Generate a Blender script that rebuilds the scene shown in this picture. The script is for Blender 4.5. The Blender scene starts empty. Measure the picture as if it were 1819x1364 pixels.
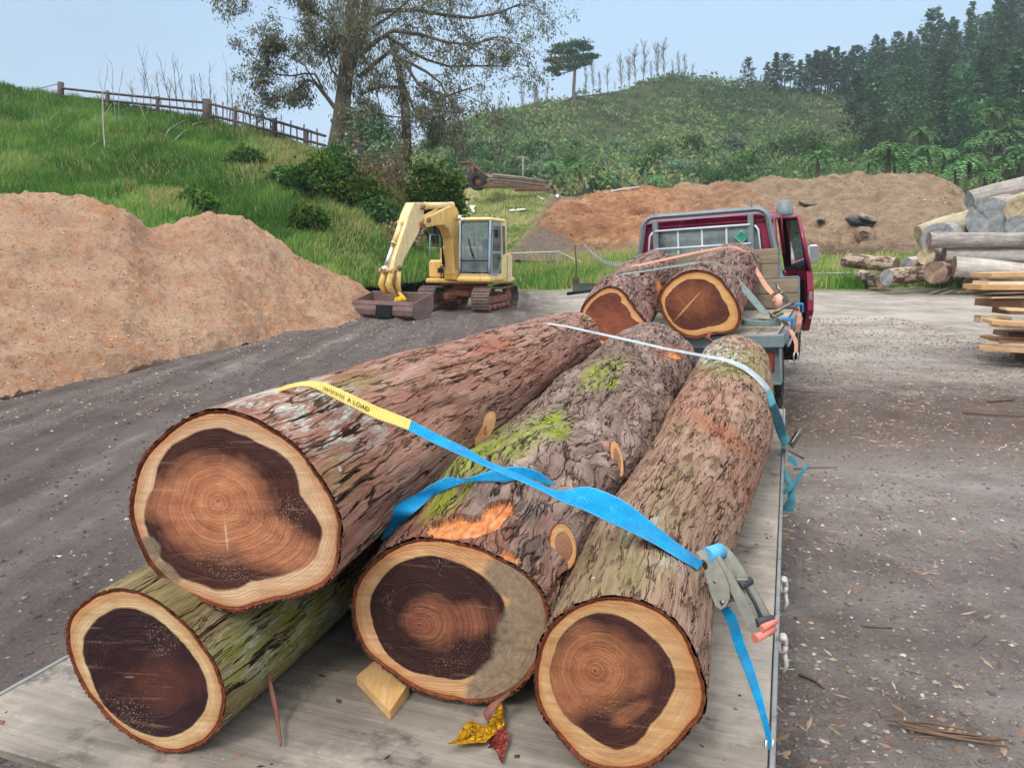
import bpy, math, random
import numpy as np
from mathutils import Vector, Matrix
from mathutils.bvhtree import BVHTree
R = math.radians
sc = bpy.context.scene
col = sc.collection

# ------------------------------------------------------------------ camera, light, exposure
FPX, PW, PH = 1374.0, 1819.0, 1364.0
CAMZ, PITCH = 1.6, R(9.6)
cam = bpy.data.objects.new('camera', bpy.data.cameras.new('camera'))
col.objects.link(cam)
cam.data.sensor_width = 36.0
cam.data.lens = 36.0 * FPX / PW
cam.data.clip_start = 0.05
cam.data.clip_end = 3000
cam.location = (0, 0, CAMZ)
cam.rotation_euler = (R(90) - PITCH, 0, 0)
sc.camera = cam

SUN_EL, SUN_AZ = R(44), R(206)      # azimuth clockwise from +Y (the view direction)
sun = bpy.data.objects.new('sun', bpy.data.lights.new('sun', 'SUN'))
col.objects.link(sun)
sun.data.energy = 1.5
sun.data.angle = R(14)
sun.data.color = (1.0, 0.95, 0.88)
sd = Vector((math.sin(SUN_AZ) * math.cos(SUN_EL), math.cos(SUN_AZ) * math.cos(SUN_EL), math.sin(SUN_EL)))
sun.rotation_euler = sd.to_track_quat('Z', 'Y').to_euler()

world = bpy.data.worlds.new('World')
sc.world = world
world.use_nodes = True
wt = world.node_tree
wt.nodes.clear()
wo = wt.nodes.new('ShaderNodeOutputWorld')
bg = wt.nodes.new('ShaderNodeBackground')
sky = wt.nodes.new('ShaderNodeTexSky')
sky.sky_type = 'NISHITA'
sky.sun_disc = False
sky.sun_elevation = SUN_EL
sky.sun_rotation = SUN_AZ
sky.air_density = 1.2
sky.dust_density = 3.0
tc = wt.nodes.new('ShaderNodeTexCoord')
sep = wt.nodes.new('ShaderNodeSeparateXYZ')
wt.links.new(tc.outputs['Generated'], sep.inputs[0])
ramp = wt.nodes.new('ShaderNodeValToRGB')          # thin overcast: paler low down, brighter overhead
wt.links.new(sep.outputs['Z'], ramp.inputs[0])
e = ramp.color_ramp.elements
e[0].position = 0.0; e[0].color = (5.2, 6.5, 7.9, 1)
e[1].position = 1.0; e[1].color = (26, 26, 26.5, 1)
k = ramp.color_ramp.elements.new(0.32); k.color = (4.3, 6.3, 8.5, 1)
cn = wt.nodes.new('ShaderNodeTexNoise')
cn.inputs['Scale'].default_value = 1.3
cn.inputs['Detail'].default_value = 4
mpw = wt.nodes.new('ShaderNodeMapping')
mpw.inputs['Scale'].default_value = (1, 1, 2.5)
wt.links.new(tc.outputs['Generated'], mpw.inputs[0])
wt.links.new(mpw.outputs[0], cn.inputs['Vector'])
mr = wt.nodes.new('ShaderNodeMapRange')
mr.inputs[1].default_value = 0.35; mr.inputs[2].default_value = 0.65
mr.inputs[3].default_value = 0.62; mr.inputs[4].default_value = 0.95
wt.links.new(cn.outputs[0], mr.inputs[0])
mx = wt.nodes.new('ShaderNodeMix'); mx.data_type = 'RGBA'
wt.links.new(mr.outputs[0], mx.inputs[0])
wt.links.new(sky.outputs[0], mx.inputs[6])
wt.links.new(ramp.outputs[0], mx.inputs[7])
wt.links.new(mx.outputs[2], bg.inputs[0])
bg.inputs[1].default_value = 0.1
wt.links.new(bg.outputs[0], wo.inputs[0])

sc.view_settings.view_transform = 'Standard'
sc.view_settings.look = 'None'
sc.view_settings.exposure = 0.3
sc.view_settings.gamma = 1.0
sc.render.engine = 'CYCLES'
sc.cycles.use_denoising = True
sc.cycles.max_bounces = 6
sc.cycles.diffuse_bounces = 3
sc.cycles.glossy_bounces = 3
sc.cycles.transparent_max_bounces = 8
sc.cycles.volume_bounces = 0
sc.cycles.use_adaptive_sampling = True
sc.cycles.adaptive_threshold = 0.02

# ------------------------------------------------------------------ helpers
CP, SP = math.cos(PITCH), math.sin(PITCH)
def ray(px, py):
    x = (px - PW / 2) / FPX; y = (py - PH / 2) / FPX
    return np.array([x, CP - y * SP, -SP - y * CP])       # depth 1 along the optical axis
def P(px, py, t):
    return np.array([0, 0, CAMZ]) + ray(px, py) * t
def Pz(px, py, z):
    d = ray(px, py)
    return np.array([0, 0, CAMZ]) + d * ((z - CAMZ) / d[2])
def lin(r, g, b):
    f = lambda v: (v / 255 / 12.92) if v <= 10 else ((v / 255 + 0.055) / 1.055) ** 2.4
    return (f(r), f(g), f(b), 1)
def sstep(a, b, x):
    t = np.clip((x - a) / (b - a), 0, 1)
    return t * t * (3 - 2 * t)

def _hash(ix, iy, iz, seed):
    h = (ix.astype(np.int64) * 374761393 + iy.astype(np.int64) * 668265263 + iz.astype(np.int64) * 1274126177 + seed * 974711) & 0xffffffff
    h = ((h ^ (h >> 13)) * 1274126177) & 0xffffffff
    h = ((h ^ (h >> 16)) * 2246822519) & 0xffffffff
    return ((h ^ (h >> 15)) & 0xffffff) / float(0xffffff)
def vnoise(x, y, z=None, seed=0):
    x = np.asarray(x, float); y = np.asarray(y, float)
    z = np.zeros_like(x) if z is None else np.asarray(z, float)
    fx, fy, fz = np.floor(x), np.floor(y), np.floor(z)
    tx, ty, tz = x - fx, y - fy, z - fz
    tx = tx * tx * (3 - 2 * tx); ty = ty * ty * (3 - 2 * ty); tz = tz * tz * (3 - 2 * tz)
    r = 0
    for dx in (0, 1):
        for dy in (0, 1):
            for dz in (0, 1):
                w = (tx if dx else 1 - tx) * (ty if dy else 1 - ty) * (tz if dz else 1 - tz)
                r = r + w * _hash(fx + dx, fy + dy, fz + dz, seed)
    return r
def fbm(x, y, z=None, o=4, seed=0, gain=0.5):
    s, a, n = 0, 1.0, 0
    for k in range(o):
        s = s + a * (vnoise(x * 2 ** k, y * 2 ** k, None if z is None else z * 2 ** k, seed + k * 7) - 0.5)
        n += a; a *= gain
    return s / n * 2          # about -1..1

def put(name, me, parent=None):
    o = bpy.data.objects.new(name, me)
    col.objects.link(o)
    if parent is not None:
        o.parent = parent
    return o
def npmesh(name, V, F, mats, smooth=True, mi=None, attrs=None):
    """V (n,3); F an int array (m,3|4) or a list of such arrays."""
    if not isinstance(F, list): F = [F]
    F = [np.asarray(f, np.int32) for f in F if len(f)]
    me = bpy.data.meshes.new(name)
    V = np.asarray(V, np.float32)
    me.vertices.add(len(V)); me.vertices.foreach_set('co', V.ravel())
    idx = np.concatenate([f.ravel() for f in F])
    tot = np.concatenate([np.full(len(f), f.shape[1], np.int32) for f in F])
    me.loops.add(len(idx)); me.loops.foreach_set('vertex_index', idx)
    st = np.concatenate([[0], np.cumsum(tot)[:-1]]).astype(np.int32)
    me.polygons.add(len(tot)); me.polygons.foreach_set('loop_start', st)
    if mi is not None: me.polygons.foreach_set('material_index', np.asarray(mi, np.int32))
    me.polygons.foreach_set('use_smooth', np.full(len(tot), bool(smooth)))
    for m in (mats if isinstance(mats, (list, tuple)) else [mats]): me.materials.append(m)
    for k, (ty, a) in (attrs or {}).items():
        at = me.attributes.new(k, ty, 'POINT')
        at.data.foreach_set('value' if ty == 'FLOAT' else 'vector', np.asarray(a, np.float32).ravel())
    me.update(calc_edges=True)
    me.validate(verbose=False)
    return me
def gridfaces(nu, nv, wrap=False):
    """vertices indexed v*nu+u"""
    u = np.arange(nu if wrap else nu - 1); v = np.arange(nv - 1)
    U, W = np.meshgrid(u, v)
    U2 = (U + 1) % nu
    return np.stack([W * nu + U, W * nu + U2, (W + 1) * nu + U2, (W + 1) * nu + U], -1).reshape(-1, 4)

class MB:
    """collects shapes into ONE mesh"""
    def __init__(s): s.v = []; s.f = []; s.m = []; s.sm = []
    def add(s, V, F, m=0, smooth=False):
        b = len(s.v); s.v += [tuple(map(float, q)) for q in V]
        for f in F: s.f.append([b + i for i in f]); s.m.append(m); s.sm.append(smooth)
        return s
    def box(s, c, d, rot=None, m=0, bev=0.0, taper=None):
        """chamfered box centred at c; taper=(tx,ty) scales the top"""
        hx, hy, hz = d[0] / 2, d[1] / 2, d[2] / 2
        b = min(bev, hx * .9, hy * .9, hz * .9)
        if b <= 0:
            V = [(sx * hx, sy * hy, sz * hz) for sz in (-1, 1) for sy in (-1, 1) for sx in (-1, 1)]
            F = [(0, 2, 3, 1), (4, 5, 7, 6), (0, 1, 5, 4), (2, 6, 7, 3), (0, 4, 6, 2), (1, 3, 7, 5)]
        else:
            V = []; idx = {}
            for sx in (-1, 1):
                for sy in (-1, 1):
                    for sz in (-1, 1):
                        for a in range(3):
                            q = [sx * (hx - b), sy * (hy - b), sz * (hz - b)]
                            q[a] = (sx * hx, sy * hy, sz * hz)[a]
                            idx[(sx, sy, sz, a)] = len(V); V.append(tuple(q))
            F = []
            for a in range(3):
                o = [i for i in range(3) if i != a]
                for sg in (-1, 1):
                    q = []
                    for p, r in ((-1, -1), (1, -1), (1, 1), (-1, 1)):
                        t = [0, 0, 0]; t[a] = sg; t[o[0]] = p; t[o[1]] = r
                        q.append(idx[(t[0], t[1], t[2], a)])
                    F.append(q)
                for p in (-1, 1):
                    for r in (-1, 1):
                        t = [0, 0, 0]; t[o[0]] = p; t[o[1]] = r
                        q = []
                        for sg, ax in ((-1, o[0]), (1, o[0]), (1, o[1]), (-1, o[1])):
                            t2 = list(t); t2[a] = sg; q.append(idx[(t2[0], t2[1], t2[2], ax)])
                        F.append(q)
            for sx in (-1, 1):
                for sy in (-1, 1):
                    for sz in (-1, 1): F.append([idx[(sx, sy, sz, a)] for a in range(3)])
            # consistent outward winding
            W = []
            for f in F:
                a0, a1, a2 = (np.array(V[i]) for i in f[:3])
                W.append(f if np.dot(np.cross(a1 - a0, a2 - a0), sum(np.array(V[i]) for i in f)) > 0 else f[::-1])
            F = W
        V = np.array(V, float)
        if taper:
            k = (V[:, 2] + hz) / (2 * hz)
            V[:, 0] *= 1 + (taper[0] - 1) * k; V[:, 1] *= 1 + (taper[1] - 1) * k
        if rot is not None:
            V = V @ np.array(rot.to_matrix() if hasattr(rot, 'to_matrix') else rot).T
        return s.add(V + np.array(c), F, m)
    def tube(s, pts, r, n=8, m=0, caps=True, smooth=True, flat=1.0):
        pts = [np.array(p, float) for p in pts]
        rs = [r] * len(pts) if np.isscalar(r) else r
        T = []
        for i in range(len(pts)):
            d = pts[min(i + 1, len(pts) - 1)] - pts[max(i - 1, 0)]
            T.append(d / (np.linalg.norm(d) + 1e-9))
        up = np.array([0, 0, 1.0]) if abs(T[0][2]) < .9 else np.array([1.0, 0, 0])
        V = []
        for p, t, q in zip(pts, T, rs):
            x = np.cross(up, t); x /= np.linalg.norm(x) + 1e-9
            y = np.cross(t, x); up = y
            for k in range(n):
                a = 2 * math.pi * k / n
                V.append(p + (x * math.cos(a) + y * math.sin(a) * flat) * q)
        F = []
        for i in range(len(pts) - 1):
            for k in range(n):
                k2 = (k + 1) % n
                F.append((i * n + k, i * n + k2, (i + 1) * n + k2, (i + 1) * n + k))
        s.add(V, F, m, smooth)
        if caps:
            b = len(s.v) - len(V)
            s.f.append([b + k for k in range(n)][::-1]); s.m.append(m); s.sm.append(False)
            s.f.append([b + (len(pts) - 1) * n + k for k in range(n)]); s.m.append(m); s.sm.append(False)
        return s
    def prism(s, poly, h0, h1, axes=(0, 1, 2), m=0, smooth=False):
        """polygon in plane axes[0],axes[1] extruded along axes[2] from h0 to h1"""
        V = []
        for h in (h0, h1):
            for a, b in poly:
                q = [0, 0, 0]; q[axes[0]] = a; q[axes[1]] = b; q[axes[2]] = h; V.append(q)
        n = len(poly)
        F = [list(range(n))[::-1], list(range(n, 2 * n))] + [(i, (i + 1) % n, n + (i + 1) % n, n + i) for i in range(n)]
        return s.add(V, F, m, smooth)
    def lathe(s, prof, c=(0, 0, 0), axis=2, n=24, m=0, smooth=True):
        V = []
        o = [i for i in range(3) if i != axis]
        for r, h in prof:
            for k in range(n):
                a = 2 * math.pi * k / n
                q = [0, 0, 0]; q[o[0]] = c[o[0]] + r * math.cos(a); q[o[1]] = c[o[1]] + r * math.sin(a); q[axis] = c[axis] + h
                V.append(q)
        F = [(i * n + k, i * n + (k + 1) % n, (i + 1) * n + (k + 1) % n, (i + 1) * n + k) for i in range(len(prof) - 1) for k in range(n)]
        return s.add(V, F, m, smooth)
    def build(s, name, mats, parent=None, smooth=None):
        me = bpy.data.meshes.new(name)
        me.from_pydata(s.v, [], s.f)
        me.polygons.foreach_set('material_index', s.m)
        me.polygons.foreach_set('use_smooth', [bool(q) if smooth is None else smooth for q in s.sm])
        for m in (mats if isinstance(mats, (list, tuple)) else [mats]): me.materials.append(m)
        me.update(); me.validate()
        return put(name, me, parent)

def tag(o, label=None, cat=None, group=None, kind=None):
    if label: o['label'] = label
    if cat: o['category'] = cat; o['kind'] = kind or 'thing'
    if group: o['group'] = group
    if kind: o['kind'] = kind
    return o
def empty(name, loc=(0, 0, 0), rot=(0, 0, 0)):
    o = bpy.data.objects.new(name, None)
    col.objects.link(o); o.location = loc; o.rotation_euler = rot
    o.empty_display_size = 0.2
    return o
KIDS = {}
def kids(o): return [c for c in bpy.data.objects if c.parent == o] if o.name not in KIDS else KIDS[o.name]
def dup(o, loc, rz=0.0, scale=1.0, label=None, parent=None, ch=None):
    c = o.copy(); col.objects.link(c)
    if parent is not None: c.parent = parent
    else:
        c.location = loc; c.rotation_euler = (0, 0, rz)
        c.scale = (scale,) * 3 if np.isscalar(scale) else scale
        if label: c['label'] = label
    for k in (kids(o) if ch is None else ch):
        dup(k, None, parent=c, ch=[] if ch is not None else None)
    return c

# ------------------------------------------------------------------ node helpers
class M:
    def __init__(s, name, rough=0.8, spec=0.3, metal=0.0):
        s.m = bpy.data.materials.new(name); s.m.use_nodes = True
        s.t = s.m.node_tree; s.b = s.t.nodes['Principled BSDF']; s.out = s.t.nodes['Material Output']
        s.b.inputs['Roughness'].default_value = rough
        s.b.inputs['Specular IOR Level'].default_value = spec
        s.b.inputs['Metallic'].default_value = metal
    def n(s, ty, props=None, **kw):
        d = s.t.nodes.new('ShaderNode' + ty)
        for k, v in (props or {}).items(): setattr(d, k, v)
        for k, v in kw.items(): s.set(d.inputs[k.replace('_', ' ')], v)
        return d
    def set(s, inp, v):
        if isinstance(v, bpy.types.NodeSocket): s.t.links.new(v, inp)
        elif isinstance(v, bpy.types.Node): s.t.links.new(v.outputs[0], inp)
        elif isinstance(v, (tuple, list)) and inp.type == 'RGBA' and len(v) == 3: inp.default_value = (*v, 1)
        else: inp.default_value = v
    def attr(s, name, out='Fac'):
        return s.n('Attribute', {'attribute_name': name}).outputs[out]
    def pos(s): return s.n('NewGeometry').outputs['Position']
    def obj(s): return s.n('TexCoord').outputs['Object']
    def map(s, v, scale=(1, 1, 1), rot=(0, 0, 0), loc=(0, 0, 0)):
        return s.n('Mapping', Vector=v, Scale=scale, Rotation=rot, Location=loc).outputs[0]
    def noise(s, v, scale=5, detail=4, rough=0.55, dist=0.0, out=0):
        return s.n('TexNoise', Vector=v, Scale=scale, Detail=detail, Roughness=rough, Distortion=dist).outputs[out]
    def voro(s, v, scale=5, feature='F1', out=0, rnd=1.0):
        return s.n('TexVoronoi', {'feature': feature}, Vector=v, Scale=scale, Randomness=rnd).outputs[out]
    def ramp(s, f, stops, interp='LINEAR'):
        d = s.n('ValToRGB', Fac=f); cr = d.color_ramp; cr.interpolation = interp
        while len(cr.elements) < len(stops): cr.elements.new(0.5)
        for e, (p, c) in zip(cr.elements, stops):
            e.position = p; e.color = (c, c, c, 1) if np.isscalar(c) else (*c[:3], 1)
        return d.outputs[0]
    def mix(s, f, a, b, mode='MIX'):
        d = s.n('Mix', {'data_type': 'RGBA', 'blend_type': mode})
        s.set(d.inputs[0], f); s.set(d.inputs[6], a); s.set(d.inputs[7], b)
        return d.outputs[2]
    def math(s, op, a, b=0.0, c=None, clamp=False):
        d = s.n('Math', {'operation': op, 'use_clamp': clamp}); s.set(d.inputs[0], a); s.set(d.inputs[1], b)
        if c is not None: s.set(d.inputs[2], c)
        return d.outputs[0]
    def rng(s, v, a, b, c=0.0, d=1.0):
        q = s.n('MapRange'); s.set(q.inputs[0], v)
        for i, k in enumerate((a, b, c, d)): s.set(q.inputs[i + 1], k)
        return q.outputs[0]
    def vadd(s, a, b, op='ADD'):
        d = s.n('VectorMath', {'operation': op}); s.set(d.inputs[0], a); s.set(d.inputs[1], b)
        return d.outputs[0]
    def vscale(s, a, k):
        d = s.n('VectorMath', {'operation': 'SCALE'}); s.set(d.inputs[0], a); s.set(d.inputs['Scale'], k)
        return d.outputs[0]
    def sepxyz(s, v): return s.n('SeparateXYZ', Vector=v).outputs
    def comb(s, x, y, z):
        d = s.n('CombineXYZ'); s.set(d.inputs[0], x); s.set(d.inputs[1], y); s.set(d.inputs[2], z); return d.outputs[0]
    def rand(s): return s.n('ObjectInfo').outputs['Random']
    def color(s, c): s.set(s.b.inputs['Base Color'], c); return s
    def rough(s, v): s.set(s.b.inputs['Roughness'], v); return s
    def bump(s, h, dist=0.01, strength=1.0):
        d = s.n('Bump', Height=h, Distance=dist, Strength=strength); s.set(s.b.inputs['Normal'], d.outputs[0]); return s
    def disp(s, h, scale, mid=0.5):
        d = s.n('Displacement', Height=h, Scale=scale, Midlevel=mid)
        s.t.links.new(d.outputs[0], s.out.inputs['Displacement']); s.m.displacement_method = 'BOTH'; return s

def simple(name, c, rough=0.6, spec=0.3, metal=0.0, var=0.25, scale=6, bump=0.0, dirt=None):
    """plain stuff with uneven tone, a little grime"""
    a = M(name, rough, spec, metal)
    o = a.obj()
    f = a.noise(o, scale, 6, 0.65)
    c1 = tuple(v * (1 - var) for v in c[:3]); c2 = tuple(min(1, v * (1 + var)) for v in c[:3])
    cc = a.ramp(f, [(0.3, c1), (0.7, c2)])
    if dirt:
        g = a.noise(o, scale * 2.3, 8, 0.7)
        cc = a.mix(a.rng(g, dirt[1], dirt[1] + 0.12), cc, dirt[0][:3])
    a.color(cc)
    if bump: a.bump(a.noise(o, scale * 8, 5, 0.6), bump, 0.6)
    return a.m
# ------------------------------------------------------------------ terrain
def prof(xs, ys):
    xs = np.array(xs, float); ys = np.array(ys, float)
    return lambda x: np.interp(x, xs, ys)
_gc = prof([-50, 24, 31, 45, 60, 900], [0, 0, .15, 1.55, 1.7, 2.0])
_gr = prof([-50, 11, 16, 22, 38, 46, 60, 900], [0, 0, .15, .48, 1.35, 1.6, 1.7, 2.0])
def ground_z(x, y):
    w = sstep(1.5, 7.0, x)
    z = _gc(y) * (1 - w) + _gr(y) * w
    z = z + 0.035 * fbm(x * .35, y * .35, seed=3, o=3) * sstep(3, 8, y)
    # wheel ruts on the left run straight up the yard
    m = sstep(-1.2, -2.0, x) * sstep(-7, -5, x + .06 * y) * sstep(30, 18, y)
    xr = x + 0.25 * fbm(y * .25, y * 0 + 2.2, seed=5, o=2) + 0.03 * y
    z = z + m * (0.030 * np.sin(xr * 7.3) + 0.02 * np.sin(xr * 13.1 + 1.0)) * (0.6 + 0.6 * fbm(x * .8, y * .3, seed=8))
    z = z + 0.012 * fbm(x * 3.1, y * 1.7, seed=11, o=4) * sstep(40, 20, y)
    return z
u = np.linspace(-1, 1, 520); w = np.linspace(-1, 1, 620)
gx = 400 * np.sinh(u * 6.6) / np.sinh(6.6)
gy = 5.0 + 400 * np.sinh(w * 6.6) / np.sinh(6.6)
GX, GY = np.meshgrid(gx, gy)
GZ = ground_z(GX, GY)
a = M('yard_gravel', 0.9, 0.25)
p = a.pos(); X, Y, Z = a.sepxyz(p)[:3]
big = a.noise(p, 0.45, 5, 0.6); mid = a.noise(p, 2.2, 6, 0.65); fine = a.noise(p, 38, 5, 0.75)
streak = a.noise(a.map(p, (1.6, .16, 1), (0, 0, R(-3))), 1.7, 6, 0.6)
left = a.ramp(a.math('ADD', a.math('MULTIPLY', streak, .68), a.math('MULTIPLY', mid, .32)), [(.30, lin(74, 64, 59)), (.46, lin(96, 85, 79)), (.58, lin(114, 103, 96)), (.70, lin(158, 147, 138))])
grey = a.ramp(a.math('ADD', a.math('MULTIPLY', mid, .5), a.math('MULTIPLY', big, .5)), [(.36, lin(106, 97, 92)), (.5, lin(138, 128, 121)), (.62, lin(164, 154, 146))])
pale = a.ramp(a.math('ADD', a.math('MULTIPLY', a.noise(a.map(p, (.7, 1.2, 1)), .9, 6, .6), .6), a.math('MULTIPLY', mid, .4)), [(.36, lin(142, 131, 119)), (.6, lin(190, 180, 166))])
rightside = a.mix(a.rng(a.math('ADD', Y, a.math('MULTIPLY', big, 6)), 12.0, 17), grey, pale)
brown = a.ramp(mid, [(.3, lin(80, 63, 54)), (.7, lin(112, 91, 78))])
band = a.math('MULTIPLY', a.rng(a.math('ADD', Y, a.math('MULTIPLY', mid, 2.5)), 6.8, 8.0), a.rng(a.math('ADD', Y, a.math('MULTIPLY', mid, 3)), 11.5, 9.6))
rightside = a.mix(a.math('MULTIPLY', band, .85), rightside, brown)
xd = a.math('ADD', X, a.math('MULTIPLY', a.math('SUBTRACT', mid, .5), 2.2))
yard = a.mix(a.rng(xd, .6, 2.2), left, rightside)
# the grass verge beyond the yard
gcol = a.ramp(a.noise(p, 1.1, 6, .65), [(.3, lin(84, 92, 52)), (.52, lin(122, 128, 76)), (.72, lin(150, 142, 98))])
gm = a.rng(a.math('ADD', Y, a.math('MULTIPLY', mid, 5.0)), 31.5, 34.0)
gm2 = a.math('MULTIPLY', a.rng(a.math('ADD', a.math('ADD', Y, a.math('MULTIPLY', X, -.12)), a.math('MULTIPLY', mid, 3)), 22.2, 23.4), a.rng(X, 7.4, 8.4))
gm = a.math('MAXIMUM', gm, gm2)
yard = a.mix(gm, yard, gcol)
# speckle of chips and stones
vc = a.voro(p, 55, 'F1', 1); vd = a.voro(p, 55)
chip = a.math('MULTIPLY', a.rng(vd, .34, .26), a.rng(a.sepxyz(vc)[0], .72, .78))
chipc = a.ramp(a.sepxyz(vc)[1], [(0, lin(190, 170, 150)), (.5, lin(150, 128, 110)), (1, lin(205, 200, 195))], 'CONSTANT')
clump = a.rng(a.noise(p, 1.7, 5, .7), .4, .6)
fade = a.rng(Y, 26, 10)
yard = a.mix(a.math('MULTIPLY', a.math('MULTIPLY', chip, a.math('ADD', a.math('MULTIPLY', clump, .8), .2)), a.math('MULTIPLY', fade, a.rng(xd, -.8, 1.2, .35, .85))), yard, chipc)
yard = a.mix(.8, yard, a.ramp(fine, [(.25, .35), (.5, .95), (.75, 1.0)]), 'MULTIPLY')
a.color(yard)
a.rough(a.rng(streak, .3, .7, .95, .6))
a.bump(a.math('ADD', a.math('ADD', fine, a.math('MULTIPLY', mid, 1.2)), a.math('MULTIPLY', chip, .5)), .03, .9)
MAT_GROUND = a.m
ground = put('ground', npmesh('ground', np.stack([GX, GY, GZ], -1).reshape(-1, 3), gridfaces(len(gx), len(gy)), MAT_GROUND))
tag(ground, 'dark churned gravel yard with wheel ruts, wood chips and a paler drive', None, None, 'structure')

def loft(name, cols, mat, nu, nv, rough=0.2, seed=1, back=((8, -.5), (30, -6)), rscale=.6, curve=None, post=None):
    """cols: [(px, [(py, depth) from the foot up to the crest])]; every point is a real place at that depth"""
    K = 24
    C = []
    for px, pts in cols:
        q = np.array([P(px, py, t) for py, t in pts])
        s = np.linspace(0, 1, len(q)); ss = np.linspace(0, 1, K)
        q = np.stack([np.interp(ss, s, q[:, i]) for i in range(3)], -1)
        d = q[-1] - np.array([0, 0, CAMZ]); d[2] = 0; d /= np.linalg.norm(d)
        ex = [q[-1] + d * b[0] + np.array([0, 0, b[1]]) for b in back]
        C.append(np.vstack([q, ex]))
    C = np.array(C)                                   # columns x rows x 3
    pu = np.array([c[0] for c in cols], float)
    uu = np.linspace(pu[0], pu[-1], nu)
    kk = np.arange(C.shape[1]).astype(float)
    vv = np.concatenate([np.linspace(0, K - 1, nv), np.linspace(K - 1, C.shape[1] - 1, 12)[1:]])
    # smooth interpolation across the columns
    def sm(f):
        return f
    G = np.empty((len(vv), nu, 3))
    for i in range(3):
        A = np.array([np.interp(uu, pu, C[:, r, i]) for r in range(C.shape[1])])      # rows x nu
        ker = np.hanning(max(3, nu // 40) | 1); ker /= ker.sum(); h = len(ker) // 2
        Ap = np.pad(A, ((0, 0), (h, h)), 'edge')
        # reflect-extend linearly so that the ends do not shrink
        A = np.array([np.convolve(r, ker, 'valid') for r in Ap])
        G[:, :, i] = np.array([np.interp(vv, kk, A[:, j]) for j in range(nu)]).T
    V = G.reshape(-1, 3)
    n = fbm(V[:, 0] * rscale, V[:, 1] * rscale, V[:, 2] * rscale, o=5, seed=seed)
    n2 = fbm(V[:, 0] * rscale * 6, V[:, 1] * rscale * 6, V[:, 2] * rscale * 6, o=4, seed=seed + 50)
    V[:, 2] += rough * n + rough * .3 * n2
    V[:, 1] += rough * .6 * fbm(V[:, 0] * rscale * 1.7, V[:, 1] * rscale, V[:, 2] * rscale * 1.7, o=4, seed=seed + 90)
    if post is not None: V = post(V)
    o = put(name, npmesh(name, V, gridfaces(nu, len(vv)), mat))
    return o, V, gridfaces(nu, len(vv))
gt = lambda py, z=0.0: (CAMZ - z) / (SP + (py - PH / 2) / FPX * CP)

# soil heap (left)
a = M('heap_soil', 0.95, 0.15)
p = a.pos()
n1 = a.noise(p, .5, 6, .6); n2 = a.noise(p, 3.2, 7, .68); n3 = a.noise(p, 26, 6, .75)
slump = a.noise(a.map(p, (1, 1, .35), (R(20), 0, 0)), 2.4, 6, .65)
c = a.ramp(a.math('ADD', a.math('MULTIPLY', n1, .55), a.math('MULTIPLY', n2, .45)), [(.34, lin(178, 138, 112)), (.47, lin(216, 172, 140)), (.58, lin(232, 192, 158)), (.7, lin(238, 210, 178))])
c = a.mix(a.math('MULTIPLY', a.rng(slump, .52, .64), .85), c, lin(222, 160, 116)[:3])
c = a.mix(a.math('MULTIPLY', a.rng(a.noise(p, .8, 6, .65), .54, .64), .4), c, lin(166, 126, 100)[:3])
c = a.mix(a.math('MULTIPLY', a.rng(a.noise(p, 8, 6, .75), .58, .68), .5), c, lin(138, 106, 88)[:3])
c = a.mix(a.math('MULTIPLY', a.rng(a.noise(p, 11, 6, .75), .6, .68), .6), c, lin(232, 204, 174)[:3])
c = a.mix(a.math('MULTIPLY', a.rng(n2, .56, .7), .6), c, lin(128, 98, 80)[:3])
c = a.mix(.45, c, a.ramp(n3, [(.25, .5), (.48, 1.1)]), 'MULTIPLY')
a.color(c); a.bump(a.math('ADD', a.math('ADD', a.math('MULTIPLY', n2, 1.0), a.math('MULTIPLY', a.noise(p, 9, 6, .75), .6)), a.math('MULTIPLY', n3, .4)), .24, 1.0)
MAT_HEAP = a.m
hc = []
for px, fy, cy, ct in [(-420, 760, 345, 12.5), (-150, 738, 342, 13.3), (0, 712, 345, 14), (100, 692, 353, 14.6), (180, 676, 364, 15.1), (228, 664, 378, 15.5), (262, 655, 400, 16.2), (292, 646, 404, 16.6),
                       (325, 637, 390, 17), (372, 625, 380, 17.5), (425, 611, 388, 18.1), (480, 597, 424, 18.7), (545, 586, 466, 19.7), (600, 577, 488, 20.3), (640, 566, 504, 20.8), (668, 562, 528, 21.2), (700, 558, 552, 21.6)]:
    ft = gt(fy)
    m = lambda k: (fy + (cy - fy) * k, ft + (ct - ft) * (k ** 1.25))
    hc.append((px, [(fy + 14, gt(fy + 14, -.12)), m(0), (m(.12)[0] + 2, m(.12)[1]), (m(.34)[0] + 8, m(.34)[1]), (m(.6)[0] + 4, m(.6)[1]), (m(.85)[0] - 3, m(.85)[1]), m(1)]))
heap, HV, HF = loft('soil_heap', hc, MAT_HEAP, 560, 200, .25, 21, back=((1.2, -.35), (4, -2.2)), rscale=1.15)
tag(heap, 'long heap of orange brown soil and sawdust along the left of the yard', 'soil heap', None, 'structure')

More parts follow.
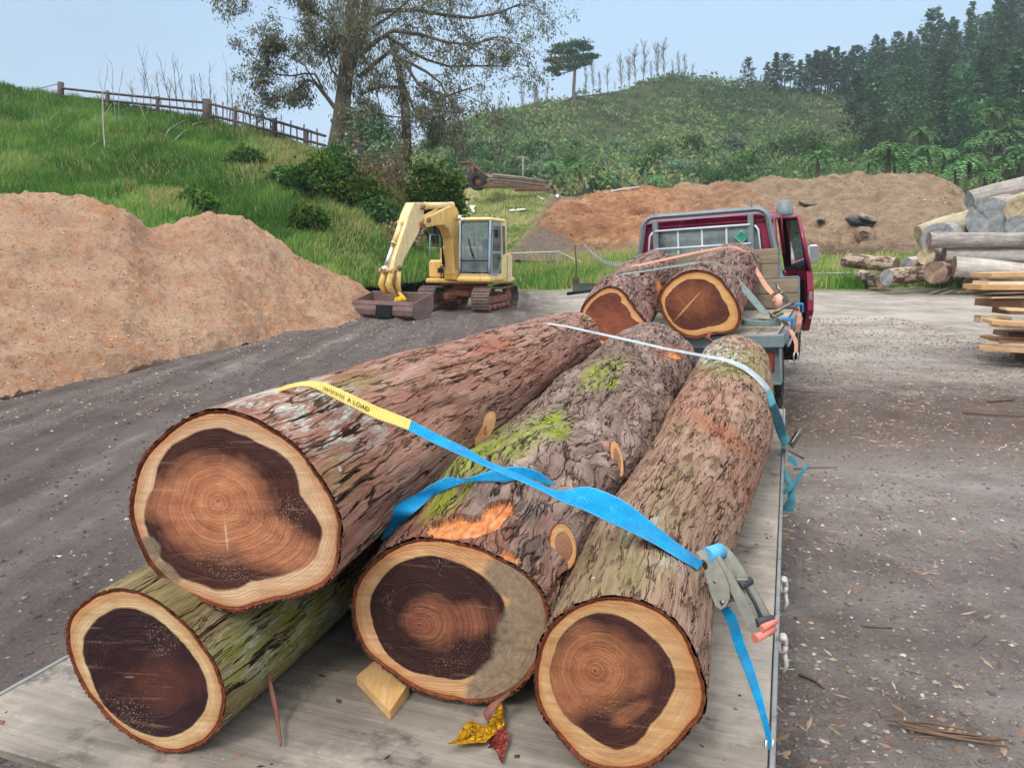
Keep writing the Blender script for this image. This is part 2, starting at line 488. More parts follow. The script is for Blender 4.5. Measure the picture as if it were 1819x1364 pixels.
# grass bank (left)
a = M('bank_turf', 0.95, 0.1)
p = a.pos()
n1 = a.noise(p, .22, 5, .6); n2 = a.noise(p, 1.6, 6, .65); n3 = a.noise(p, 12, 5, .7)
c = a.ramp(a.math('ADD', a.math('MULTIPLY', n1, .5), a.math('MULTIPLY', n2, .5)), [(.33, lin(52, 74, 30)), (.5, lin(84, 116, 44)), (.64, lin(112, 136, 58))])
c = a.mix(a.math('MULTIPLY', a.rng(n2, .58, .7), .6), c, lin(140, 122, 88)[:3])
c = a.mix(.6, c, a.ramp(n3, [(.2, .4), (.6, 1.0)]), 'MULTIPLY')
a.color(c); a.bump(n3, .2, .8)
MAT_TURF = a.m
bc = []
for px, pts in [(-620, [(600, 17), (300, 30), (135, 40)]), (-250, [(560, 18), (300, 29), (140, 41)]), (0, [(530, 19), (400, 23), (290, 31), (152, 42)]), (105, [(525, 19.5), (390, 24), (280, 32), (176, 42.5)]),
                (250, [(530, 20), (400, 24), (285, 32), (196, 42)]), (370, [(530, 21), (410, 25), (300, 32), (216, 41)]), (470, [(525, 22), (430, 25), (320, 31), (243, 40)]), (575, [(520, 23), (440, 26), (350, 30), (270, 38)]),
                (640, [(515, 24), (440, 27), (360, 31), (290, 37)]), (700, [(508, 26), (430, 29), (370, 32), (312, 36.5)]), (740, [(500, 27), (440, 29.5), (395, 32), (345, 36)]), (775, [(490, 28), (460, 30), (425, 33), (385, 36.5)]), (830, [(486, 30), (475, 33), (462, 36), (452, 40)])]:
    bc.append((px, pts))
bank, BV, BF = loft('grass_bank', bc, MAT_TURF, 300, 120, .35, 31, back=((6, -.3), (20, -4), (60, -14)), rscale=.35)
tag(bank, 'steep green grassy bank rising on the left below the rail fence', None, None, 'structure')

# grassy knoll behind the digger
a = M('knoll_turf', 0.95, 0.1)
p = a.pos(); X, Y, Z = a.sepxyz(p)[:3]
n1 = a.noise(p, .5, 6, .65); n2 = a.noise(p, 5, 6, .7)
c = a.ramp(n1, [(.32, lin(108, 104, 66)), (.5, lin(150, 146, 92)), (.68, lin(172, 160, 112))])
trk = a.rng(a.math('ADD', a.math('SUBTRACT', X, a.math('MULTIPLY', a.math('SUBTRACT', Y, 46), .17)), a.math('MULTIPLY', a.math('SUBTRACT', n1, .5), 2.5)), .1, .9)
c = a.mix(trk, c, a.ramp(n2, [(.3, lin(104, 88, 76)), (.7, lin(142, 122, 104))]))
c = a.mix(.5, c, a.ramp(n2, [(.25, .4), (.55, 1.0)]), 'MULTIPLY')
a.color(c); a.bump(n2, .2, .8)
MAT_KNOLL = a.m
kc = [(640, [(470, 36), (400, 46), (330, 56), (300, 64)]), (740, [(470, 36), (430, 44), (370, 54), (335, 62)]), (830, [(468, 37), (432, 46), (380, 54), (334, 60)]), (900, [(466, 38), (430, 46), (380, 53), (336, 60)]),
      (960, [(464, 39), (430, 47), (385, 53), (342, 60)]), (1010, [(462, 40), (440, 47), (400, 52), (352, 60)]), (1100, [(462, 41), (450, 48), (420, 54), (352, 62)])]
knoll, KV, KF = loft('grass_knoll', kc, MAT_KNOLL, 160, 90, .3, 41, back=((12, -1.0), (30, -5)), rscale=.5)
tag(knoll, 'dry grassy knoll with a dirt track climbing its right side', None, None, 'structure')

# earth bank (right of centre)
a = M('bank_clay', 0.95, 0.12)
p = a.pos(); X, Y, Z = a.sepxyz(p)[:3]
n1 = a.noise(a.map(p, (1, 1, 2), (0, R(25), 0)), .3, 5, .6); n2 = a.noise(p, 1.3, 7, .68); n3 = a.noise(p, 9, 6, .75)
c = a.ramp(a.math('ADD', a.math('MULTIPLY', n1, .5), a.math('MULTIPLY', n2, .5)), [(.34, lin(142, 98, 70)), (.45, lin(192, 134, 94)), (.54, lin(220, 160, 116)), (.64, lin(234, 198, 158))])
greyer = a.ramp(n2, [(.3, lin(160, 132, 106)), (.7, lin(216, 186, 154))])
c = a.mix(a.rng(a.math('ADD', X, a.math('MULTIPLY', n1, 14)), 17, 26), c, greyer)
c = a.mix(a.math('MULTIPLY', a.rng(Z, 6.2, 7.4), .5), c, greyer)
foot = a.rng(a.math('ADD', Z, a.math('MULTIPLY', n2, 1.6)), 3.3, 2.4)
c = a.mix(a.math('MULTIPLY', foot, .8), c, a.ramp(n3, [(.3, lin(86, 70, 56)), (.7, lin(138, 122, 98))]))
c = a.mix(a.math('MULTIPLY', a.rng(n3, .55, .7), .5), c, lin(96, 72, 54)[:3])
c = a.mix(.45, c, a.ramp(n3, [(.25, .45), (.48, 1.1)]), 'MULTIPLY')
a.color(c); a.bump(a.math('ADD', n2, a.math('MULTIPLY', n3, .5)), .8, 1.0)
MAT_CLAY = a.m
ec = []
for px, fy, ft, cy, ct in [(925, 452, 45, 432, 46), (945, 452, 45, 408, 49.5), (1000, 456, 44, 362, 55), (1080, 458, 44, 345, 57.5), (1150, 460, 43, 332, 58), (1250, 463, 42, 327, 57), (1400, 466, 41, 320, 56), (1500, 466, 40.5, 313, 55),
                           (1560, 466, 40, 305, 54), (1640, 464, 39, 313, 53), (1690, 462, 38, 325, 52), (1714, 460, 37.5, 350, 51), (1760, 460, 37, 395, 48), (1900, 460, 36, 440, 42)]:
    m = lambda k, j=0: (fy + (cy - fy) * k + j, ft + (ct - ft) * k ** .9)
    ec.append((px, [(fy + 14, ft - 1.2), m(0), m(.1, 3), m(.45, -2), m(.75, -4), m(.93, -3), m(1)]))
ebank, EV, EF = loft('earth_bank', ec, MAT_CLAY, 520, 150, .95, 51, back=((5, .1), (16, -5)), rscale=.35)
tag(ebank, 'long bare clay bank cut behind the truck and the log pile', None, None, 'structure')

# far hill
a = M('hill_scrub_ground', 0.95, 0.1)
p = a.pos()
n1 = a.noise(p, .035, 5, .6); n2 = a.noise(p, .25, 6, .68); n3 = a.noise(p, 1.6, 5, .75)
c = a.ramp(a.math('ADD', a.math('MULTIPLY', n1, .4), a.math('MULTIPLY', n2, .6)), [(.32, lin(48, 58, 38)), (.46, lin(74, 88, 54)), (.58, lin(98, 110, 68)), (.68, lin(124, 112, 82))])
c = a.mix(a.rng(n2, .68, .76), c, lin(150, 112, 82)[:3])
c = a.mix(.7, c, a.ramp(n3, [(.25, .3), (.6, 1.0)]), 'MULTIPLY')
a.color(c); a.bump(n3, 1.2, 1.0)
MAT_HILL = a.m
hcols = []
for px, cy, ct in [(300, 330, 150), (560, 305, 145), (690, 286, 138), (760, 260, 132), (790, 242, 131), (850, 214, 135), (900, 200, 140), (990, 188, 146), (1012, 180, 148), (1110, 154, 155), (1170, 143, 158), (1200, 138, 160), (1240, 146, 160), (1300, 158, 165),
                   (1400, 163, 170), (1500, 168, 176), (1560, 150, 180), (1640, 120, 182), (1720, 92, 182), (1819, 62, 178), (2000, 10, 172), (2400, -40, 160)]:
    f = 352
    hcols.append((px, [(440, 60), (f, 80), (f + (cy - f) * .3, 80 + (ct - 80) * .42), (f + (cy - f) * .68, 80 + (ct - 80) * .78), (cy + 2, ct - 4), (cy, ct)]))
hill, LV, LF = loft('hill', hcols, MAT_HILL, 420, 160, 1.0, 61, back=((14, -.8), (60, -14), (120, -40)), rscale=.09)
tag(hill, 'scrub covered hill rising behind the yard', None, None, 'structure')

TER = {}
for nm, V, F in (('ground', np.stack([GX, GY, GZ], -1).reshape(-1, 3), gridfaces(len(gx), len(gy))), ('heap', HV, HF), ('bank', BV, BF), ('knoll', KV, KF), ('ebank', EV, EF), ('hill', LV, LF)):
    TER[nm] = BVHTree.FromPolygons([tuple(q) for q in V.tolist()], [tuple(q) for q in F.tolist()])
def pick(px, py, only=None, extra=()):
    """where the line of sight through a pixel first meets the land"""
    d = Vector(ray(px, py)); o = Vector((0, 0, CAMZ)); best = None
    for k, b in list(TER.items()) + list(extra):
        if only and k not in only: continue
        h = b.ray_cast(o, d.normalized())
        if h[0] is not None and (best is None or h[3] < best[1]): best = (np.array(h[0]), h[3], k)
    return None if best is None else best[0]
def drop(x, y, only=None):
    z = None
    for k, b in TER.items():
        if only and k not in only: continue
        h = b.ray_cast(Vector((x, y, 200)), Vector((0, 0, -1)))
        if h[0] is not None and (z is None or h[0].z > z): z = h[0].z
    return z
# ------------------------------------------------------------------ logs in the foreground
def proj(V):
    V = np.asarray(V, float); d = V - np.array([0, 0, CAMZ])
    f = d[:, 1] * CP - d[:, 2] * SP; upv = d[:, 1] * SP + d[:, 2] * CP
    return PW / 2 + FPX * d[:, 0] / f, PH / 2 - FPX * upv / f
def zoomed(pts, k, ox, oy): return [(ox + x / k, oy + y / k) for x, y in pts]
def blob(px, py, spots, nz=0.0, seed=1):
    """soft patches given by where they show: (x, y, rx, ry, angle, amount)"""
    m = np.zeros(len(px))
    for x, y, rx, ry, an, am in spots:
        ca, sa = math.cos(R(an)), math.sin(R(an))
        dx, dy = px - x, py - y
        d = np.sqrt(((dx * ca + dy * sa) / rx) ** 2 + ((-dx * sa + dy * ca) / ry) ** 2)
        m = np.maximum(m, am * np.clip(1.6 - 1.1 * d, 0, 1))
    return m

def bark_material(name, tones, grain=(30, 30, 4.0), moss=lin(132, 140, 50), lich=lin(196, 206, 190), depth=.006, mossamt=.0, swirl=.06, crk=.030, flake=.5):
    """stringy bark: long strips that lift at one end, thin dark cracks that run with the grain"""
    a = M(name, 0.92, 0.10)
    b = a.attr('bark', 'Vector')
    wv = a.n('TexNoise', Vector=a.map(b, (1, 1, .7)), Scale=4.5, Detail=3).outputs[1]
    w1 = a.vadd(b, a.vscale(a.vadd(wv, (.5, .5, .5), 'SUBTRACT'), swirl))
    wv2 = a.n('TexNoise', Vector=a.map(b, (1, 1, .3)), Scale=20.0, Detail=4).outputs[1]
    w2 = a.vadd(w1, a.vscale(a.vadd(wv2, (.5, .5, .5), 'SUBTRACT'), .020))
    def crack(sc, w, loc):        # the line where a stretched noise passes its middle value
        n = a.noise(a.map(w2, sc, loc=loc), 1.0, 3, .55)
        return n, a.rng(a.math('ABSOLUTE', a.math('SUBTRACT', n, .5)), w, w * .25)
    g = np.array(grain)
    nA, cA = crack(tuple(g * .55), crk, (0, 0, 0))
    nB, cB = crack(tuple(g * 1.25), crk * 1.2, (7, 3, 1))
    gate = a.rng(a.noise(a.map(w1, (1, 1, .3)), 15, 3, .6), .36, .56)
    gate2 = a.rng(a.noise(a.map(w1, (1, 1, .35)), 24, 3, .6), .46, .58)
    # flakes: each lifts toward one end and has a shadow painted in under its lip
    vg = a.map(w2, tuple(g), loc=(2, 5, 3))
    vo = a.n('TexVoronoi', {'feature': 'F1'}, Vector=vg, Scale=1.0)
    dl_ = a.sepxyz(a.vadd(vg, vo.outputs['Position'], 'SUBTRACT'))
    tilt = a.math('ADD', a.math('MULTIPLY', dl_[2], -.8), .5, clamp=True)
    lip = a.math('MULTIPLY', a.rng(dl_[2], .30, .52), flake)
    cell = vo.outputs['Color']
    fib = a.noise(a.map(w2, (150, 150, 8)), 1.0, 5, .72)
    fl = a.noise(a.map(w1, (44, 44, 6)), 1.0, 5, .65)
    lump = a.noise(a.map(b, (1, 1, .5)), 8, 3, .5)
    k1 = a.math('SUBTRACT', 1.0, a.math('MULTIPLY', cA, gate))
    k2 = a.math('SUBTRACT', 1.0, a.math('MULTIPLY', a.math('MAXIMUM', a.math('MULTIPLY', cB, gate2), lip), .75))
    h = a.math('ADD', a.math('MULTIPLY', k1, .34), a.math('MULTIPLY', k2, .20))
    h = a.math('ADD', h, a.math('MULTIPLY', tilt, .22 * flake * 2))
    h = a.math('ADD', h, a.math('MULTIPLY', nA, .35))
    h = a.math('ADD', h, a.math('MULTIPLY', fl, .28))
    h = a.math('ADD', h, a.math('MULTIPLY', fib, .14))
    h = a.math('ADD', h, a.math('MULTIPLY', lump, .35))
    tone = a.math('ADD', a.math('ADD', a.math('MULTIPLY', a.sepxyz(cell)[1], .16), a.math('MULTIPLY', fib, .46)), a.math('MULTIPLY', fl, .38))
    big = a.noise(a.map(b, (1, 1, .5)), 3.6, 4, .6)
    c = a.ramp(tone, [(.28, tones[0]), (.46, tones[1]), (.66, tones[2])])
    c = a.mix(a.math('MULTIPLY', a.rng(big, .47, .64), .65), c, tones[3])
    red = a.attr('scrape')
    c = a.mix(a.math('MULTIPLY', red, a.rng(fl, .2, .6, .35, .8)), c, lin(168, 100, 78)[:3])
    c = a.mix(a.math('MULTIPLY', a.rng(a.noise(a.map(w1, (1, 1, .22)), 24, 4, .65), .60, .70), .5), c, lin(130, 72, 60)[:3])
    c = a.mix(a.math('MULTIPLY', a.rng(a.noise(a.map(w1, (1, 1, .22)), 29, 4, .65), .60, .72), .35), c, lin(192, 174, 156)[:3])
    # moss and lichen sit on the strips
    mo = a.math('MULTIPLY', a.math('ADD', a.attr('moss'), mossamt), a.rng(a.noise(a.map(w1, (1, 1, .25)), 30, 5, .7), .32, .62))
    mo = a.math('MULTIPLY', mo, a.rng(k1, .3, .9))
    c = a.mix(a.math('MINIMUM', mo, .9), c, a.ramp(fib, [(.3, tuple(v * .55 for v in moss[:3])), (.65, moss[:3])]))
    li = a.math('MULTIPLY', a.attr('lichen'), a.rng(a.noise(a.map(w1, (1, 1, .22)), 46, 5, .75), .47, .6))
    c = a.mix(a.math('MULTIPLY', li, a.rng(k1, .3, .9)), c, lich[:3])
    spots = a.math('MULTIPLY', a.rng(a.math('ADD', a.voro(b, 26.0), a.math('MULTIPLY', a.noise(b, 160, 2, .5), .14)), .24, .18), a.rng(a.sepxyz(a.voro(b, 26.0, 'F1', 1))[2], .95, .96))
    c = a.mix(a.math('MULTIPLY', spots, .85), c, lin(198, 202, 190)[:3])
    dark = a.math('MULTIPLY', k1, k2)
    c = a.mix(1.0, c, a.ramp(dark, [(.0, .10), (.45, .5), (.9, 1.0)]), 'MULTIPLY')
    pe = a.attr('peel')
    pm = a.rng(a.math('ADD', pe, a.math('MULTIPLY', a.math('SUBTRACT', a.noise(a.map(w1, (1, 1, .5)), 26, 5, .7), .5), 1.5)), .46, .5)
    c = a.mix(pm, c, a.ramp(a.math('ADD', a.math('MULTIPLY', fib, .5), a.math('MULTIPLY', a.noise(b, 40, 4, .6), .5)), [(.32, lin(178, 96, 56)), (.5, lin(226, 146, 92)), (.68, lin(238, 186, 136))]))
    a.color(c)
    hh = a.math('MULTIPLY', h, a.math('SUBTRACT', 1.0, a.math('MULTIPLY', pm, .8)))
    a.disp(hh, depth * 2.2, .85)
    a.bump(a.math('ADD', a.math('ADD', fib, fl), a.math('MULTIPLY', k2, .8)), .006, .9)
    return a.m

def wood_material(name, sap, heart, core, lines=330, warm=lin(196, 120, 66), ringdark=.55):
    """end grain: attributes q (1 at the heartwood edge), ring (metres from the pith), light, mud, edge"""
    a = M(name, 0.62, 0.3)
    crk = a.attr('crackline'); q = a.attr('q'); rg = a.attr('ring'); li = a.attr('light'); mud = a.attr('mud'); ed = a.attr('edge')
    p = a.attr('wp', 'Vector')
    n1 = a.noise(p, 14, 5, .6); n2 = a.noise(p, 70, 4, .7); n3 = a.noise(p, 330, 3, .7)
    rr = a.math('ADD', rg, a.math('MULTIPLY', n1, .012))
    wob = a.noise(a.comb(a.math('MULTIPLY', rr, 45), 0.0, 0.0), 1.0, 3, .6)
    s1 = a.math('SINE', a.math('MULTIPLY', a.math('ADD', rr, a.math('MULTIPLY', wob, .05)), lines * 2.2))
    fine = a.math('SINE', a.math('MULTIPLY', a.math('ADD', rr, a.math('MULTIPLY', wob, .02)), lines * 4.7))
    line = a.math('MULTIPLY', a.math('MULTIPLY', a.rng(s1, .1, .95), a.rng(n2, .25, .7, .35, 1.0)), a.rng(a.noise(p, 7, 4, .6), .35, .6, .5, 1.0))
    # heartwood
    f = a.rng(a.math('ADD', li, a.math('ADD', a.math('MULTIPLY', a.math('SUBTRACT', n1, .5), .9), a.math('MULTIPLY', a.math('SUBTRACT', wob, .5), .5))), .22, .92)
    hc = a.ramp(n1, [(.3, heart[0]), (.7, heart[1])])
    cc = a.ramp(a.noise(p, 22, 5, .6), [(.3, core[0]), (.7, core[1])])
    c = a.mix(f, hc, cc)
    c = a.mix(a.math('MULTIPLY', a.math('MULTIPLY', line, ringdark), a.rng(f, 0, 1, .25, 1.0)), c, tuple(v * .8 for v in heart[0][:3]))
    c = a.mix(a.math('MULTIPLY', a.rng(fine, .3, 1), .16), c, core[1][:3])
    # sapwood
    saw = a.noise(a.map(p, (6, 1, 90), (0, R(12), 0)), 1.0, 4, .6)
    sc_ = a.ramp(a.math('ADD', a.math('MULTIPLY', n1, .5), a.math('MULTIPLY', saw, .5)), [(.33, sap[0]), (.52, sap[1]), (.68, sap[2])])
    sc_ = a.mix(a.math('MULTIPLY', a.rng(s1, .2, 1), .2), sc_, warm[:3])
    sc_ = a.mix(a.math('MULTIPLY', a.rng(ed, .90, .99), .55), sc_, warm[:3])
    qd = a.math('ADD', q, a.math('MULTIPLY', a.math('SUBTRACT', n1, .5), .05))
    c = a.mix(a.rng(qd, .985, 1.012), c, sc_)
    c = a.mix(a.math('MULTIPLY', a.rng(a.math('ADD', crk, a.math('MULTIPLY', a.math('SUBTRACT', n2, .5), .6)), .3, .8), .7), c, sap[2][:3])
    saw2 = a.noise(a.map(p, (3, 1, 60), (0, R(-35), 0)), 1.0, 5, .65)
    c = a.mix(.22, c, a.ramp(saw2, [(.3, .35), (.65, 1.0)]), 'MULTIPLY')
    dk_ = a.math('MULTIPLY', a.rng(saw, .6, .72), .18); c = a.mix(dk_, c, sap[1][:3])
    # sawdust, mud, bark rim
    dust_lighten = a.math('MULTIPLY', a.rng(a.voro(p, 240.0), .3, .2), a.rng(a.noise(p, 9, 4, .6), .5, .66))
    c = a.mix(a.math('MULTIPLY', dust_lighten, .45), c, sap[2][:3])
    md = a.rng(a.math('ADD', mud, a.math('MULTIPLY', a.math('SUBTRACT', a.noise(p, 24, 6, .7), .5), .7)), .35, .6)
    c = a.mix(a.math('MULTIPLY', md, .9), c, a.ramp(n2, [(.3, lin(112, 96, 78)), (.7, lin(160, 142, 118))]))
    rim = a.rng(a.math('ADD', ed, a.math('MULTIPLY', a.math('SUBTRACT', n2, .5), .03)), 1.0, 1.012)
    c = a.mix(rim, c, a.ramp(n3, [(.3, lin(62, 34, 24)), (.6, lin(128, 70, 44)), (.8, lin(150, 100, 70))]))
    a.color(c)
    a.rough(a.rng(n2, .3, .7, .5, .75))
    a.bump(a.math('ADD', a.math('ADD', a.math('MULTIPLY', saw, .5), a.math('MULTIPLY', line, -.35)), a.math('MULTIPLY', n3, .5)), .0025, .9)
    return a.m

def plane_pts(pts, o, n):
    """where the lines of sight through pixels meet a plane in the world"""
    c = np.array([0, 0, CAMZ]); out = []
    for x, y in pts:
        d = ray(x, y); out.append(c + d * (np.dot(o - c, n) / np.dot(d, n)))
    return np.array(out)
def polar(pts2, c2, n):
    d = pts2 - c2; th = np.arctan2(d[:, 1], d[:, 0]); r = np.hypot(d[:, 0], d[:, 1])
    i = np.argsort(th); th, r = th[i], r[i]
    th = np.concatenate([th - 2 * np.pi, th, th + 2 * np.pi]); r = np.tile(r, 3)
    a = np.linspace(0, 2 * np.pi, n, endpoint=False)
    # smooth periodic curve: linear then a small blur
    f = lambda q: np.interp(q, th, r)
    dense = f(np.linspace(0, 2 * np.pi, 720, endpoint=False))
    ker = np.hanning(13); ker /= ker.sum()
    dense = np.convolve(np.concatenate([dense[-6:], dense, dense[:6]]), ker, 'valid')
    return a, np.interp(a, np.linspace(0, 2 * np.pi, 720, endpoint=False), dense, period=2 * np.pi)

LOGB = {}
def basis(n):
    n = n / np.linalg.norm(n)
    e1 = np.cross(np.array([0, 0, 1.0]), n); e1 /= np.linalg.norm(e1)
    return e1, np.cross(n, e1)
def make_face(name, outline, heart, pith, o, n, mat, parent, light=(), mud=(), crackl=(), rimw=.008, na=240, nr=64, seed=1, fibers=None):
    O = plane_pts(outline, o, n); H = plane_pts(heart, o, n); pw = plane_pts([pith], o, n)[0]
    e1, e2 = basis(n)
    to2 = lambda Q: np.stack([(Q - pw) @ e1, (Q - pw) @ e2], -1)
    th, ro = polar(to2(O), np.zeros(2), na); _, rh = polar(to2(H), np.zeros(2), na)
    ro = ro * (1 + .006 * fbm(np.cos(th) * 9, np.sin(th) * 9, seed=seed, o=3))
    rh = rh * (1 + .012 * fbm(np.cos(th) * 7, np.sin(th) * 7, seed=seed + 5, o=4))
    rw = ro - rimw
    rh = np.minimum(rh, rw - .004)
    fr = np.concatenate([np.linspace(0.004, 1, nr) ** .9, [1.0 + .5 * rimw / rw.mean(), 1 + .9 * rimw / rw.mean()]])
    RR = rw[None] * fr[:, None]
    RR[-1] = ro - .002; RR[-2] = (rw + ro) / 2
    x = RR * np.cos(th); y = RR * np.sin(th)
    lift = .0015 * fbm(x * 40, y * 40, seed=seed + 3) + .003 * fbm(x * 6, y * 6, seed=seed + 4)
    lift[-2:] -= .004
    V = pw + x[..., None] * e1 + y[..., None] * e2 + lift[..., None] * n
    V = V.reshape(-1, 3)
    q = (RR / rh).ravel(); mr = rh.mean()
    ring = (RR * (.35 + .65 * mr / rh)).ravel()
    px, py = proj(V)
    L = blob(px, py, light); Mu = blob(px, py, mud); Ck = blob(px, py, crackl)
    ed = (RR / rw).ravel()
    F = gridfaces(na, len(fr), True)
    cen = np.arange(na)
    F3 = np.stack([np.full(na, len(V)), (cen + 1) % na, cen], -1)[:, ::-1]
    V = np.vstack([V, pw]); ap = lambda v, k: np.append(v, k)
    wp = np.stack([np.append(x.ravel(), 0), np.append(y.ravel(), 0), np.zeros(len(V))], -1) @ np.array([[1, 0, 0], [0, 0, 1], [0, 1, 0]], float)
    wp = wp + seed * 3.7
    f = put(name, npmesh(name, V, [F, F3], mat, True, None, {'q': ('FLOAT', ap(q, 0)), 'ring': ('FLOAT', ap(ring, 0)), 'light': ('FLOAT', ap(L, L[0])), 'mud': ('FLOAT', ap(Mu, 0)), 'crackline': ('FLOAT', ap(Ck, 0)), 'edge': ('FLOAT', ap(ed, 0)), 'wp': ('FLOAT_VECTOR', wp)}), parent)
    return f, O, pw, th, ro, e1, e2

def make_log(name, label, outline, heart, pith, t0, fyaw, fpitch, stations, bark, wood, spots, light=(), mud=(), crackl=(), nu=300, nv=560, seed=1, group=None, lobes=.03, rimw=.007, root=None, bumpy=.012):
    """stations: [(centre, radius)] beyond the cut face"""
    o = P(*pith, t0)
    n = -np.array([math.sin(R(fyaw)) * math.cos(R(fpitch)), math.cos(R(fyaw)) * math.cos(R(fpitch)), math.sin(R(fpitch))])
    top = empty(name) if root is None else root
    fc, O, pw, th, ro, e1, e2 = make_face('cut_face', outline, heart, pith, o, n, wood, top, light, mud, crackl, rimw, seed=seed)
    c0 = O.mean(0)
    C = np.array([c0] + [s[0] for s in stations]); rs = [s[1] for s in stations]
    ax = C[-1] - C[0]; Ltot = np.linalg.norm(ax); d = ax / Ltot
    b1 = np.cross(np.array([0, 0, 1.0]), d); b1 /= np.linalg.norm(b1); b2 = np.cross(d, b1)
    D = pw + (ro * np.cos(th))[:, None] * e1 + (ro * np.sin(th))[:, None] * e2      # outer edge of the face
    rel = D - c0
    A2 = np.stack([rel @ b1, rel @ b2], -1); s0 = rel @ d
    an = np.arctan2(A2[:, 1], A2[:, 0]); rad = np.hypot(A2[:, 0], A2[:, 1]); i = np.argsort(an)
    tt = np.linspace(-np.pi, np.pi, nu, endpoint=False)
    r0 = np.interp(tt, an[i], rad[i], period=2 * np.pi); s0 = np.interp(tt, an[i], s0[i], period=2 * np.pi)
    vv = np.linspace(0, 1, nv) ** 1.45
    cs = np.concatenate([[0], np.cumsum(np.linalg.norm(np.diff(C, axis=0), axis=1))]); cs /= cs[-1]
    # smooth centre line and radius
    def smooth(vals):
        vals = np.array(vals, float)
        f = np.interp(np.linspace(0, 1, 201), cs, vals)
        k = np.hanning(41); k /= k.sum()
        fp = np.concatenate([2 * f[0] - f[20:0:-1], f, 2 * f[-1] - f[-2:-22:-1]])
        return np.interp(vv, np.linspace(0, 1, 201), np.convolve(fp, k, 'valid'))
    cen = np.stack([smooth(C[:, k]) for k in range(3)], -1)
    rr = smooth([r0.mean()] + rs)
    lob = 1 + lobes * fbm(np.cos(tt) * 1.4 + 5, np.sin(tt) * 1.4, seed=seed + 9, o=2)
    w = sstep(0, .75, vv)[:, None]
    rad = (r0[None] * rr[:, None] / rr[0]) * (1 - w) + (rr[:, None] * lob[None]) * w
    Rm = float(np.mean(rr))
    ct, st = np.cos(tt)[None], np.sin(tt)[None]
    sl = (vv * Ltot)[:, None]
    rad = rad + bumpy * fbm(ct * 2.2 + 0 * sl, st * 2.2 + 0 * sl, sl * 2.4, o=3, seed=seed + 20) * np.clip(sl * 4, 0, 1)
    V = cen[:, None, :] + (rad * ct)[..., None] * b1 + (rad * st)[..., None] * b2 + (s0[None] * np.exp(-vv * 9)[:, None])[..., None] * d
    bark3 = np.stack([Rm * ct + 0 * sl, Rm * st + 0 * sl, sl + s0[None] * np.exp(-vv * 9)[:, None]], -1).reshape(-1, 3) + seed * 2.31
    V = V.reshape(-1, 3)
    px, py = proj(V)
    at = {'bark': ('FLOAT_VECTOR', bark3)}
    for k in ('moss', 'lichen', 'scrape', 'peel'):
        at[k] = ('FLOAT', blob(px, py, spots.get(k, ())))
    F = gridfaces(nu, nv, True)
    # far end, closed
    last = np.arange(nu) + (nv - 1) * nu
    V2 = np.vstack([V, cen[-1] - d * .01])
    F3 = np.stack([last, np.roll(last, -1), np.full(nu, len(V))], -1)
    for k in at: at[k] = (at[k][0], np.vstack([at[k][1], at[k][1][-1:]]) if at[k][1].ndim > 1 else np.append(at[k][1], 0))
    bk = put('bark', npmesh('bark', V2, [F, F3], bark, True, None, at), top)
    LOGB[label] = BVHTree.FromPolygons([tuple(q) for q in V.tolist()], [tuple(q) for q in F.tolist()])
    # ragged bark fringe round the saw cut, one band
    rng = np.random.default_rng(seed); N = 900
    tq = np.linspace(0, 2 * np.pi, N, endpoint=False)
    roq = np.interp(tq, th, ro, period=2 * np.pi)
    jag = .0005 + .006 * np.clip(fbm(np.cos(tq) * 12, np.sin(tq) * 12, seed=seed, o=4), 0, 1) + rng.random(N) ** 9 * .010 * np.clip(fbm(np.cos(tq) * 4, np.sin(tq) * 4, seed=seed + 2, o=2) + .3, 0, 1) * (ro.mean() / .2) + rng.random(N) * .0012
    fwd = rng.normal(0, .003, N) + .002
    rows = []
    for r_, ax_ in ((roq - .008, 0 * jag - .006), (roq - .001, 0 * jag + .001), (roq + jag, fwd - jag * .3), (roq - .002, 0 * jag - .012)):
        rows.append(pw + (r_ * np.cos(tq))[:, None] * e1 + (r_ * np.sin(tq))[:, None] * e2 + ax_[:, None] * n)
    put('bark_fringe', npmesh('bark_fringe', np.concatenate(rows), gridfaces(N, 4, True), MAT_FIBRE, False), top)
    tag(top, label, 'log', group)
    return top
MAT_FIBRE = simple('torn_fibre_red', lin(118, 66, 46), .9, .1, var=.5, scale=60)

def lpick(px, py, which=None, lift=.014):
    """a point just off the bark, seen through a pixel"""
    d = Vector(ray(px, py)).normalized(); o = Vector((0, 0, CAMZ)); best = None
    for k, b in LOGB.items():
        if which and which not in k: continue
        h = b.ray_cast(o, d)
        if h[0] is not None and (best is None or h[3] < best[1]): best = (np.array(h[0]), h[3], np.array(h[1]))
    if best is None: return None
    nn = best[2] if np.dot(best[2], np.array(d)) < 0 else -best[2]
    return best[0] + nn * lift

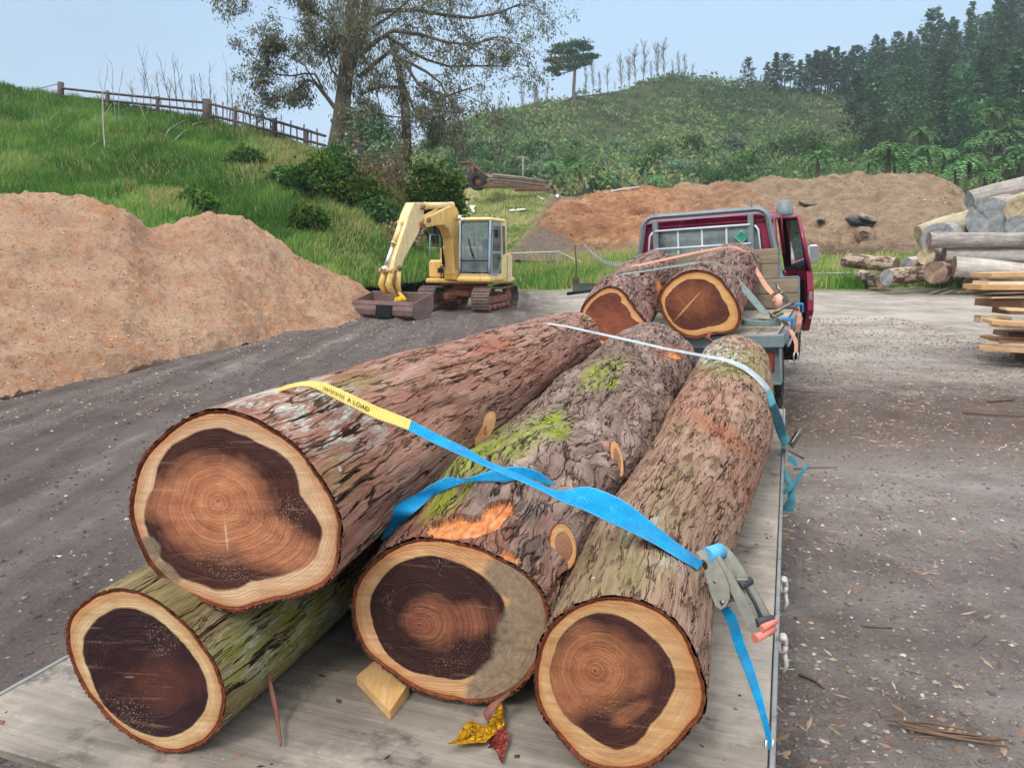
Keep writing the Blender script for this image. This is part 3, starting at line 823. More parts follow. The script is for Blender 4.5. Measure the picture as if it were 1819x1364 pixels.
K7 = 1196 / 600
A_out = zoomed([(600,100),(680,122),(760,165),(830,210),(880,260),(920,320),(960,380),(990,440),(1005,500),(1002,570),(1000,620),(985,670),(945,715),(880,740),(820,760),(760,770),(700,785),(655,803),(600,800),(540,780),(480,755),(420,725),(370,680),(330,635),(300,570),(275,500),(265,440),(275,370),(295,300),(330,240),(370,200),(420,155),(480,120),(540,102)], K7, 100, 680)
A_heart = zoomed([(590,158),(630,175),(680,190),(720,215),(770,235),(820,270),(845,310),(858,350),(862,390),(890,430),(920,470),(938,510),(940,560),(925,610),(890,650),(840,672),(790,685),(740,695),(690,705),(640,730),(600,738),(540,725),(490,705),(440,690),(390,645),(350,590),(325,530),(312,470),(325,410),(345,370),(360,300),(385,250),(420,215),(470,190),(530,165)], K7, 100, 680)
B_out = zoomed([(230,730),(290,740),(350,770),(410,815),(470,865),(510,920),(550,975),(580,1040),(595,1100),(592,1160),(570,1220),(530,1265),(480,1290),(430,1305),(380,1300),(320,1275),(250,1240),(200,1200),(150,1140),(105,1090),(80,1040),(55,980),(40,920),(40,860),(55,820),(90,785),(140,750)], K7, 100, 680)
B_heart = zoomed([(240,795),(300,805),(350,830),(400,870),(440,910),(480,960),(515,1010),(535,1060),(540,1110),(525,1160),(490,1205),(440,1240),(390,1252),(330,1245),(270,1222),(215,1185),(170,1140),(140,1090),(125,1050),(120,1025),(100,990),(92,940),(95,900),(115,865),(150,830),(195,805)], K7, 100, 680)
K8 = 1693 / 700
C_out = zoomed([(390,382),(460,385),(540,405),(620,425),(690,465),(760,500),(830,555),(880,620),(905,700),(900,780),(880,860),(840,940),(780,1010),(720,1050),(650,1072),(570,1078),(500,1065),(430,1055),(370,1035),(310,1005),(240,955),(190,920),(140,880),(100,820),(75,750),(65,680),(70,620),(90,560),(130,505),(180,460),(240,420),(310,390)], K8, 600, 800)
C_heart = zoomed([(400,452),(470,470),(550,495),(620,535),(680,590),(710,640),(725,690),(738,750),(735,800),(720,850),(690,890),(650,930),(600,960),(530,985),(460,980),(400,970),(330,955),(260,915),(205,865),(170,800),(150,730),(138,670),(150,610),(175,565),(215,520),(260,485),(320,462)], K8, 600, 800)
D_out = zoomed([(1190,633),(1260,640),(1330,665),(1400,700),(1460,750),(1500,810),(1530,880),(1555,950),(1575,1020),(1575,1080),(1555,1140),(1510,1190),(1470,1240),(1420,1290),(1360,1340),(1300,1365),(1220,1375),(1130,1365),(1060,1335),(1010,1290),(960,1230),(905,1165),(870,1100),(852,1020),(850,960),(862,890),(880,820),(920,755),(970,705),(1040,665),(1110,640)], K8, 600, 800)
D_heart = zoomed([(1130,695),(1180,703),(1240,722),(1300,755),(1350,800),(1400,850),(1430,900),(1450,950),(1450,1010),(1430,1060),(1400,1110),(1370,1150),(1340,1175),(1320,1220),(1290,1255),(1240,1280),(1190,1285),(1140,1265),(1090,1235),(1050,1200),(1000,1165),(965,1120),(930,1050),(910,980),(915,920),(935,860),(965,790),(1010,740),(1070,708)], K8, 600, 800)
K3 = 1819 / 500
E_out = zoomed([(300,652),(350,660),(395,690),(430,740),(470,800),(510,850),(540,890),(545,940),(530,975),(470,1000),(400,1020),(340,1030),(280,1050),(230,1020),(190,980),(150,930),(120,890),(108,850),(120,800),(150,750),(200,705),(250,668)], K3, 1000, 330)
E_heart = zoomed([(310,690),(350,695),(375,720),(375,755),(410,780),(435,820),(440,850),(480,880),(530,905),(535,940),(500,960),(440,970),(380,990),(320,1010),(260,1005),(220,980),(190,945),(160,900),(135,870),(140,830),(170,780),(210,735),(260,705)], K3, 1000, 330)
F_out = zoomed([(870,548),(940,560),(1000,590),(1040,625),(1060,660),(1100,710),(1135,780),(1145,840),(1140,890),(1115,930),(1060,950),(990,955),(920,970),(860,985),(800,975),(740,945),(690,900),(650,840),(630,780),(620,730),(640,680),(680,630),(740,585),(800,558)], K3, 1000, 330)
F_heart = zoomed([(850,602),(920,610),(970,635),(1000,670),(1030,730),(1065,780),(1078,830),(1060,870),(1010,900),(940,910),(880,925),(820,935),(760,920),(710,880),(680,830),(658,780),(660,730),(690,690),(740,640),(790,612)], K3, 1000, 330)
zp = lambda x, y, k, ox, oy: (ox + x / k, oy + y / k)

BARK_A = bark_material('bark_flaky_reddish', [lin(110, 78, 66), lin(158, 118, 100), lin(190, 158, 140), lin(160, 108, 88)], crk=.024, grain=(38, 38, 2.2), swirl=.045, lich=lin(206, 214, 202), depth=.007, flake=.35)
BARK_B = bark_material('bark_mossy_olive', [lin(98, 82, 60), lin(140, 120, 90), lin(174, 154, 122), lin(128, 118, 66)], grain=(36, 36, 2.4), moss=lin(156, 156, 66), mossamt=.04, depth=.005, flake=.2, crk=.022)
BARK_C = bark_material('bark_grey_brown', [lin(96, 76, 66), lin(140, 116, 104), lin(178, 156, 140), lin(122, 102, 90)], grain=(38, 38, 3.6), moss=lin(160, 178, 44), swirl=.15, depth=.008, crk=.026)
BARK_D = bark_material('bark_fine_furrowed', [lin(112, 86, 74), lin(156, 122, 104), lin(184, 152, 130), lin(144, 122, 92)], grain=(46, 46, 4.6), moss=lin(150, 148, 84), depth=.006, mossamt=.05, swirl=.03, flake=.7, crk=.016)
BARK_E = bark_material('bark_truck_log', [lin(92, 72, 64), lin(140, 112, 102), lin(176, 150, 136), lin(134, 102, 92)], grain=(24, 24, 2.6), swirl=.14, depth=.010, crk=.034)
WOOD_A = wood_material('endgrain_orange', [lin(206, 162, 124), lin(234, 192, 150), lin(244, 212, 174)], [lin(50, 25, 27), lin(76, 41, 39)], [lin(188, 114, 80), lin(222, 150, 106)], 480, ringdark=.6)
WOOD_B = wood_material('endgrain_purple', [lin(186, 148, 100), lin(218, 182, 134), lin(232, 204, 162)], [lin(36, 19, 25), lin(56, 32, 36)], [lin(92, 50, 40), lin(116, 68, 50)], 420, ringdark=.35)
WOOD_C = wood_material('endgrain_near_black', [lin(190, 138, 92), lin(222, 172, 122), lin(234, 192, 146)], [lin(33, 16, 21), lin(50, 27, 29)], [lin(138, 82, 60), lin(168, 106, 76)], 330, ringdark=1.0)
WOOD_D = wood_material('endgrain_brown', [lin(176, 130, 84), lin(208, 162, 112), lin(226, 186, 138)], [lin(50, 24, 25), lin(74, 39, 36)], [lin(152, 92, 62), lin(186, 120, 80)], 480, ringdark=.6)
WOOD_E = wood_material('endgrain_red', [lin(206, 150, 92), lin(226, 170, 112), lin(232, 186, 132)], [lin(100, 48, 34), lin(122, 62, 44)], [lin(140, 72, 50), lin(168, 94, 66)], 300, ringdark=.25)
WOOD_F = wood_material('endgrain_chestnut', [lin(206, 152, 88), lin(224, 172, 108), lin(230, 188, 128)], [lin(80, 40, 30), lin(104, 54, 40)], [lin(130, 72, 48), lin(162, 96, 64)], 260, ringdark=.5)

DECK = 0.6
dk = lambda px, py, t: P(px, py, t)
G_TR = 'logs lashed on the trailer'
G_TK = 'logs on the truck tray'
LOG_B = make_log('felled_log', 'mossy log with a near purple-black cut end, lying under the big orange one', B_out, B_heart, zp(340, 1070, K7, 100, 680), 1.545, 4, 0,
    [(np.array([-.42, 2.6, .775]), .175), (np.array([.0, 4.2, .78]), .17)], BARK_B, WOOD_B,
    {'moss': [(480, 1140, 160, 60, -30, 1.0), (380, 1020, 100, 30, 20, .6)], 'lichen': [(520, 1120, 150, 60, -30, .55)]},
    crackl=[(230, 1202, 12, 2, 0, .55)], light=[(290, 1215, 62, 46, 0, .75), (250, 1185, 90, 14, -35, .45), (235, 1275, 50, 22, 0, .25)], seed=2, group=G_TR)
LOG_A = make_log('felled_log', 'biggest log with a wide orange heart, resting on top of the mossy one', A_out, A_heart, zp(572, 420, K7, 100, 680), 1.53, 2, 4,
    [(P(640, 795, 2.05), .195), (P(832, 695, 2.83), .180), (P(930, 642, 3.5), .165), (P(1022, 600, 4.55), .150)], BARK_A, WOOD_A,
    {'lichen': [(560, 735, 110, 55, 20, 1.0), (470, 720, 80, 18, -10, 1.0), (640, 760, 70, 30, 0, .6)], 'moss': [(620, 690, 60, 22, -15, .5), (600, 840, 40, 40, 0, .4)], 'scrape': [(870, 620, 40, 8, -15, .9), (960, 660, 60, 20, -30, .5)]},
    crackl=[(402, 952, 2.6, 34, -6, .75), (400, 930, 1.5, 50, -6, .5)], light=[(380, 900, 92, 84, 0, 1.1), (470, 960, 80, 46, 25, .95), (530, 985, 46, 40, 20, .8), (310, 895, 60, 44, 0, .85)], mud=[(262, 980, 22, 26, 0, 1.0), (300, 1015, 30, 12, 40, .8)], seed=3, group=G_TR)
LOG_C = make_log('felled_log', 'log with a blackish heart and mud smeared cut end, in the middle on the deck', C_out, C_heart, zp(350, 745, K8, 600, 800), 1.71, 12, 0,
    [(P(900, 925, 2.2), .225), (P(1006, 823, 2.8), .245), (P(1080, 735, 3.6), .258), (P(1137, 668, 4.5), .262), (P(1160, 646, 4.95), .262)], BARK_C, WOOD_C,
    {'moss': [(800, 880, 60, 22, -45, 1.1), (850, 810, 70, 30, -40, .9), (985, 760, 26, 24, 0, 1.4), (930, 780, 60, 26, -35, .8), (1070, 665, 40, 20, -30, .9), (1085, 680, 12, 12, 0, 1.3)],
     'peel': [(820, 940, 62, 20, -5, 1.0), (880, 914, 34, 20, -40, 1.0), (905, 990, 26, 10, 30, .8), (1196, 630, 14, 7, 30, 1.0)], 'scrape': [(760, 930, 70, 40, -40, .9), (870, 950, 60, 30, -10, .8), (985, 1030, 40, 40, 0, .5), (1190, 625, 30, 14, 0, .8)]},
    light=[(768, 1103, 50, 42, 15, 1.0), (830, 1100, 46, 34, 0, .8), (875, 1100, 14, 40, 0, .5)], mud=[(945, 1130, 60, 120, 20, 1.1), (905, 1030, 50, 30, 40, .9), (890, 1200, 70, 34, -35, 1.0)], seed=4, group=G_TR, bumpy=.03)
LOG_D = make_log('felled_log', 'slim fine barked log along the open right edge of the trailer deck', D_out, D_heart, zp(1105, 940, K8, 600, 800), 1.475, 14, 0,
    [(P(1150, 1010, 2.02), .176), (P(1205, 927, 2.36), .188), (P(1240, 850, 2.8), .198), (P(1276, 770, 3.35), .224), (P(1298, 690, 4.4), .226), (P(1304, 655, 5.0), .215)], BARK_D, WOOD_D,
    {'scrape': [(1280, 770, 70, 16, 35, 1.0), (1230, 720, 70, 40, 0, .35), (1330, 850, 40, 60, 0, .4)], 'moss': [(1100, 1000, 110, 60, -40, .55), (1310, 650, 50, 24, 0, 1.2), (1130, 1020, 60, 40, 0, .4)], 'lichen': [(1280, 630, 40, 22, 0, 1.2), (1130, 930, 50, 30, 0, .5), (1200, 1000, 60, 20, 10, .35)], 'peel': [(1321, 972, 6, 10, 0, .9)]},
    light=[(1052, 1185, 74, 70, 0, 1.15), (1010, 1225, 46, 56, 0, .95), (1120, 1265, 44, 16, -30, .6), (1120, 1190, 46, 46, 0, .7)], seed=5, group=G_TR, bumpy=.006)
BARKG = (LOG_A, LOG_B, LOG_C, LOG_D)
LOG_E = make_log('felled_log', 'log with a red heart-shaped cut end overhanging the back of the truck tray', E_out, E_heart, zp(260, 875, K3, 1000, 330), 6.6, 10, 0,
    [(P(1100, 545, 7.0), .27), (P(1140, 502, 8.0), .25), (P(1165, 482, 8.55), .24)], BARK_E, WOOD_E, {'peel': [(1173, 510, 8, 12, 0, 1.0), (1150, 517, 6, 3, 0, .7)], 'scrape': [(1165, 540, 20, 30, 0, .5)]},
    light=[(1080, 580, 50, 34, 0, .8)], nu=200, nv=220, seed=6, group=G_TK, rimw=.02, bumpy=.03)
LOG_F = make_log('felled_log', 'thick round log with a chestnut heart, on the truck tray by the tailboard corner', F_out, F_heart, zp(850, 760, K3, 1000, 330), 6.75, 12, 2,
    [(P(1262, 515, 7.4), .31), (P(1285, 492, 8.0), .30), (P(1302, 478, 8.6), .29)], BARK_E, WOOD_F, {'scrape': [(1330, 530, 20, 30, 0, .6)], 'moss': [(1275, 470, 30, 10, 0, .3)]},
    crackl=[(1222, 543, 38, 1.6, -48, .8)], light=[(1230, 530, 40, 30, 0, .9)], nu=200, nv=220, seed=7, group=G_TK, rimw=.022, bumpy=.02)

# sawn-off branch stubs are parts of their logs
def stub(px, py, rx, ry, ang, log, lift, ny, heart=.62, wood=None):
    c = lpick(px, py, None, lift)
    if c is None: return
    ca, sa = math.cos(R(ang)), math.sin(R(ang))
    el = lambda k: [(px + rx * k * math.cos(t) * ca - ry * k * math.sin(t) * sa, py + rx * k * math.cos(t) * sa + ry * k * math.sin(t) * ca) for t in np.linspace(0, 2 * np.pi, 20, endpoint=False)]
    n = np.array(ny, float); n /= np.linalg.norm(n)
    f, O, pw, th, ro, e1, e2 = make_face('branch_stub', el(1), el(heart), (px + 1, py + ry * .15), c, n, wood, log, light=[(px, py, rx, ry, 0, .9)], rimw=.006, na=64, nr=20, seed=int(px) % 50)
    D = pw + (ro * np.cos(th))[:, None] * e1 + (ro * np.sin(th))[:, None] * e2
    m = MB(); na = len(D); rows = [D - n * .002]
    for k in range(1, 7):
        s = k / 6
        rows.append(D + (D - pw) * (.05 + 0.5 * s * s) - n * (.09 * s))
    V = np.concatenate(rows)
    b3 = np.stack([np.cos(np.tile(th, 7)) * .06, np.sin(np.tile(th, 7)) * .06, np.repeat(np.arange(7) * .02, na)], -1) + px * .01
    z = np.zeros(len(V))
    bm = BARK_C
    put('stub_collar', npmesh('stub_collar', V, gridfaces(na, 7, True), bm, True, None, {'bark': ('FLOAT_VECTOR', b3), 'moss': ('FLOAT', z), 'lichen': ('FLOAT', z), 'scrape': ('FLOAT', z + .4), 'peel': ('FLOAT', z)}), f)
WOOD_STUB = wood_material('stub_endgrain', [lin(196, 140, 88), lin(222, 168, 112), lin(236, 190, 134)], [lin(112, 72, 52), lin(140, 96, 66)], [lin(150, 104, 76), lin(172, 126, 92)], 300, ringdark=.2)
stub(1001, 971, 26, 46, -8, LOG_C, .035, (.42, -.80, .42), .6, WOOD_STUB)
stub(1097, 815, 11, 36, -12, LOG_C, .02, (.75, -.55, .4), .55, WOOD_STUB)
stub(861, 763, 15, 38, 24, LOG_A, .03, (.78, -.5, .15), .2, WOOD_STUB)
# ------------------------------------------------------------------ trailer
def wood_plank_mat(name, tones, axis=1, stain=True, scale=1.0):
    a = M(name, 0.8, 0.2)
    o = a.obj()
    st = [14, 14, 14]; st[axis] = .9
    g = a.noise(a.map(o, tuple(v * scale for v in st)), 2.0, 6, .65)
    g2 = a.noise(a.map(o, tuple(v * scale * 5 for v in st)), 2.0, 4, .7)
    b = a.noise(o, 2.1, 5, .6)
    c = a.ramp(a.math('ADD', a.math('MULTIPLY', g, .5), a.math('MULTIPLY', b, .5)), [(.33, tones[0]), (.5, tones[1]), (.66, tones[2])])
    if stain:
        s = a.noise(o, 5.5, 7, .72)
        c = a.mix(a.math('MULTIPLY', a.rng(s, .57, .68), .7), c, lin(58, 52, 50)[:3])
        d = a.rng(a.voro(o, 60), .2, .1)
        c = a.mix(a.math('MULTIPLY', a.math('MULTIPLY', d, a.rng(a.noise(o, 7, 4, .6), .48, .62)), .5), c, lin(206, 198, 188)[:3])
    if stain:
        s2 = a.noise(o, 1.6, 6, .7); c = a.mix(a.math('MULTIPLY', a.rng(s2, .5, .62), .5), c, lin(96, 88, 80)[:3]); c = a.mix(a.math('MULTIPLY', a.rng(s2, .44, .36), .4), c, lin(196, 186, 170)[:3])
    c = a.mix(.25 if stain else .35, c, a.ramp(g2, [(.25, .35), (.6, 1.0)]), 'MULTIPLY')
    a.color(c); a.bump(a.math('ADD', g2, g), .003, .6)
    return a.m
PLY = wood_plank_mat('weathered_ply', [lin(112, 103, 93), lin(150, 140, 128), lin(178, 168, 154)], 0)
GALV = simple('galvanised_steel', lin(150, 152, 150), .5, .5, .55, var=.18, scale=9, dirt=(lin(96, 86, 76), .55))
DARKST = simple('dirty_chassis_steel', lin(58, 54, 52), .8, .3, .1, var=.3, scale=5, dirt=(lin(110, 96, 82), .55))
RUBBER = simple('dusty_tyre_rubber', lin(46, 44, 43), .9, .2, 0, var=.25, scale=5, dirt=(lin(112, 104, 94), .56))
ROPE = simple('pale_rope', lin(190, 186, 176), .9, .1, var=.2, scale=60)
TY = R(19.5)
trailer = empty('flatbed_trailer', (-.282, 1.654, 0), (0, 0, -TY))
tag(trailer, 'low flatbed trailer with a grey plywood deck, loaded with four logs', 'trailer')
def trl(x, y, z):
    c, s = math.cos(TY), math.sin(TY)
    return np.array([-.282 + x * c + y * s, 1.654 - x * s + y * c, z])
W2 = .8325
for k, (y0, y1) in enumerate(((-.46, 1.198), (1.202, 3.78))):
    m = MB(); m.box((0, (y0 + y1) / 2, DECK - .011), (2 * W2, y1 - y0, .022), bev=.002)
    o = m.build('deck_sheet', PLY, trailer)
for sx in (-1, 1):
    m = MB()
    m.box((sx * (W2 + .009), 1.66, DECK - .022), (.012, 4.26, .046), bev=.002)
    m.box((sx * (W2 - .01), 1.66, DECK - .085), (.05, 4.24, .085), bev=.004)
    r = m.build('side_rail', GALV, trailer)
    if sx > 0: continue
    t = MB()
    t.tube([(sx * (W2 + .055), -.4, DECK - .085), (sx * (W2 + .055), 3.7, DECK - .085)], .011, 8)
    for yy in np.arange(-.3, 3.7, .55):
        t.box((sx * (W2 + .035), yy, DECK - .07), (.04, .02, .045), bev=.003)
    t.build('tie_rail', GALV, r)
m = MB()
for sx in (-1, 1): m.box((sx * .42, 1.9, DECK - .135), (.06, 4.5, .12), bev=.005)
for yy in np.arange(-.3, 3.8, .68): m.box((0, yy, DECK - .075), (1.5, .05, .06), bev=.004)
for sx in (-1, 1): m.tube([(sx * .42, 3.9, DECK - .13), (0, 4.55, DECK - .13)], .04, 6)
m.build('chassis', DARKST, trailer)
def wheel(parent, c, r, w, side=1, name='wheel', rimc=None, lugs=26):
    h = MB(); h.lathe([(.04, -.02 * side), (r * .3, -.03 * side), (r * .52, .02 * side), (r * .56, w * .42 * side), (r * .6, w * .45 * side)], (0, 0, 0), 0, 28)
    wh = h.build(name, rimc or GALV, parent); wh.location = c
    t = MB()
    pr = [(r * .56, -w * .42), (r * .62, -w * .5), (r * .86, -w * .52), (r * .96, -w * .46), (r * .985, -w * .36), (r * .985, w * .36), (r * .96, w * .46), (r * .86, w * .52), (r * .62, w * .5), (r * .56, w * .42)]
    t.lathe(pr, (0, 0, 0), 0, 40)
    for k in range(lugs):
        a = 2 * math.pi * k / lugs
        for sx, off in ((-1, 0), (1, .5)):
            b = a + off * 2 * math.pi / lugs
            rot = Matrix.Rotation(b, 3, 'X') @ Matrix.Rotation(R(18 * sx), 3, 'Z')
            cc = Matrix.Rotation(b, 3, 'X') @ Vector((sx * w * .25, 0, r * .985))
            t.box(cc, (w * .46, r * .13, r * .05), rot, bev=.004)
    ty = t.build('tyre', RUBBER, wh)
    n = MB()
    for k in range(5):
        a = 2 * math.pi * k / 5
        n.lathe([(0, .02), (.011, .02), (.013, 0)], (.0, 0, 0), 0, 6)
    return wh
for sx in (-1, 1):
    for yy in (1.35, 2.05): wheel(trailer, (sx * .60, yy, .31), .31, .19, sx)
for yy in (.62, 1.02):       # rope hitches on the right tie rail
    m = MB()
    for q in range(3):
        m.tube([(W2 + .026 + .009 * math.cos(a), yy + q * .012 + .004 * math.sin(3 * a), DECK - .05 + .022 * math.sin(a)) for a in np.linspace(0, 2 * np.pi, 14)], .006, 6)
    m.tube([(W2 + .03, yy + .01, DECK - .06), (W2 + .04, yy - .01, DECK - .10), (W2 + .03, yy - .005, DECK - .13)], .006, 6)
    tag(m.build('rope_hitch', ROPE, None), 'pale rope hitch knotted to the trailer tie rail, ' + ('nearer the camera' if yy < .8 else 'below the teal strap end'), 'rope', 'rope hitches on the trailer rail')
    o = bpy.data.objects[-1] if False else None
for o in [q for q in col.objects if q.name.startswith('rope_hitch')]:
    o.location = trailer.location; o.rotation_euler = trailer.rotation_euler

# ------------------------------------------------------------------ webbing
def webbing(name, c1, c2, worn=lin(160, 200, 215)):
    a = M(name, 0.75, 0.25)
    u = a.attr('wu'); v = a.attr('wv'); o = a.obj()
    rib = a.math('SINE', a.math('MULTIPLY', u, 1250.0))
    ribl = a.math('SINE', a.math('MULTIPLY', v, 60.0))
    n = a.noise(o, 22, 5, .65)
    c = a.ramp(n, [(.3, c1), (.7, c2)])
    c = a.mix(a.math('MULTIPLY', a.rng(rib, -.2, .9), .34), c, tuple(x * .45 for x in c1[:3]))
    c = a.mix(a.math('MULTIPLY', a.rng(a.noise(o, 70, 5, .75), .6, .7), .5), c, worn[:3])
    edge = a.math('ABSOLUTE', a.math('SUBTRACT', v, .5))
    c = a.mix(a.math('MULTIPLY', a.rng(edge, .42, .48), .35), c, worn[:3])
    c = a.mix(a.math('MULTIPLY', a.rng(a.noise(o, 9, 6, .7), .5, .68), .35), c, lin(96, 92, 84)[:3])
    a.color(c); a.bump(a.math('ADD', rib, a.math('MULTIPLY', ribl, .3)), .0012, .6)
    return a.m
BLUE = webbing('blue_webbing', lin(0, 136, 200), lin(26, 172, 226), lin(150, 210, 230))
YELL = webbing('yellow_sleeve', lin(226, 196, 96), lin(240, 214, 126), lin(250, 238, 190))
TEAL = webbing('faded_teal_webbing', lin(66, 140, 158), lin(96, 168, 178))
WHITEW = webbing('pale_webbing', lin(176, 188, 194), lin(206, 214, 218), lin(250, 250, 250))
PINK = webbing('pink_webbing', lin(222, 150, 122), lin(238, 178, 152), lin(250, 214, 196))
GREYW = webbing('grey_webbing', lin(112, 132, 128), lin(140, 158, 152), lin(190, 200, 196))
ZINC = simple('zinc_plate', lin(132, 128, 116), .32, .6, .9, var=.2, scale=40, dirt=(lin(104, 88, 66), .6))
STEEL = simple('bare_steel', lin(170, 170, 166), .35, .6, .8, var=.2, scale=30)
PINKP = simple('coral_grip_plastic', lin(226, 130, 112), .5, .4)
DGREY = simple('dark_grip_plastic', lin(60, 62, 66), .6, .4)
def edge_pts(pts, n):
    p = np.array(pts, float); s = np.concatenate([[0], np.cumsum(np.linalg.norm(np.diff(p, axis=0), axis=1))]); s /= s[-1]
    q = np.stack([np.interp(np.linspace(0, 1, n), s, p[:, i]) for i in range(2)], -1)
    k = np.array([1, 2, 3, 2, 1.]) / 9
    e = np.vstack([2 * q[0] - q[2:0:-1], q, 2 * q[-1] - q[-2:-4:-1]])
    return np.stack([np.convolve(e[:, i], k, 'valid') for i in range(2)], -1)
def depth_of(p): return p[1] * CP - (p[2] - CAMZ) * SP
def ribbon3(name, A, B, mat, parent=None, thick=.0022, nx=7, belly=0.0):
    """a webbing strip between two 3D edge lines, with thickness"""
    A, B = np.array(A), np.array(B); n = len(A)
    mid = (A + B) / 2; tan = np.gradient(mid, axis=0); nor = np.cross(tan, B - A); nor /= np.linalg.norm(nor, axis=1)[:, None] + 1e-9
    s = np.concatenate([[0], np.cumsum(np.linalg.norm(np.diff(mid, axis=0), axis=1))])
    V, uu, vv = [], [], []
    for sg in (1, -1):
        for k in range(nx):
            f = k / (nx - 1)
            V.append(A * (1 - f) + B * f + nor * (sg * thick / 2 + belly * math.sin(math.pi * f))); uu.append(s); vv.append(np.full(n, f))
    V = np.array(V); F = []
    idx = lambda l, k, i: (l * nx + k) * n + i
    for i in range(n - 1):
        for k in range(nx - 1):
            F.append((idx(0, k, i), idx(0, k + 1, i), idx(0, k + 1, i + 1), idx(0, k, i + 1)))
            F.append((idx(1, k, i), idx(1, k, i + 1), idx(1, k + 1, i + 1), idx(1, k + 1, i)))
        F.append((idx(0, 0, i), idx(0, 0, i + 1), idx(1, 0, i + 1), idx(1, 0, i)))
        F.append((idx(0, nx - 1, i), idx(1, nx - 1, i), idx(1, nx - 1, i + 1), idx(0, nx - 1, i + 1)))
    return put(name, npmesh(name, V.reshape(-1, 3), [np.array(F)], mat, True, None, {'wu': ('FLOAT', np.concatenate(uu)), 'wv': ('FLOAT', np.concatenate(vv))}), parent)
def ribbon_px(name, up, lo, mat, parent, depth, n=60, **kw):
    U, L = edge_pts(up, n), edge_pts(lo, n)
    D = depth(U, L) if callable(depth) else np.interp(np.linspace(0, 1, n), np.linspace(0, 1, len(depth)), depth)
    if np.ndim(D) == 1: D = np.stack([D, D], -1)
    return ribbon3(name, [P(*p, d[0]) for p, d in zip(U, D)], [P(*p, d[1]) for p, d in zip(L, D)], mat, parent, **kw)
def log_depth(which=None, lift=.028, hull=None, blur=5):
    """depth just above the logs along a strap; hull=[(i0,i1)..] spans pulled straight"""
    def f(U, L):
        out = []
        for E in (U, L):
            d = []
            for p in E:
                q = lpick(p[0], p[1], which, lift); d.append(depth_of(q) if q is not None else np.nan)
            d = np.array(d); i = np.arange(len(d)); ok = ~np.isnan(d)
            d = np.interp(i, i[ok], d[ok])
            if hull:
                # a taut strap: the lower (nearest) convex hull of 1/depth, which is straight in the picture plane
                z = 1 / d; h = []
                for k in range(len(z)):
                    while len(h) >= 2 and (z[h[-1]] - z[h[-2]]) * (k - h[-2]) <= (z[k] - z[h[-2]]) * (h[-1] - h[-2]): h.pop()
                    h.append(k)
                d = 1 / np.interp(i, h, z[h])
            k = np.hanning(blur + 2)[1:-1]; k /= k.sum()
            out.append(np.convolve(np.pad(d, blur // 2, 'edge'), k, 'valid'))
        return np.stack(out, -1)
    return f
z4 = lambda l: zoomed(l, 1819 / 500, 420, 560)
z8 = lambda l: zoomed(l, K8, 600, 800)
z1 = lambda l: zoomed(l, 719 / 350, 1150, 700)
strap1 = empty('ratchet_strap', P(990, 865, 1.9))
tag(strap1, 'bright blue ratchet strap with a yellow sleeve, pulled over the near ends of the logs', 'ratchet strap')
def under(o, top):      # keep the place while hanging a part on its thing
    o.parent = top; o.matrix_parent_inverse = Matrix.Translation(-Vector(top.location)); return o
up = z4([(222,498),(300,466),(380,440),(470,428),(540,430),(600,450),(700,495),(900,590),(1140,685)]) + z4([(1300,770),(1500,865)]) + z8([(640,45),(720,78),(800,112),(880,150),(940,176),(990,172),(1030,156),(1080,155),(1150,178),(1230,215),(1300,270),(1380,335),(1450,392),(1530,450),(1570,480)])
lo = z4([(240,506),(320,478),(400,456),(460,458),(500,466),(600,520),(740,590),(900,668),(1085,730)]) + z4([(1250,815),(1450,905)]) + z8([(640,72),(760,122),(880,175),(960,220),(1060,257),(1150,302),(1230,338),(1300,370),(1380,412),(1440,450),(1510,492),(1545,512)])
N1 = 120
U1, L1 = edge_pts(up, N1), edge_pts(lo, N1)
D1 = log_depth(hull=True, lift=.092)(U1, L1)
cutk = int(np.argmin(np.abs(U1[:, 0] - 731)))
pa = [P(*p, d) for p, d in zip(U1, D1[:, 0])]; pb = [P(*p, d) for p, d in zip(L1, D1[:, 1])]
under(ribbon3('yellow_sleeve', pa[:cutk + 1], pb[:cutk + 1], YELL, None, thick=.004), strap1)
under(ribbon3('webbing', pa[cutk - 1:], pb[cutk - 1:], BLUE, None), strap1)
# loose doubled length of the same webbing
up = z8([(186,388),(198,330),(215,268),(258,226),(345,184),(400,146),(470,112),(548,122),(640,92),(720,70),(790,68),(860,88),(930,142)])
lo = z8([(250,345),(275,322),(300,290),(370,230),(400,200),(440,182),(480,162),(556,134),(640,132),(720,136),(790,122),(860,137),(936,158)])
def slackd(U, L):
    d = np.minimum(log_depth('blackish', .05, blur=9)(U, L).mean(1), log_depth(None, .05, blur=9)(U, L).min(1)) - .012
    s = np.linspace(0, 1, len(d)); d = d + .03 * sstep(.72, .85, s); k = np.hanning(15); k /= k.sum()
    return np.convolve(np.pad(d, 7, 'edge'), k, 'valid')
under(ribbon_px('slack_webbing', up, lo, BLUE, None, slackd, n=70), strap1)
# the tail from the ratchet down over the deck edge
tA = depth_of(lpick(1262, 1055, 'slim', .03)); tE = depth_of(Pz(1364, 1312, DECK + .004))
up = z1([(292,770),(322,800),(345,880),(385,985),(420,1100),(440,1190),(452,1245),(452,1290)])
lo = z1([(266,782),(290,830),(320,930),(365,1040),(400,1140),(420,1200),(435,1262),(440,1298)])
under(ribbon_px('strap_tail', up, lo, BLUE, None, [tA, tA + .0, (tA + tE) / 2, tE - .02, tE - .02], n=50), strap1)
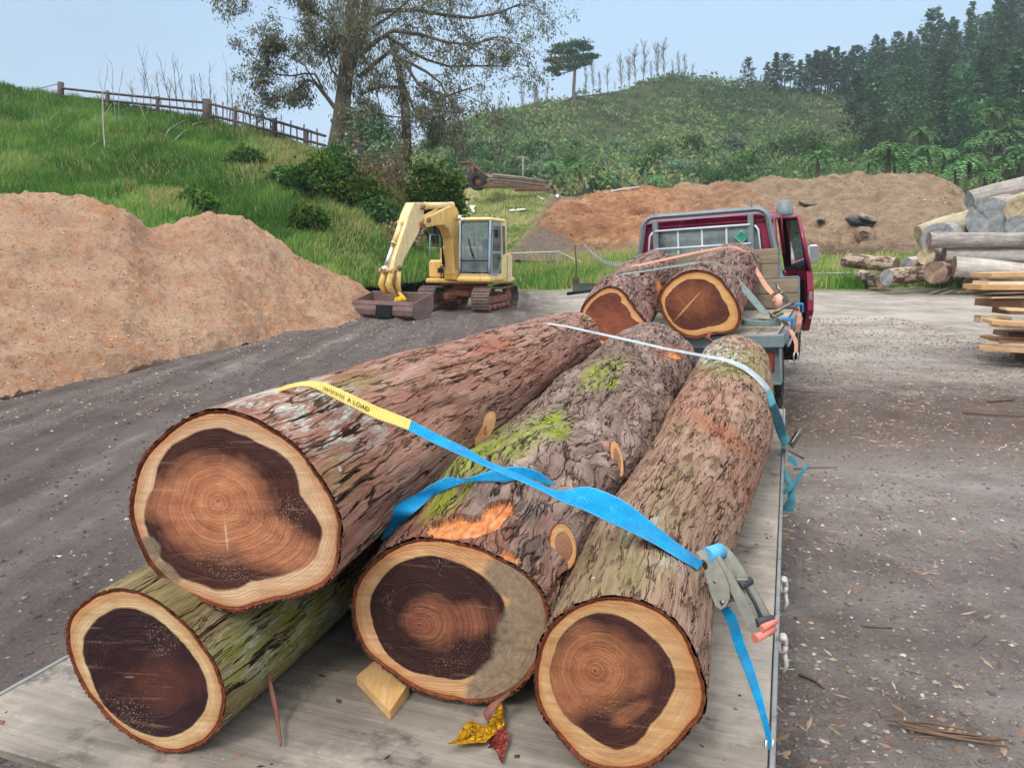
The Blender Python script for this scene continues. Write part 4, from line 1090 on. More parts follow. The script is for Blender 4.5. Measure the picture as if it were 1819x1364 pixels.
# hook over the tie rail
hk = MB(); b = P(1366, 1328, tE - .02)
for dx in (-.007, .007):
    hk.tube([b + np.array([dx, 0, .02]), b + np.array([dx, 0, -.02]), b + np.array([dx * 1.5, .002, -.06]), b + np.array([dx * 1.5, .02, -.085]), b + np.array([dx * 1.5, .035, -.07])], .004, 8)
under(hk.build('hook', STEEL), strap1)
# the ratchet itself: two plates each for frame and handle, traced on a plane square to the line of sight, with real width
tR = depth_of(lpick(1248, 1000, 'slim', .085))
oR = P(1270, 1020, tR - .02)
nR = -ray(1270, 1020); nR /= np.linalg.norm(nR)
Wd = P(1298, 1010, tR) - P(1270, 1020, tR); Wd -= nR * .035
def plate(mb, pts, off, th=.003, m=0, sink=0):
    q = plane_pts(pts, oR, nR) + Wd * off - nR * sink
    V = np.concatenate([q + nR * th / 2, q - nR * th / 2]) if False else np.concatenate([q, q + Wd / np.linalg.norm(Wd) * th])
    n = len(q)
    mb.add(V, [list(range(n)), list(range(n, 2 * n))[::-1]] + [(i, n + i, n + (i + 1) % n, (i + 1) % n) for i in range(n)], m)
frame_o = z1([(166,602),(176,578),(196,566),(222,568),(246,590),(266,626),(286,664),(300,704),(300,745),(288,774),(268,786),(248,772),(226,718),(190,650)])
arm_o = z1([(232,572),(262,600),(300,655),(352,745),(404,842),(416,872),(412,896),(396,908),(380,894),(352,838),(306,742),(272,672),(240,612)])
m = MB()
for off in (0, 1.0): plate(m, frame_o, off)
c = lambda x, y, off=0: plane_pts(z1([(x, y)]), oR, nR)[0] + Wd * off
m.tube([c(268, 762, -.02), c(268, 762, 1.05)], .006, 10)
m.tube([c(205, 622, -.03), c(205, 622, 0.0)], .012, 14)
m.tube([c(243, 685, -.02), c(243, 685, 1.02)], .004, 8)
rt = under(m.build('ratchet', ZINC), strap1)
m = MB()
for off in (.12, .9): plate(m, arm_o, off)
m.box((c(300, 668, .5) + c(330, 720, .5)) / 2, (.03, .012, .018), bev=.003, m=0)
hd = under(m.build('handle', ZINC), strap1); hd.parent = rt; hd.matrix_parent_inverse = rt.matrix_world.inverted()
bpy.context.view_layer.update(); hd.matrix_parent_inverse = rt.matrix_world.inverted()
m = MB(); m.tube([c(398, 890, -.1), c(398, 880, 1.1)], [.010, .010], 12); m.tube([c(408, 858, .1), c(408, 850, 1.05)], .009, 12)
hd2 = m.build('grip', PINKP); hd2.parent = rt; hd2.matrix_parent_inverse = rt.matrix_world.inverted()
m = MB(); m.tube([c(385, 838, .15), c(400, 846, 1.0)], .011, 10); m.tube([c(395, 842, .5), c(360, 770, .55), c(322, 702, .55)], .004, 6); m.tube([c(322, 705, .2), c(322, 700, .95)], .010, 10)
g = m.build('release_bar', DGREY); g.parent = rt; g.matrix_parent_inverse = rt.matrix_world.inverted()
sp = MB(); sp.tube([c(212, 590, .05), c(212, 590, .95)], [.019, .019], 20)
sv = sp.build('spooled_webbing', BLUE); sv.parent = rt; sv.matrix_parent_inverse = rt.matrix_world.inverted()

# lettering on the yellow sleeve
def text_mesh(name, txt, size, mat, extrude=.0004):
    cu = bpy.data.curves.new(name, 'FONT'); cu.body = txt; cu.size = size; cu.extrude = extrude; cu.align_x = 'CENTER'; cu.align_y = 'CENTER'
    o = bpy.data.objects.new(name, cu); col.objects.link(o)
    dg = bpy.context.evaluated_depsgraph_get(); me = bpy.data.meshes.new_from_object(o.evaluated_get(dg))
    bpy.data.objects.remove(o); bpy.data.curves.remove(cu)
    me.materials.clear(); me.materials.append(mat); me.name = name
    return me
INK = simple('black_print', lin(36, 34, 32), .7, .2, var=.4, scale=200)
def on_ribbon(me, s0, s1, flip=False):
    """lay flat lettering along the strap between two stations"""
    n = len(me.vertices); co = np.empty(n * 3, np.float32); me.vertices.foreach_get('co', co); co = co.reshape(-1, 3)
    x = (co[:, 0] - co[:, 0].min()) / max(1e-6, np.ptp(co[:, 0])); y = (co[:, 1] - co[:, 1].min()) / max(1e-6, np.ptp(co[:, 1]))
    i = s0 + (s1 - s0) * x; A = np.array(pa); B = np.array(pb); k = np.arange(len(A))
    a = np.stack([np.interp(i, k, A[:, q]) for q in range(3)], -1); b = np.stack([np.interp(i, k, B[:, q]) for q in range(3)], -1)
    f = .68 - .36 * y
    nn = np.array([0, 0, CAMZ]) - (a + b) / 2; nn /= np.linalg.norm(nn, axis=1)[:, None]
    v = a * (1 - f)[:, None] + b * f[:, None] + nn * (.0065 + co[:, 2:3])
    me.vertices.foreach_set('co', v.astype(np.float32).ravel()); me.update(); return me
ki = lambda x: float(np.interp(x, U1[:, 0], np.arange(N1)))
under(put('printed_lettering', on_ribbon(text_mesh('printed_lettering', 'A LOAD', .03, INK), ki(618), ki(658))), strap1)
under(put('printed_band', on_ribbon(text_mesh('printed_band', '|||/||\\|/|||', .03, INK), ki(575), ki(612))), strap1)

# second strap over the far ends, pale on top and teal down the side
strap2 = empty('ratchet_strap', P(1240, 630, 4.5))
tag(strap2, 'narrow faded strap, pale then teal, over the far ends of the trailer logs', 'ratchet strap')
up = [(958,572),(1000,577),(1050,588),(1120,603),(1180,617),(1240,628),(1290,636),(1325,649),(1352,669),(1368,690)]
lo = [(958,574),(1000,580),(1050,591.5),(1120,607),(1180,621),(1240,632.5),(1290,641.5),(1322,657),(1346,677),(1362,697)]
dfun = log_depth(hull=True, lift=.06)
U2, L2 = edge_pts(up, 60), edge_pts(lo, 60); D2 = dfun(U2, L2); D2[-20:, 0] -= np.linspace(0, .22, 20)
under(ribbon3('webbing', [P(*p, d) for p, d in zip(U2, D2[:, 0])], [P(*p, d) for p, d in zip(L2, D2[:, 0] - .03)], WHITEW), strap2)
tE2 = float(D2[-1, 0]); t3 = depth_of(Pz(1392, 800, DECK))
under(ribbon_px('lower_webbing', [(1368,690),(1379,716),(1391,745),(1398,770),(1404,792)], [(1360,696),(1368,722),(1374,752),(1382,776),(1394,800)], TEAL, None, [tE2 - .05, tE2 - .25, (tE2 + t3) / 2 - .1, t3 - .02, t3 - .05], n=24), strap2)
t3 -= .05
under(ribbon_px('strap_tail', [(1388,795),(1386,830),(1390,850),(1400,862),(1400,884),(1388,905)], [(1396,797),(1392,832),(1402,846),(1411,862),(1413,888),(1410,908)], TEAL, None, [t3, t3 + .01, t3 - .02, t3 - .04, t3 - .03, t3], n=30, belly=.01), strap2)
under(ribbon_px('strap_tail', [(1385,868),(1398,866),(1410,856),(1420,838),(1434,822)], [(1386,880),(1400,876),(1414,864),(1425,844),(1437,828)], TEAL, None, [t3 - .05, t3 - .06, t3 - .07, t3 - .08, t3 - .07], n=24), strap2)
under(ribbon_px('strap_tail', [(1402,808),(1412,812),(1418,826)], [(1400,818),(1410,826),(1416,832)], TEAL, None, [t3 - .05, t3 - .06, t3 - .07], n=12), strap2)
m = MB()
q = lambda x, y, d=0: P(x, y, t3 - .06 + d)
for d in (0, .045):
    m.tube([q(1398, 796, d), q(1408, 784, d), q(1423, 762, d)], .006, 6); m.tube([q(1394, 790, d), q(1405, 802, d), q(1427, 814, d)], .0055, 6)
m.tube([q(1423, 762), q(1423, 762, .05)], .009, 8); m.tube([q(1399, 795, -.01), q(1399, 795, .06)], .016, 12); m.tube([q(1427, 814), q(1427, 814, .05)], .007, 8)
m.box(q(1412, 780, .022), (.02, .045, .09), Matrix.Rotation(R(28), 3, 'Y'), bev=.003)
under(m.build('ratchet', ZINC), strap2)

# small things on the deck
def leafy(name, outline, z, mat, curl, label, cat, seed):
    rng = np.random.default_rng(seed)
    q = np.array([Pz(x, y, z) for x, y in outline]); c = q.mean(0)
    V = [c + np.array([0, 0, .012])]; n = len(q); rings = 6
    for k in range(1, rings + 1):
        f = k / rings
        for j, p in enumerate(q):
            v = c * (1 - f) + p * f
            v = v + np.array([0, 0, .012 * (1 - f) + curl * f * f * (.4 + fbm(np.array([j * .37]), np.array([seed * 1.0]), o=2)[0]) + .004 * math.sin(j * 2.1 + k)])
            V.append(v)
    F = [(0, 1 + j, 1 + (j + 1) % n) for j in range(n)]
    F4 = [(1 + (k - 1) * n + j, 1 + k * n + j, 1 + k * n + (j + 1) % n, 1 + (k - 1) * n + (j + 1) % n) for k in range(1, rings) for j in range(n)]
    o = put(name, npmesh(name, np.array(V), [np.array(F), np.array(F4)], mat, True))
    return tag(o, label, cat)
z6 = lambda l: zoomed(l, 1819 / 400, 620, 1100)
def leafmat(nm, c1, c2, c3):
    a = M(nm, .55, .3); o = a.pos(); n = a.noise(o, 60, 5, .65); v = a.rng(a.voro(o, 90, 'DISTANCE_TO_EDGE'), 0, .06)
    c = a.ramp(n, [(.3, c1), (.5, c2), (.7, c3)]); c = a.mix(a.math('SUBTRACT', 1.0, v), c, tuple(x * .5 for x in c1[:3]))
    a.color(c); a.bump(a.math('ADD', n, v), .004, .8); return a.m
LY = leafmat('yellow_leaf', lin(150, 92, 20), lin(206, 150, 20), lin(232, 182, 40))
LR = leafmat('red_leaf', lin(82, 34, 30), lin(142, 62, 50), lin(178, 88, 66))
lf = leafy('fallen_leaf', z6([(790,1062),(880,1040),(900,985),(960,930),(1000,868),(1080,862),(1120,880),(1200,850),(1225,790),(1215,715),(1235,760),(1250,820),(1285,820),(1250,850),(1255,900),(1200,945),(1150,985),(1100,1030),(1020,1060),(900,1066)]), DECK + .004, LY, .03, 'curled yellow maple leaf on the trailer deck under the middle log', 'leaf', 3)
lf2 = leafy('fallen_leaf', z6([(1100,1010),(1180,930),(1240,925),(1280,960),(1290,1010),(1270,1080),(1250,1140),(1240,1190),(1225,1130),(1200,1100),(1150,1095),(1180,1045)]), DECK + .004, LR, .025, 'small crumpled red brown leaf beside the yellow one on the deck', 'leaf', 4)
# sawn wedge under the middle log
WEDGE = wood_plank_mat('fresh_sawn_pine', [lin(206, 158, 98), lin(228, 184, 124), lin(238, 206, 156)], 1, False, 2.0)
wp = [Pz(*q, DECK + .022) for q in z6([(62, 455), (330, 742), (486, 545), (250, 330)])]
m = MB(); up_ = np.array(wp) * 1.0; lo_ = up_.copy(); up_[2:] += np.array([0, 0, .012]); lo_[:, 2] = DECK + .001
m.add(np.vstack([lo_, up_]), [(0, 3, 2, 1), (4, 5, 6, 7), (0, 1, 5, 4), (1, 2, 6, 5), (2, 3, 7, 6), (3, 0, 4, 7)])
ww = m.build('wooden_wedge', WEDGE)
tag(ww, 'pale sawn wood wedge chocked under the middle log on the deck', 'wedge')
# bark strips hanging off the logs
STRIPM = simple('bark_strip', lin(132, 88, 76), .9, .1, var=.35, scale=30)
def strip(pts, w, label, n=18):
    q = [np.array(p) for p in pts]; s = np.linspace(0, 1, len(q)); ss = np.linspace(0, 1, n)
    c = np.stack([np.interp(ss, s, [p[i] for p in q]) for i in range(3)], -1)
    wd = np.array([1, -.3, 0.0]); wd /= np.linalg.norm(wd); prof_ = w * np.sin(np.pi * (ss * .85 + .1))
    A = c - wd * prof_[:, None]; B = c + wd * prof_[:, None] + np.array([0, 0, .004])
    o = ribbon3('bark_strip', A, B, STRIPM, None, thick=.002, nx=3, belly=.003)
    return tag(o, label, 'bark strip')
tb = depth_of(lpick(476, 1195, None, .01)) if lpick(476, 1195, None, .01) is not None else 1.7
strip([P(474, 1190, tb), P(482, 1225, tb - .04), P(492, 1275, tb - .05), P(500, 1325, depth_of(Pz(500, 1330, DECK + .004)))], .006, 'thin reddish bark strip hanging down from the mossy lower log')
tb = depth_of(Pz(868, 1280, DECK + .03))
strip([P(905, 1232, tb + .03), P(880, 1250, tb), P(866, 1268, tb - .02), P(868, 1284, tb - .02)], .011, 'frayed grey bark shred hanging under the middle log above the leaf')
tb = depth_of(lpick(1255, 596, None, .01)) if lpick(1255, 596, None, .01) is not None else 6.6
strip([P(1262, 590, tb - .05), P(1256, 600, tb - .1), P(1272, 612, tb - .1)], .02, 'dark bark shred sticking out under the chestnut log on the tray')
# ------------------------------------------------------------------ truck
MAROON = M('maroon_paint', 0.28, 0.5)
_o = MAROON.obj(); _n = MAROON.noise(_o, 4, 5, .6)
MAROON.color(MAROON.mix(MAROON.math('MULTIPLY', MAROON.rng(MAROON.noise(_o, 9, 6, .7), .52, .75), .35), MAROON.ramp(_n, [(.3, lin(128, 20, 54)), (.7, lin(150, 34, 72))]), lin(150, 126, 112)[:3]))
MAROON.rough(MAROON.rng(_n, .3, .7, .22, .5)); MAROON.b.inputs['Coat Weight'].default_value = .3
MAROON = MAROON.m
GREYP = simple('grey_painted_tube', lin(122, 134, 136), .5, .4, .1, var=.15, scale=8, dirt=(lin(92, 84, 76), .62))
BLKTRIM = simple('black_trim', lin(22, 22, 24), .6, .3, var=.3)
WHITEBAR = simple('white_painted_bar', lin(206, 214, 218), .5, .4, var=.12)
SEAT = simple('grey_seat_cloth', lin(70, 74, 80), .95, .1)
BOARDS = wood_plank_mat('headboard_timber', [lin(112, 98, 82), lin(148, 132, 112), lin(172, 156, 134)], 0, False)
TRAYW = wood_plank_mat('tray_timber', [lin(140, 128, 112), lin(172, 160, 142), lin(192, 180, 160)], 1, True)
def glassmat(name, tint=(.55, .68, .68), dust_lighten=.85, rough=.04):
    a = M(name, rough, .5)
    g = a.n('BsdfGlossy', Roughness=rough); a.set(g.inputs['Color'], (.9, .95, 1, 1))
    t = a.n('BsdfTransparent'); a.set(t.inputs['Color'], (*tint, 1))
    d = a.n('BsdfDiffuse'); a.set(d.inputs['Color'], (.46, .52, .50, 1))  # dust film; its paleness also stands in for daylight through the cab
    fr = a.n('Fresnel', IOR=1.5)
    m1 = a.n('MixShader', Fac=a.math('MULTIPLY', a.rng(a.noise(a.obj(), 3, 6, .7), .25, .7), dust_lighten)); a.t.links.new(t.outputs[0], m1.inputs[1]); a.t.links.new(d.outputs[0], m1.inputs[2])
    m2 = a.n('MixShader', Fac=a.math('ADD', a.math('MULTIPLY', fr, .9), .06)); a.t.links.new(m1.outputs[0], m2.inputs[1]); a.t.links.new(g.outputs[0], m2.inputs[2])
    a.t.links.new(m2.outputs[0], a.out.inputs['Surface'])
    return a.m
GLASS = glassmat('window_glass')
REDLENS = simple('tail_lens', lin(140, 66, 50), .3, .5, var=.3, scale=12)
TK_YAW, TK_PITCH, TK_ROLL = R(23.5), R(3.0), R(-3.4)
rotm = (Matrix.Rotation(-TK_YAW, 3, 'Z') @ Matrix.Rotation(TK_PITCH, 3, 'X') @ Matrix.Rotation(TK_ROLL, 3, 'Y'))
TZ = .93
cor = P(1392, 597, 6.6)
tl = Vector(cor) - rotm @ Vector((1.015, 0, TZ))
truck = empty('flatbed_truck', tl, rotm.to_euler())
tag(truck, 'maroon flatbed pickup with a grey tube headboard and its driver side door open', 'truck')
TKM = Matrix.Translation(tl) @ rotm.to_4x4()
def tkw(x, y, z): return np.array(TKM @ Vector((x, y, z)))
def part(mb, name, mat, parent=truck, label=None):
    o = mb.build(name, mat, parent)
    if label: o['label'] = label
    return o
TL = 2.05
tray = part(MB().box((0, TL / 2, TZ - .055), (2.0, TL - .02, .05), bev=.004), 'tray', DARKST)
for k in range(11):
    x0 = -.96 + k * .1746
    part(MB().box((x0 + .087, TL / 2, TZ - .014), (.170, TL - .1, .028), bev=.004), 'tray_plank', TRAYW, tray)
m = MB()
m.box((0, .03, TZ - .045), (2.03, .06, .11), bev=.006)
for s in (-1, 1): m.box((s * 1.0, TL / 2 + .03, TZ - .04), (.045, TL - .06, .1), bev=.006)
part(m, 'tray_rim', GREYP, tray)
for s in (-1, 1):
    m = MB()
    m.tube([(s * 1.045, .1, TZ - .1), (s * 1.045, TL - .1, TZ - .1)], .013, 8)
    for y in np.arange(.25, TL, .42): m.box((s * 1.03, y, TZ - .085), (.03, .03, .05), bev=.003)
    part(m, 'rope_rail', GREYP, tray)
m = MB(); m.box((0, .10, TZ - .26), (1.96, .02, .32), bev=.003); m.box((0, .06, TZ - .42), (1.98, .09, .02), bev=.003)
for s in (-1, 1): m.box((s * .985, .06, TZ - .26), (.02, .09, .32), bev=.003)
rp = part(m, 'rear_panel', GREYP)
for s in (-1, 1):
    m = MB(); m.box((s * .76, .075, TZ - .235), (.34, .04, .17), bev=.012); part(m, 'tail_light', REDLENS, rp)
m = MB()
for s in (-1, 1): m.box((s * .40, 2.0, .62), (.08, 4.4, .14), bev=.006)
m.tube([(-.7, .98, .38), (.7, .98, .38)], .05, 10); m.box((0, .98, .40), (.26, .24, .24), bev=.08); m.tube([(-.7, 4.1, .38), (.7, 4.1, .38)], .05, 10)
m.tube([(0, -.02, .5), (0, .5, .5)], .03, 8); m.box((0, .1, .5), (.9, .07, .07), bev=.006)
part(m, 'chassis', DARKST)
for s in (-1, 1):
    wheel(truck, (s * .78, .98, .39), .39, .25, s, rimc=GREYP); wheel(truck, (s * .76, 4.1, .39), .39, .24, s, rimc=GREYP)
    part(MB().box((s * .80, .50, .46), (.30, .012, .36), Matrix.Rotation(R(-6), 3, 'X'), bev=.003), 'mudflap', RUBBER)
# headboard: boards, rounded tube hoop, posts, window bars
hb = empty('headboard'); hb.parent = truck
HY = TL + .02
zb = [TZ, TZ + .165, TZ + .33, TZ + .495, TZ + .66]
for k in range(4):
    w = 1.0 if k < 2 else .80
    part(MB().box((0, HY, (zb[k] + zb[k + 1]) / 2), (2 * w, .04, zb[k + 1] - zb[k] - .006), bev=.004), 'board', BOARDS, hb)
m = MB()
for s in (-1, 1):
    m.box((s * 1.008, HY + .01, TZ + .165), (.02, .06, .33), bev=.003); m.box((s * .9, HY + .01, TZ + .338), (.21, .06, .012), bev=.003); m.box((s * .808, HY + .01, TZ + .50), (.012, .06, .33), bev=.003)
part(m, 'board_edging', GREYP, hb)
def arc_pts(b0, b1, top, rad, n=8):
    pts = [(-b0, HY + .06, TZ + .02)]
    for s in (-1, 1):
        for k in range(n + 1):
            a = math.pi / 2 * k / n
            f = (k if s < 0 else n - k)
            aa = math.pi / 2 * f / n
            pts.append((s * (b1 - rad + rad * math.cos(aa)), HY + .06, top - rad + rad * math.sin(aa)))
    pts.append((b0, HY + .06, TZ + .02)); return pts
m = MB(); m.tube(arc_pts(.88, .70, 2.02, .14), .030, 4, flat=1.0, smooth=False); part(m, 'hoop', GREYP, hb)
for x in (-.55, .51): part(MB().box((x, HY + .05, (TZ + 2.0) / 2), (.062, .05, 2.0 - TZ - .04), bev=.006), 'post', GREYP, hb)
for x in (-.56, .52): part(MB().box((x, HY + .05, 2.06), (.01, .01, .12)), 'pin', GREYP, hb)
m = MB()
m.tube([(-.55, HY + .02, 1.86), (.51, HY + .02, 1.86)], .012, 8); m.tube([(-.55, HY + .02, 1.655), (.51, HY + .02, 1.655)], .011, 8)
for x in (-.29, -.02, .25): m.box((x, HY + .035, 1.72), (.02, .008, .28))
for s, x0 in ((-1, -.60), (1, .575)):
    m.tube([(x0 - s * .02, HY + .03, 1.85), (x0 + s * .015, HY + .03, 1.80), (x0 + s * .05, HY + .03, 1.46)], .011, 8)
part(m, 'window_bars', WHITEBAR, hb)
# cab
CY = TL + .17
cab = empty('cab'); cab.parent = truck
def frame4(y, o, i, th):
    """a flat ring in the x-z plane: outer polygon o, inner polygon i"""
    n = len(o); m = MB(); V = [(x, y, z) for x, z in o] + [(x, y, z) for x, z in i] + [(x, y + th, z) for x, z in o] + [(x, y + th, z) for x, z in i]
    F = []
    for k in range(n):
        j = (k + 1) % n
        F += [(k, j, n + j, n + k), (2 * n + k, 3 * n + k, 3 * n + j, 2 * n + j), (k, 2 * n + k, 2 * n + j, j), (n + k, n + j, 3 * n + j, 3 * n + k)]
    return m.add(V, F)
oc = [(-.80, .62), (.80, .62), (.82, 1.1), (.81, 1.42), (.76, 1.70), (.70, 1.92), (.60, 1.97), (-.60, 1.97), (-.70, 1.92), (-.76, 1.70), (-.81, 1.42), (-.82, 1.1)]
ic = [(-.62, 1.36), (.62, 1.36), (.635, 1.40), (.62, 1.52), (.595, 1.72), (.57, 1.81), (.52, 1.86), (-.52, 1.86), (-.57, 1.81), (-.595, 1.72), (-.62, 1.52), (-.635, 1.40)]
part(frame4(CY, oc, ic, .05), 'rear_wall', MAROON, cab)
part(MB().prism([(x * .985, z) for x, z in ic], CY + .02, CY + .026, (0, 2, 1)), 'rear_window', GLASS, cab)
m = MB(); m.tube([(x, CY - .004, z) for x, z in ic + ic[:1]], .016, 6, caps=False); part(m, 'window_seal', BLKTRIM, cab)
# green diamond sticker
st = part(MB().prism([(.0, -.085), (.085, 0), (0, .085), (-.085, 0)], 0, .002, (0, 2, 1)), 'sticker', simple('green_sticker', lin(96, 186, 152), .4, .4, var=.15, scale=30), cab)
st.location = (.40, CY - .03, 1.735)
m = MB(); m.prism([(.0, -.07), (.07, 0), (0, .07), (-.07, 0)], -.003, -.001, (0, 2, 1)); b = part(m, 'sticker_border', simple('pale_green_print', lin(170, 216, 196), .4, .4), cab); b.location = st.location
m = MB(); m.prism([(.0, -.062), (.062, 0), (0, .062), (-.062, 0)], -.006, -.004, (0, 2, 1)); b = part(m, 'sticker_field', simple('mid_green_print', lin(70, 160, 128), .4, .4, var=.2, scale=40), cab); b.location = st.location
# roof with a soft crown and gutter
xs = [(-.74, 0), (-.725, .04), (-.65, .075), (-.45, .095), (0, .105), (.45, .095), (.65, .075), (.725, .04), (.74, 0)]
m = MB(); ny = 9; V = []
for j in range(ny):
    f = j / (ny - 1); y = CY - .03 + f * 1.32; e = min(1, min(f, 1 - f) * 7 + .35)
    for x, z in xs: V.append((x * (.97 + .03 * e), y, 1.905 + z * (.35 + .65 * e)))
n = len(xs)
m.add(V, [(j * n + i, j * n + i + 1, (j + 1) * n + i + 1, (j + 1) * n + i) for j in range(ny - 1) for i in range(n - 1)] + [tuple(range(n)), tuple(range((ny - 1) * n, ny * n))[::-1]], 0, True)
m.box((0, CY + .62, 1.902), (1.48, 1.30, .03), bev=.008)
part(m, 'roof', MAROON, cab)
for s in (-1, 1):
    m = MB()
    m.box((s * .79, CY + .65, .92), (.06, 1.3, .62), bev=.02)                       # lower side
    m.tube([(s * .785, CY + 1.24, 1.26), (s * .72, CY + 1.02, 1.92)], .035, 6)       # front pillar
    m.tube([(s * .785, CY + .03, 1.26), (s * .72, CY + .05, 1.92)], .03, 6)
    part(m, 'body_side', MAROON, cab)
part(MB().box((0, CY + .65, .66), (1.5, 1.25, .06), bev=.01), 'floor_pan', BLKTRIM, cab)
part(MB().box((0, CY + 1.30, 1.12), (1.50, .18, .34), bev=.06), 'dashboard', BLKTRIM, cab)
m = MB(); m.lathe([(.17, -.012), (.185, 0), (.17, .012)], (0, 0, 0), 1, 24)
sw = part(m, 'steering_wheel', BLKTRIM, cab); sw.location = (.38, CY + 1.05, 1.22); sw.rotation_euler = (R(-25), 0, 0)
for s in (-1, 1):
    m = MB(); m.box((s * .36, CY + .50, .90), (.5, .5, .16), bev=.05); m.box((s * .36, CY + .27, 1.22), (.48, .14, .56), Matrix.Rotation(R(-8), 3, 'X'), bev=.05); m.box((s * .36, CY + .20, 1.56), (.26, .09, .17), bev=.04)
    part(m, 'cab_seat', SEAT, cab)
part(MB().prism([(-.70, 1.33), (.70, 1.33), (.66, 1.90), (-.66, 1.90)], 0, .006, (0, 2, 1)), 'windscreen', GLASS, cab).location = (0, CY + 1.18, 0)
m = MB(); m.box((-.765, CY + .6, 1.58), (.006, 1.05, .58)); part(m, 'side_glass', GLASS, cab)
m = MB(); m.box((0, CY + 1.95, 1.08), (1.46, 1.3, .2), bev=.08); m.box((0, CY + 2.0, .86), (1.6, 1.3, .3), bev=.08)
for s in (-1, 1): m.box((s * .74, 4.1, .93), (.22, .95, .1), bev=.04)
part(m, 'bonnet', MAROON)
part(MB().box((0, CY + 2.72, .66), (1.66, .12, .16), bev=.03), 'bumper', DARKST)
# open door, hinged at the front pillar
dr = empty('door'); dr.parent = truck; dr.location = (.80, CY + 1.20, 0); dr.rotation_euler = (0, 0, R(17))
# in the door's own frame the panel runs back along -y
part(MB().prism([(0, .66), (0, 1.30), (-1.02, 1.30), (-1.06, 1.1), (-1.06, .86), (-.86, .60), (-.1, .60)], -.03, .035, (1, 2, 0)), 'door_skin', MAROON, dr)
part(MB().box((-.036, -.52, .97), (.016, .86, .46), bev=.006), 'door_trim', BLKTRIM, dr)
m = MB(); m.tube([(0, 0, 1.30), (-.09, -.20, 1.90), (-.09, -.92, 1.90), (0, -1.03, 1.30)], .024, 6); part(m, 'window_frame', MAROON, dr)
m = MB(); m.tube([(-.02, -.03, 1.30), (-.085, -.21, 1.875), (-.085, -.90, 1.875), (-.02, -.99, 1.30), (-.02, -.03, 1.30)], .012, 6, caps=False); part(m, 'door_seal', BLKTRIM, dr)
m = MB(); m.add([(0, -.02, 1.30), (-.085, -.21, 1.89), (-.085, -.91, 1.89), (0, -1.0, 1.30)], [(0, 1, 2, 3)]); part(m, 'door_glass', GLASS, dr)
m = MB(); m.box((0, -1.064, 1.02), (.035, .012, .09), bev=.003); m.box((.0, -1.06, .78), (.03, .01, .03)); part(m, 'door_latch', STEEL, dr)
m = MB(); m.tube([(.02, -.10, 1.30), (.14, -.15, 1.34), (.2, -.16, 1.36)], .012, 6); m.box((.26, -.16, 1.44), (.12, .07, .22), bev=.025)
mi = part(m, 'mirror', WHITEBAR, dr)
part(MB().box((.26, -.198, 1.44), (.10, .006, .19)), 'mirror_glass', STEEL, mi)
# snorkel with its round pre-cleaner
m = MB(); m.tube([(.84, CY + 1.55, 1.1), (.83, CY + 1.36, 1.3), (.76, CY + 1.18, 1.8), (.76, CY + 1.18, 1.93)], .04, 10)
sn = part(m, 'snorkel', BLKTRIM)
part(MB().lathe([(.045, 0), (.095, .01), (.105, .04), (.10, .08), (.072, .17), (.048, .2), (0, .205)], (.76, CY + 1.18, 1.91), 2, 24), 'pre_cleaner', GREYP, sn)

# straps on the truck
def tk_log_depth(lift): return log_depth(lift=lift, hull=True)
LOGSAV = dict(LOGB)
def near_side(pt, t): return P(*pt, t)
strap3 = empty('ratchet_strap', P(1300, 440, 8))
tag(strap3, 'salmon pink ratchet strap over both logs on the truck tray', 'ratchet strap')
up = [(1115,474),(1150,466),(1200,455),(1250,444),(1285,438),(1306,437),(1322,443),(1334,456),(1348,480),(1362,504),(1376,520)]
lo = [(1115,478),(1150,470),(1200,459),(1250,448),(1285,442),(1304,442),(1318,448),(1329,461),(1342,485),(1355,509),(1369,524)]
U3, L3 = edge_pts(up, 60), edge_pts(lo, 60); D3 = tk_log_depth(.09)(U3, L3); d3 = np.minimum(D3[:, 0], 8.4); d3[-12:] = np.linspace(d3[-13], 7.55, 12)
under(ribbon3('webbing', [P(*p, d) for p, d in zip(U3, d3)], [P(*p, d - .02) for p, d in zip(L3, d3)], PINK), strap3)
te = 7.5
m = MB(); m.tube([P(1378, 528, te), P(1386, 534, te)], [.05, .05], 12)
m.lathe([(.0, -.03), (.055, -.03), (.075, 0), (.055, .03), (0, .03)], tuple(P(1381, 536, te)), 0, 18)
under(m.build('spooled_webbing', PINK), strap3)
m = MB()
for d in (0, .05): m.tube([P(1378, 505, te + d), P(1388, 520, te + d), P(1399, 534, te + d)], .012, 6); m.tube([P(1383, 542, te + d), P(1397, 548, te + d)], .01, 6)
m.box(P(1392, 528, te), (.05, .06, .12), Matrix.Rotation(R(-35), 3, 'Y'), bev=.006); m.tube([P(1378, 505, te - .02), P(1378, 505, te + .08)], .014, 8)
under(m.build('ratchet', ZINC), strap3)
under(ribbon_px('strap_tail', [(1414,545),(1424,556),(1425,575),(1420,590)], [(1410,548),(1417,560),(1414,580),(1411,590)], PINK, None, [7.4, 7.3, 7.3, 7.35], n=20), strap3)
strap4 = empty('ratchet_strap', P(1270, 470, 7.4))
tag(strap4, 'grey green ratchet strap over the chestnut log, tail coiled on the tray', 'ratchet strap')
up = [(1100,487),(1140,481),(1190,473),(1230,466),(1260,464),(1280,468),(1295,477),(1315,498),(1340,525),(1358,548),(1366,556)]
lo = [(1100,489),(1140,484),(1190,476),(1230,470),(1256,469),(1274,474),(1288,484),(1306,505),(1330,532),(1350,556),(1360,562)]
U4, L4 = edge_pts(up, 60), edge_pts(lo, 60); D4 = tk_log_depth(.08)(U4, L4); d4 = np.minimum(D4[:, 0], 7.7); d4[-16:] = np.linspace(d4[-17], 6.95, 16)
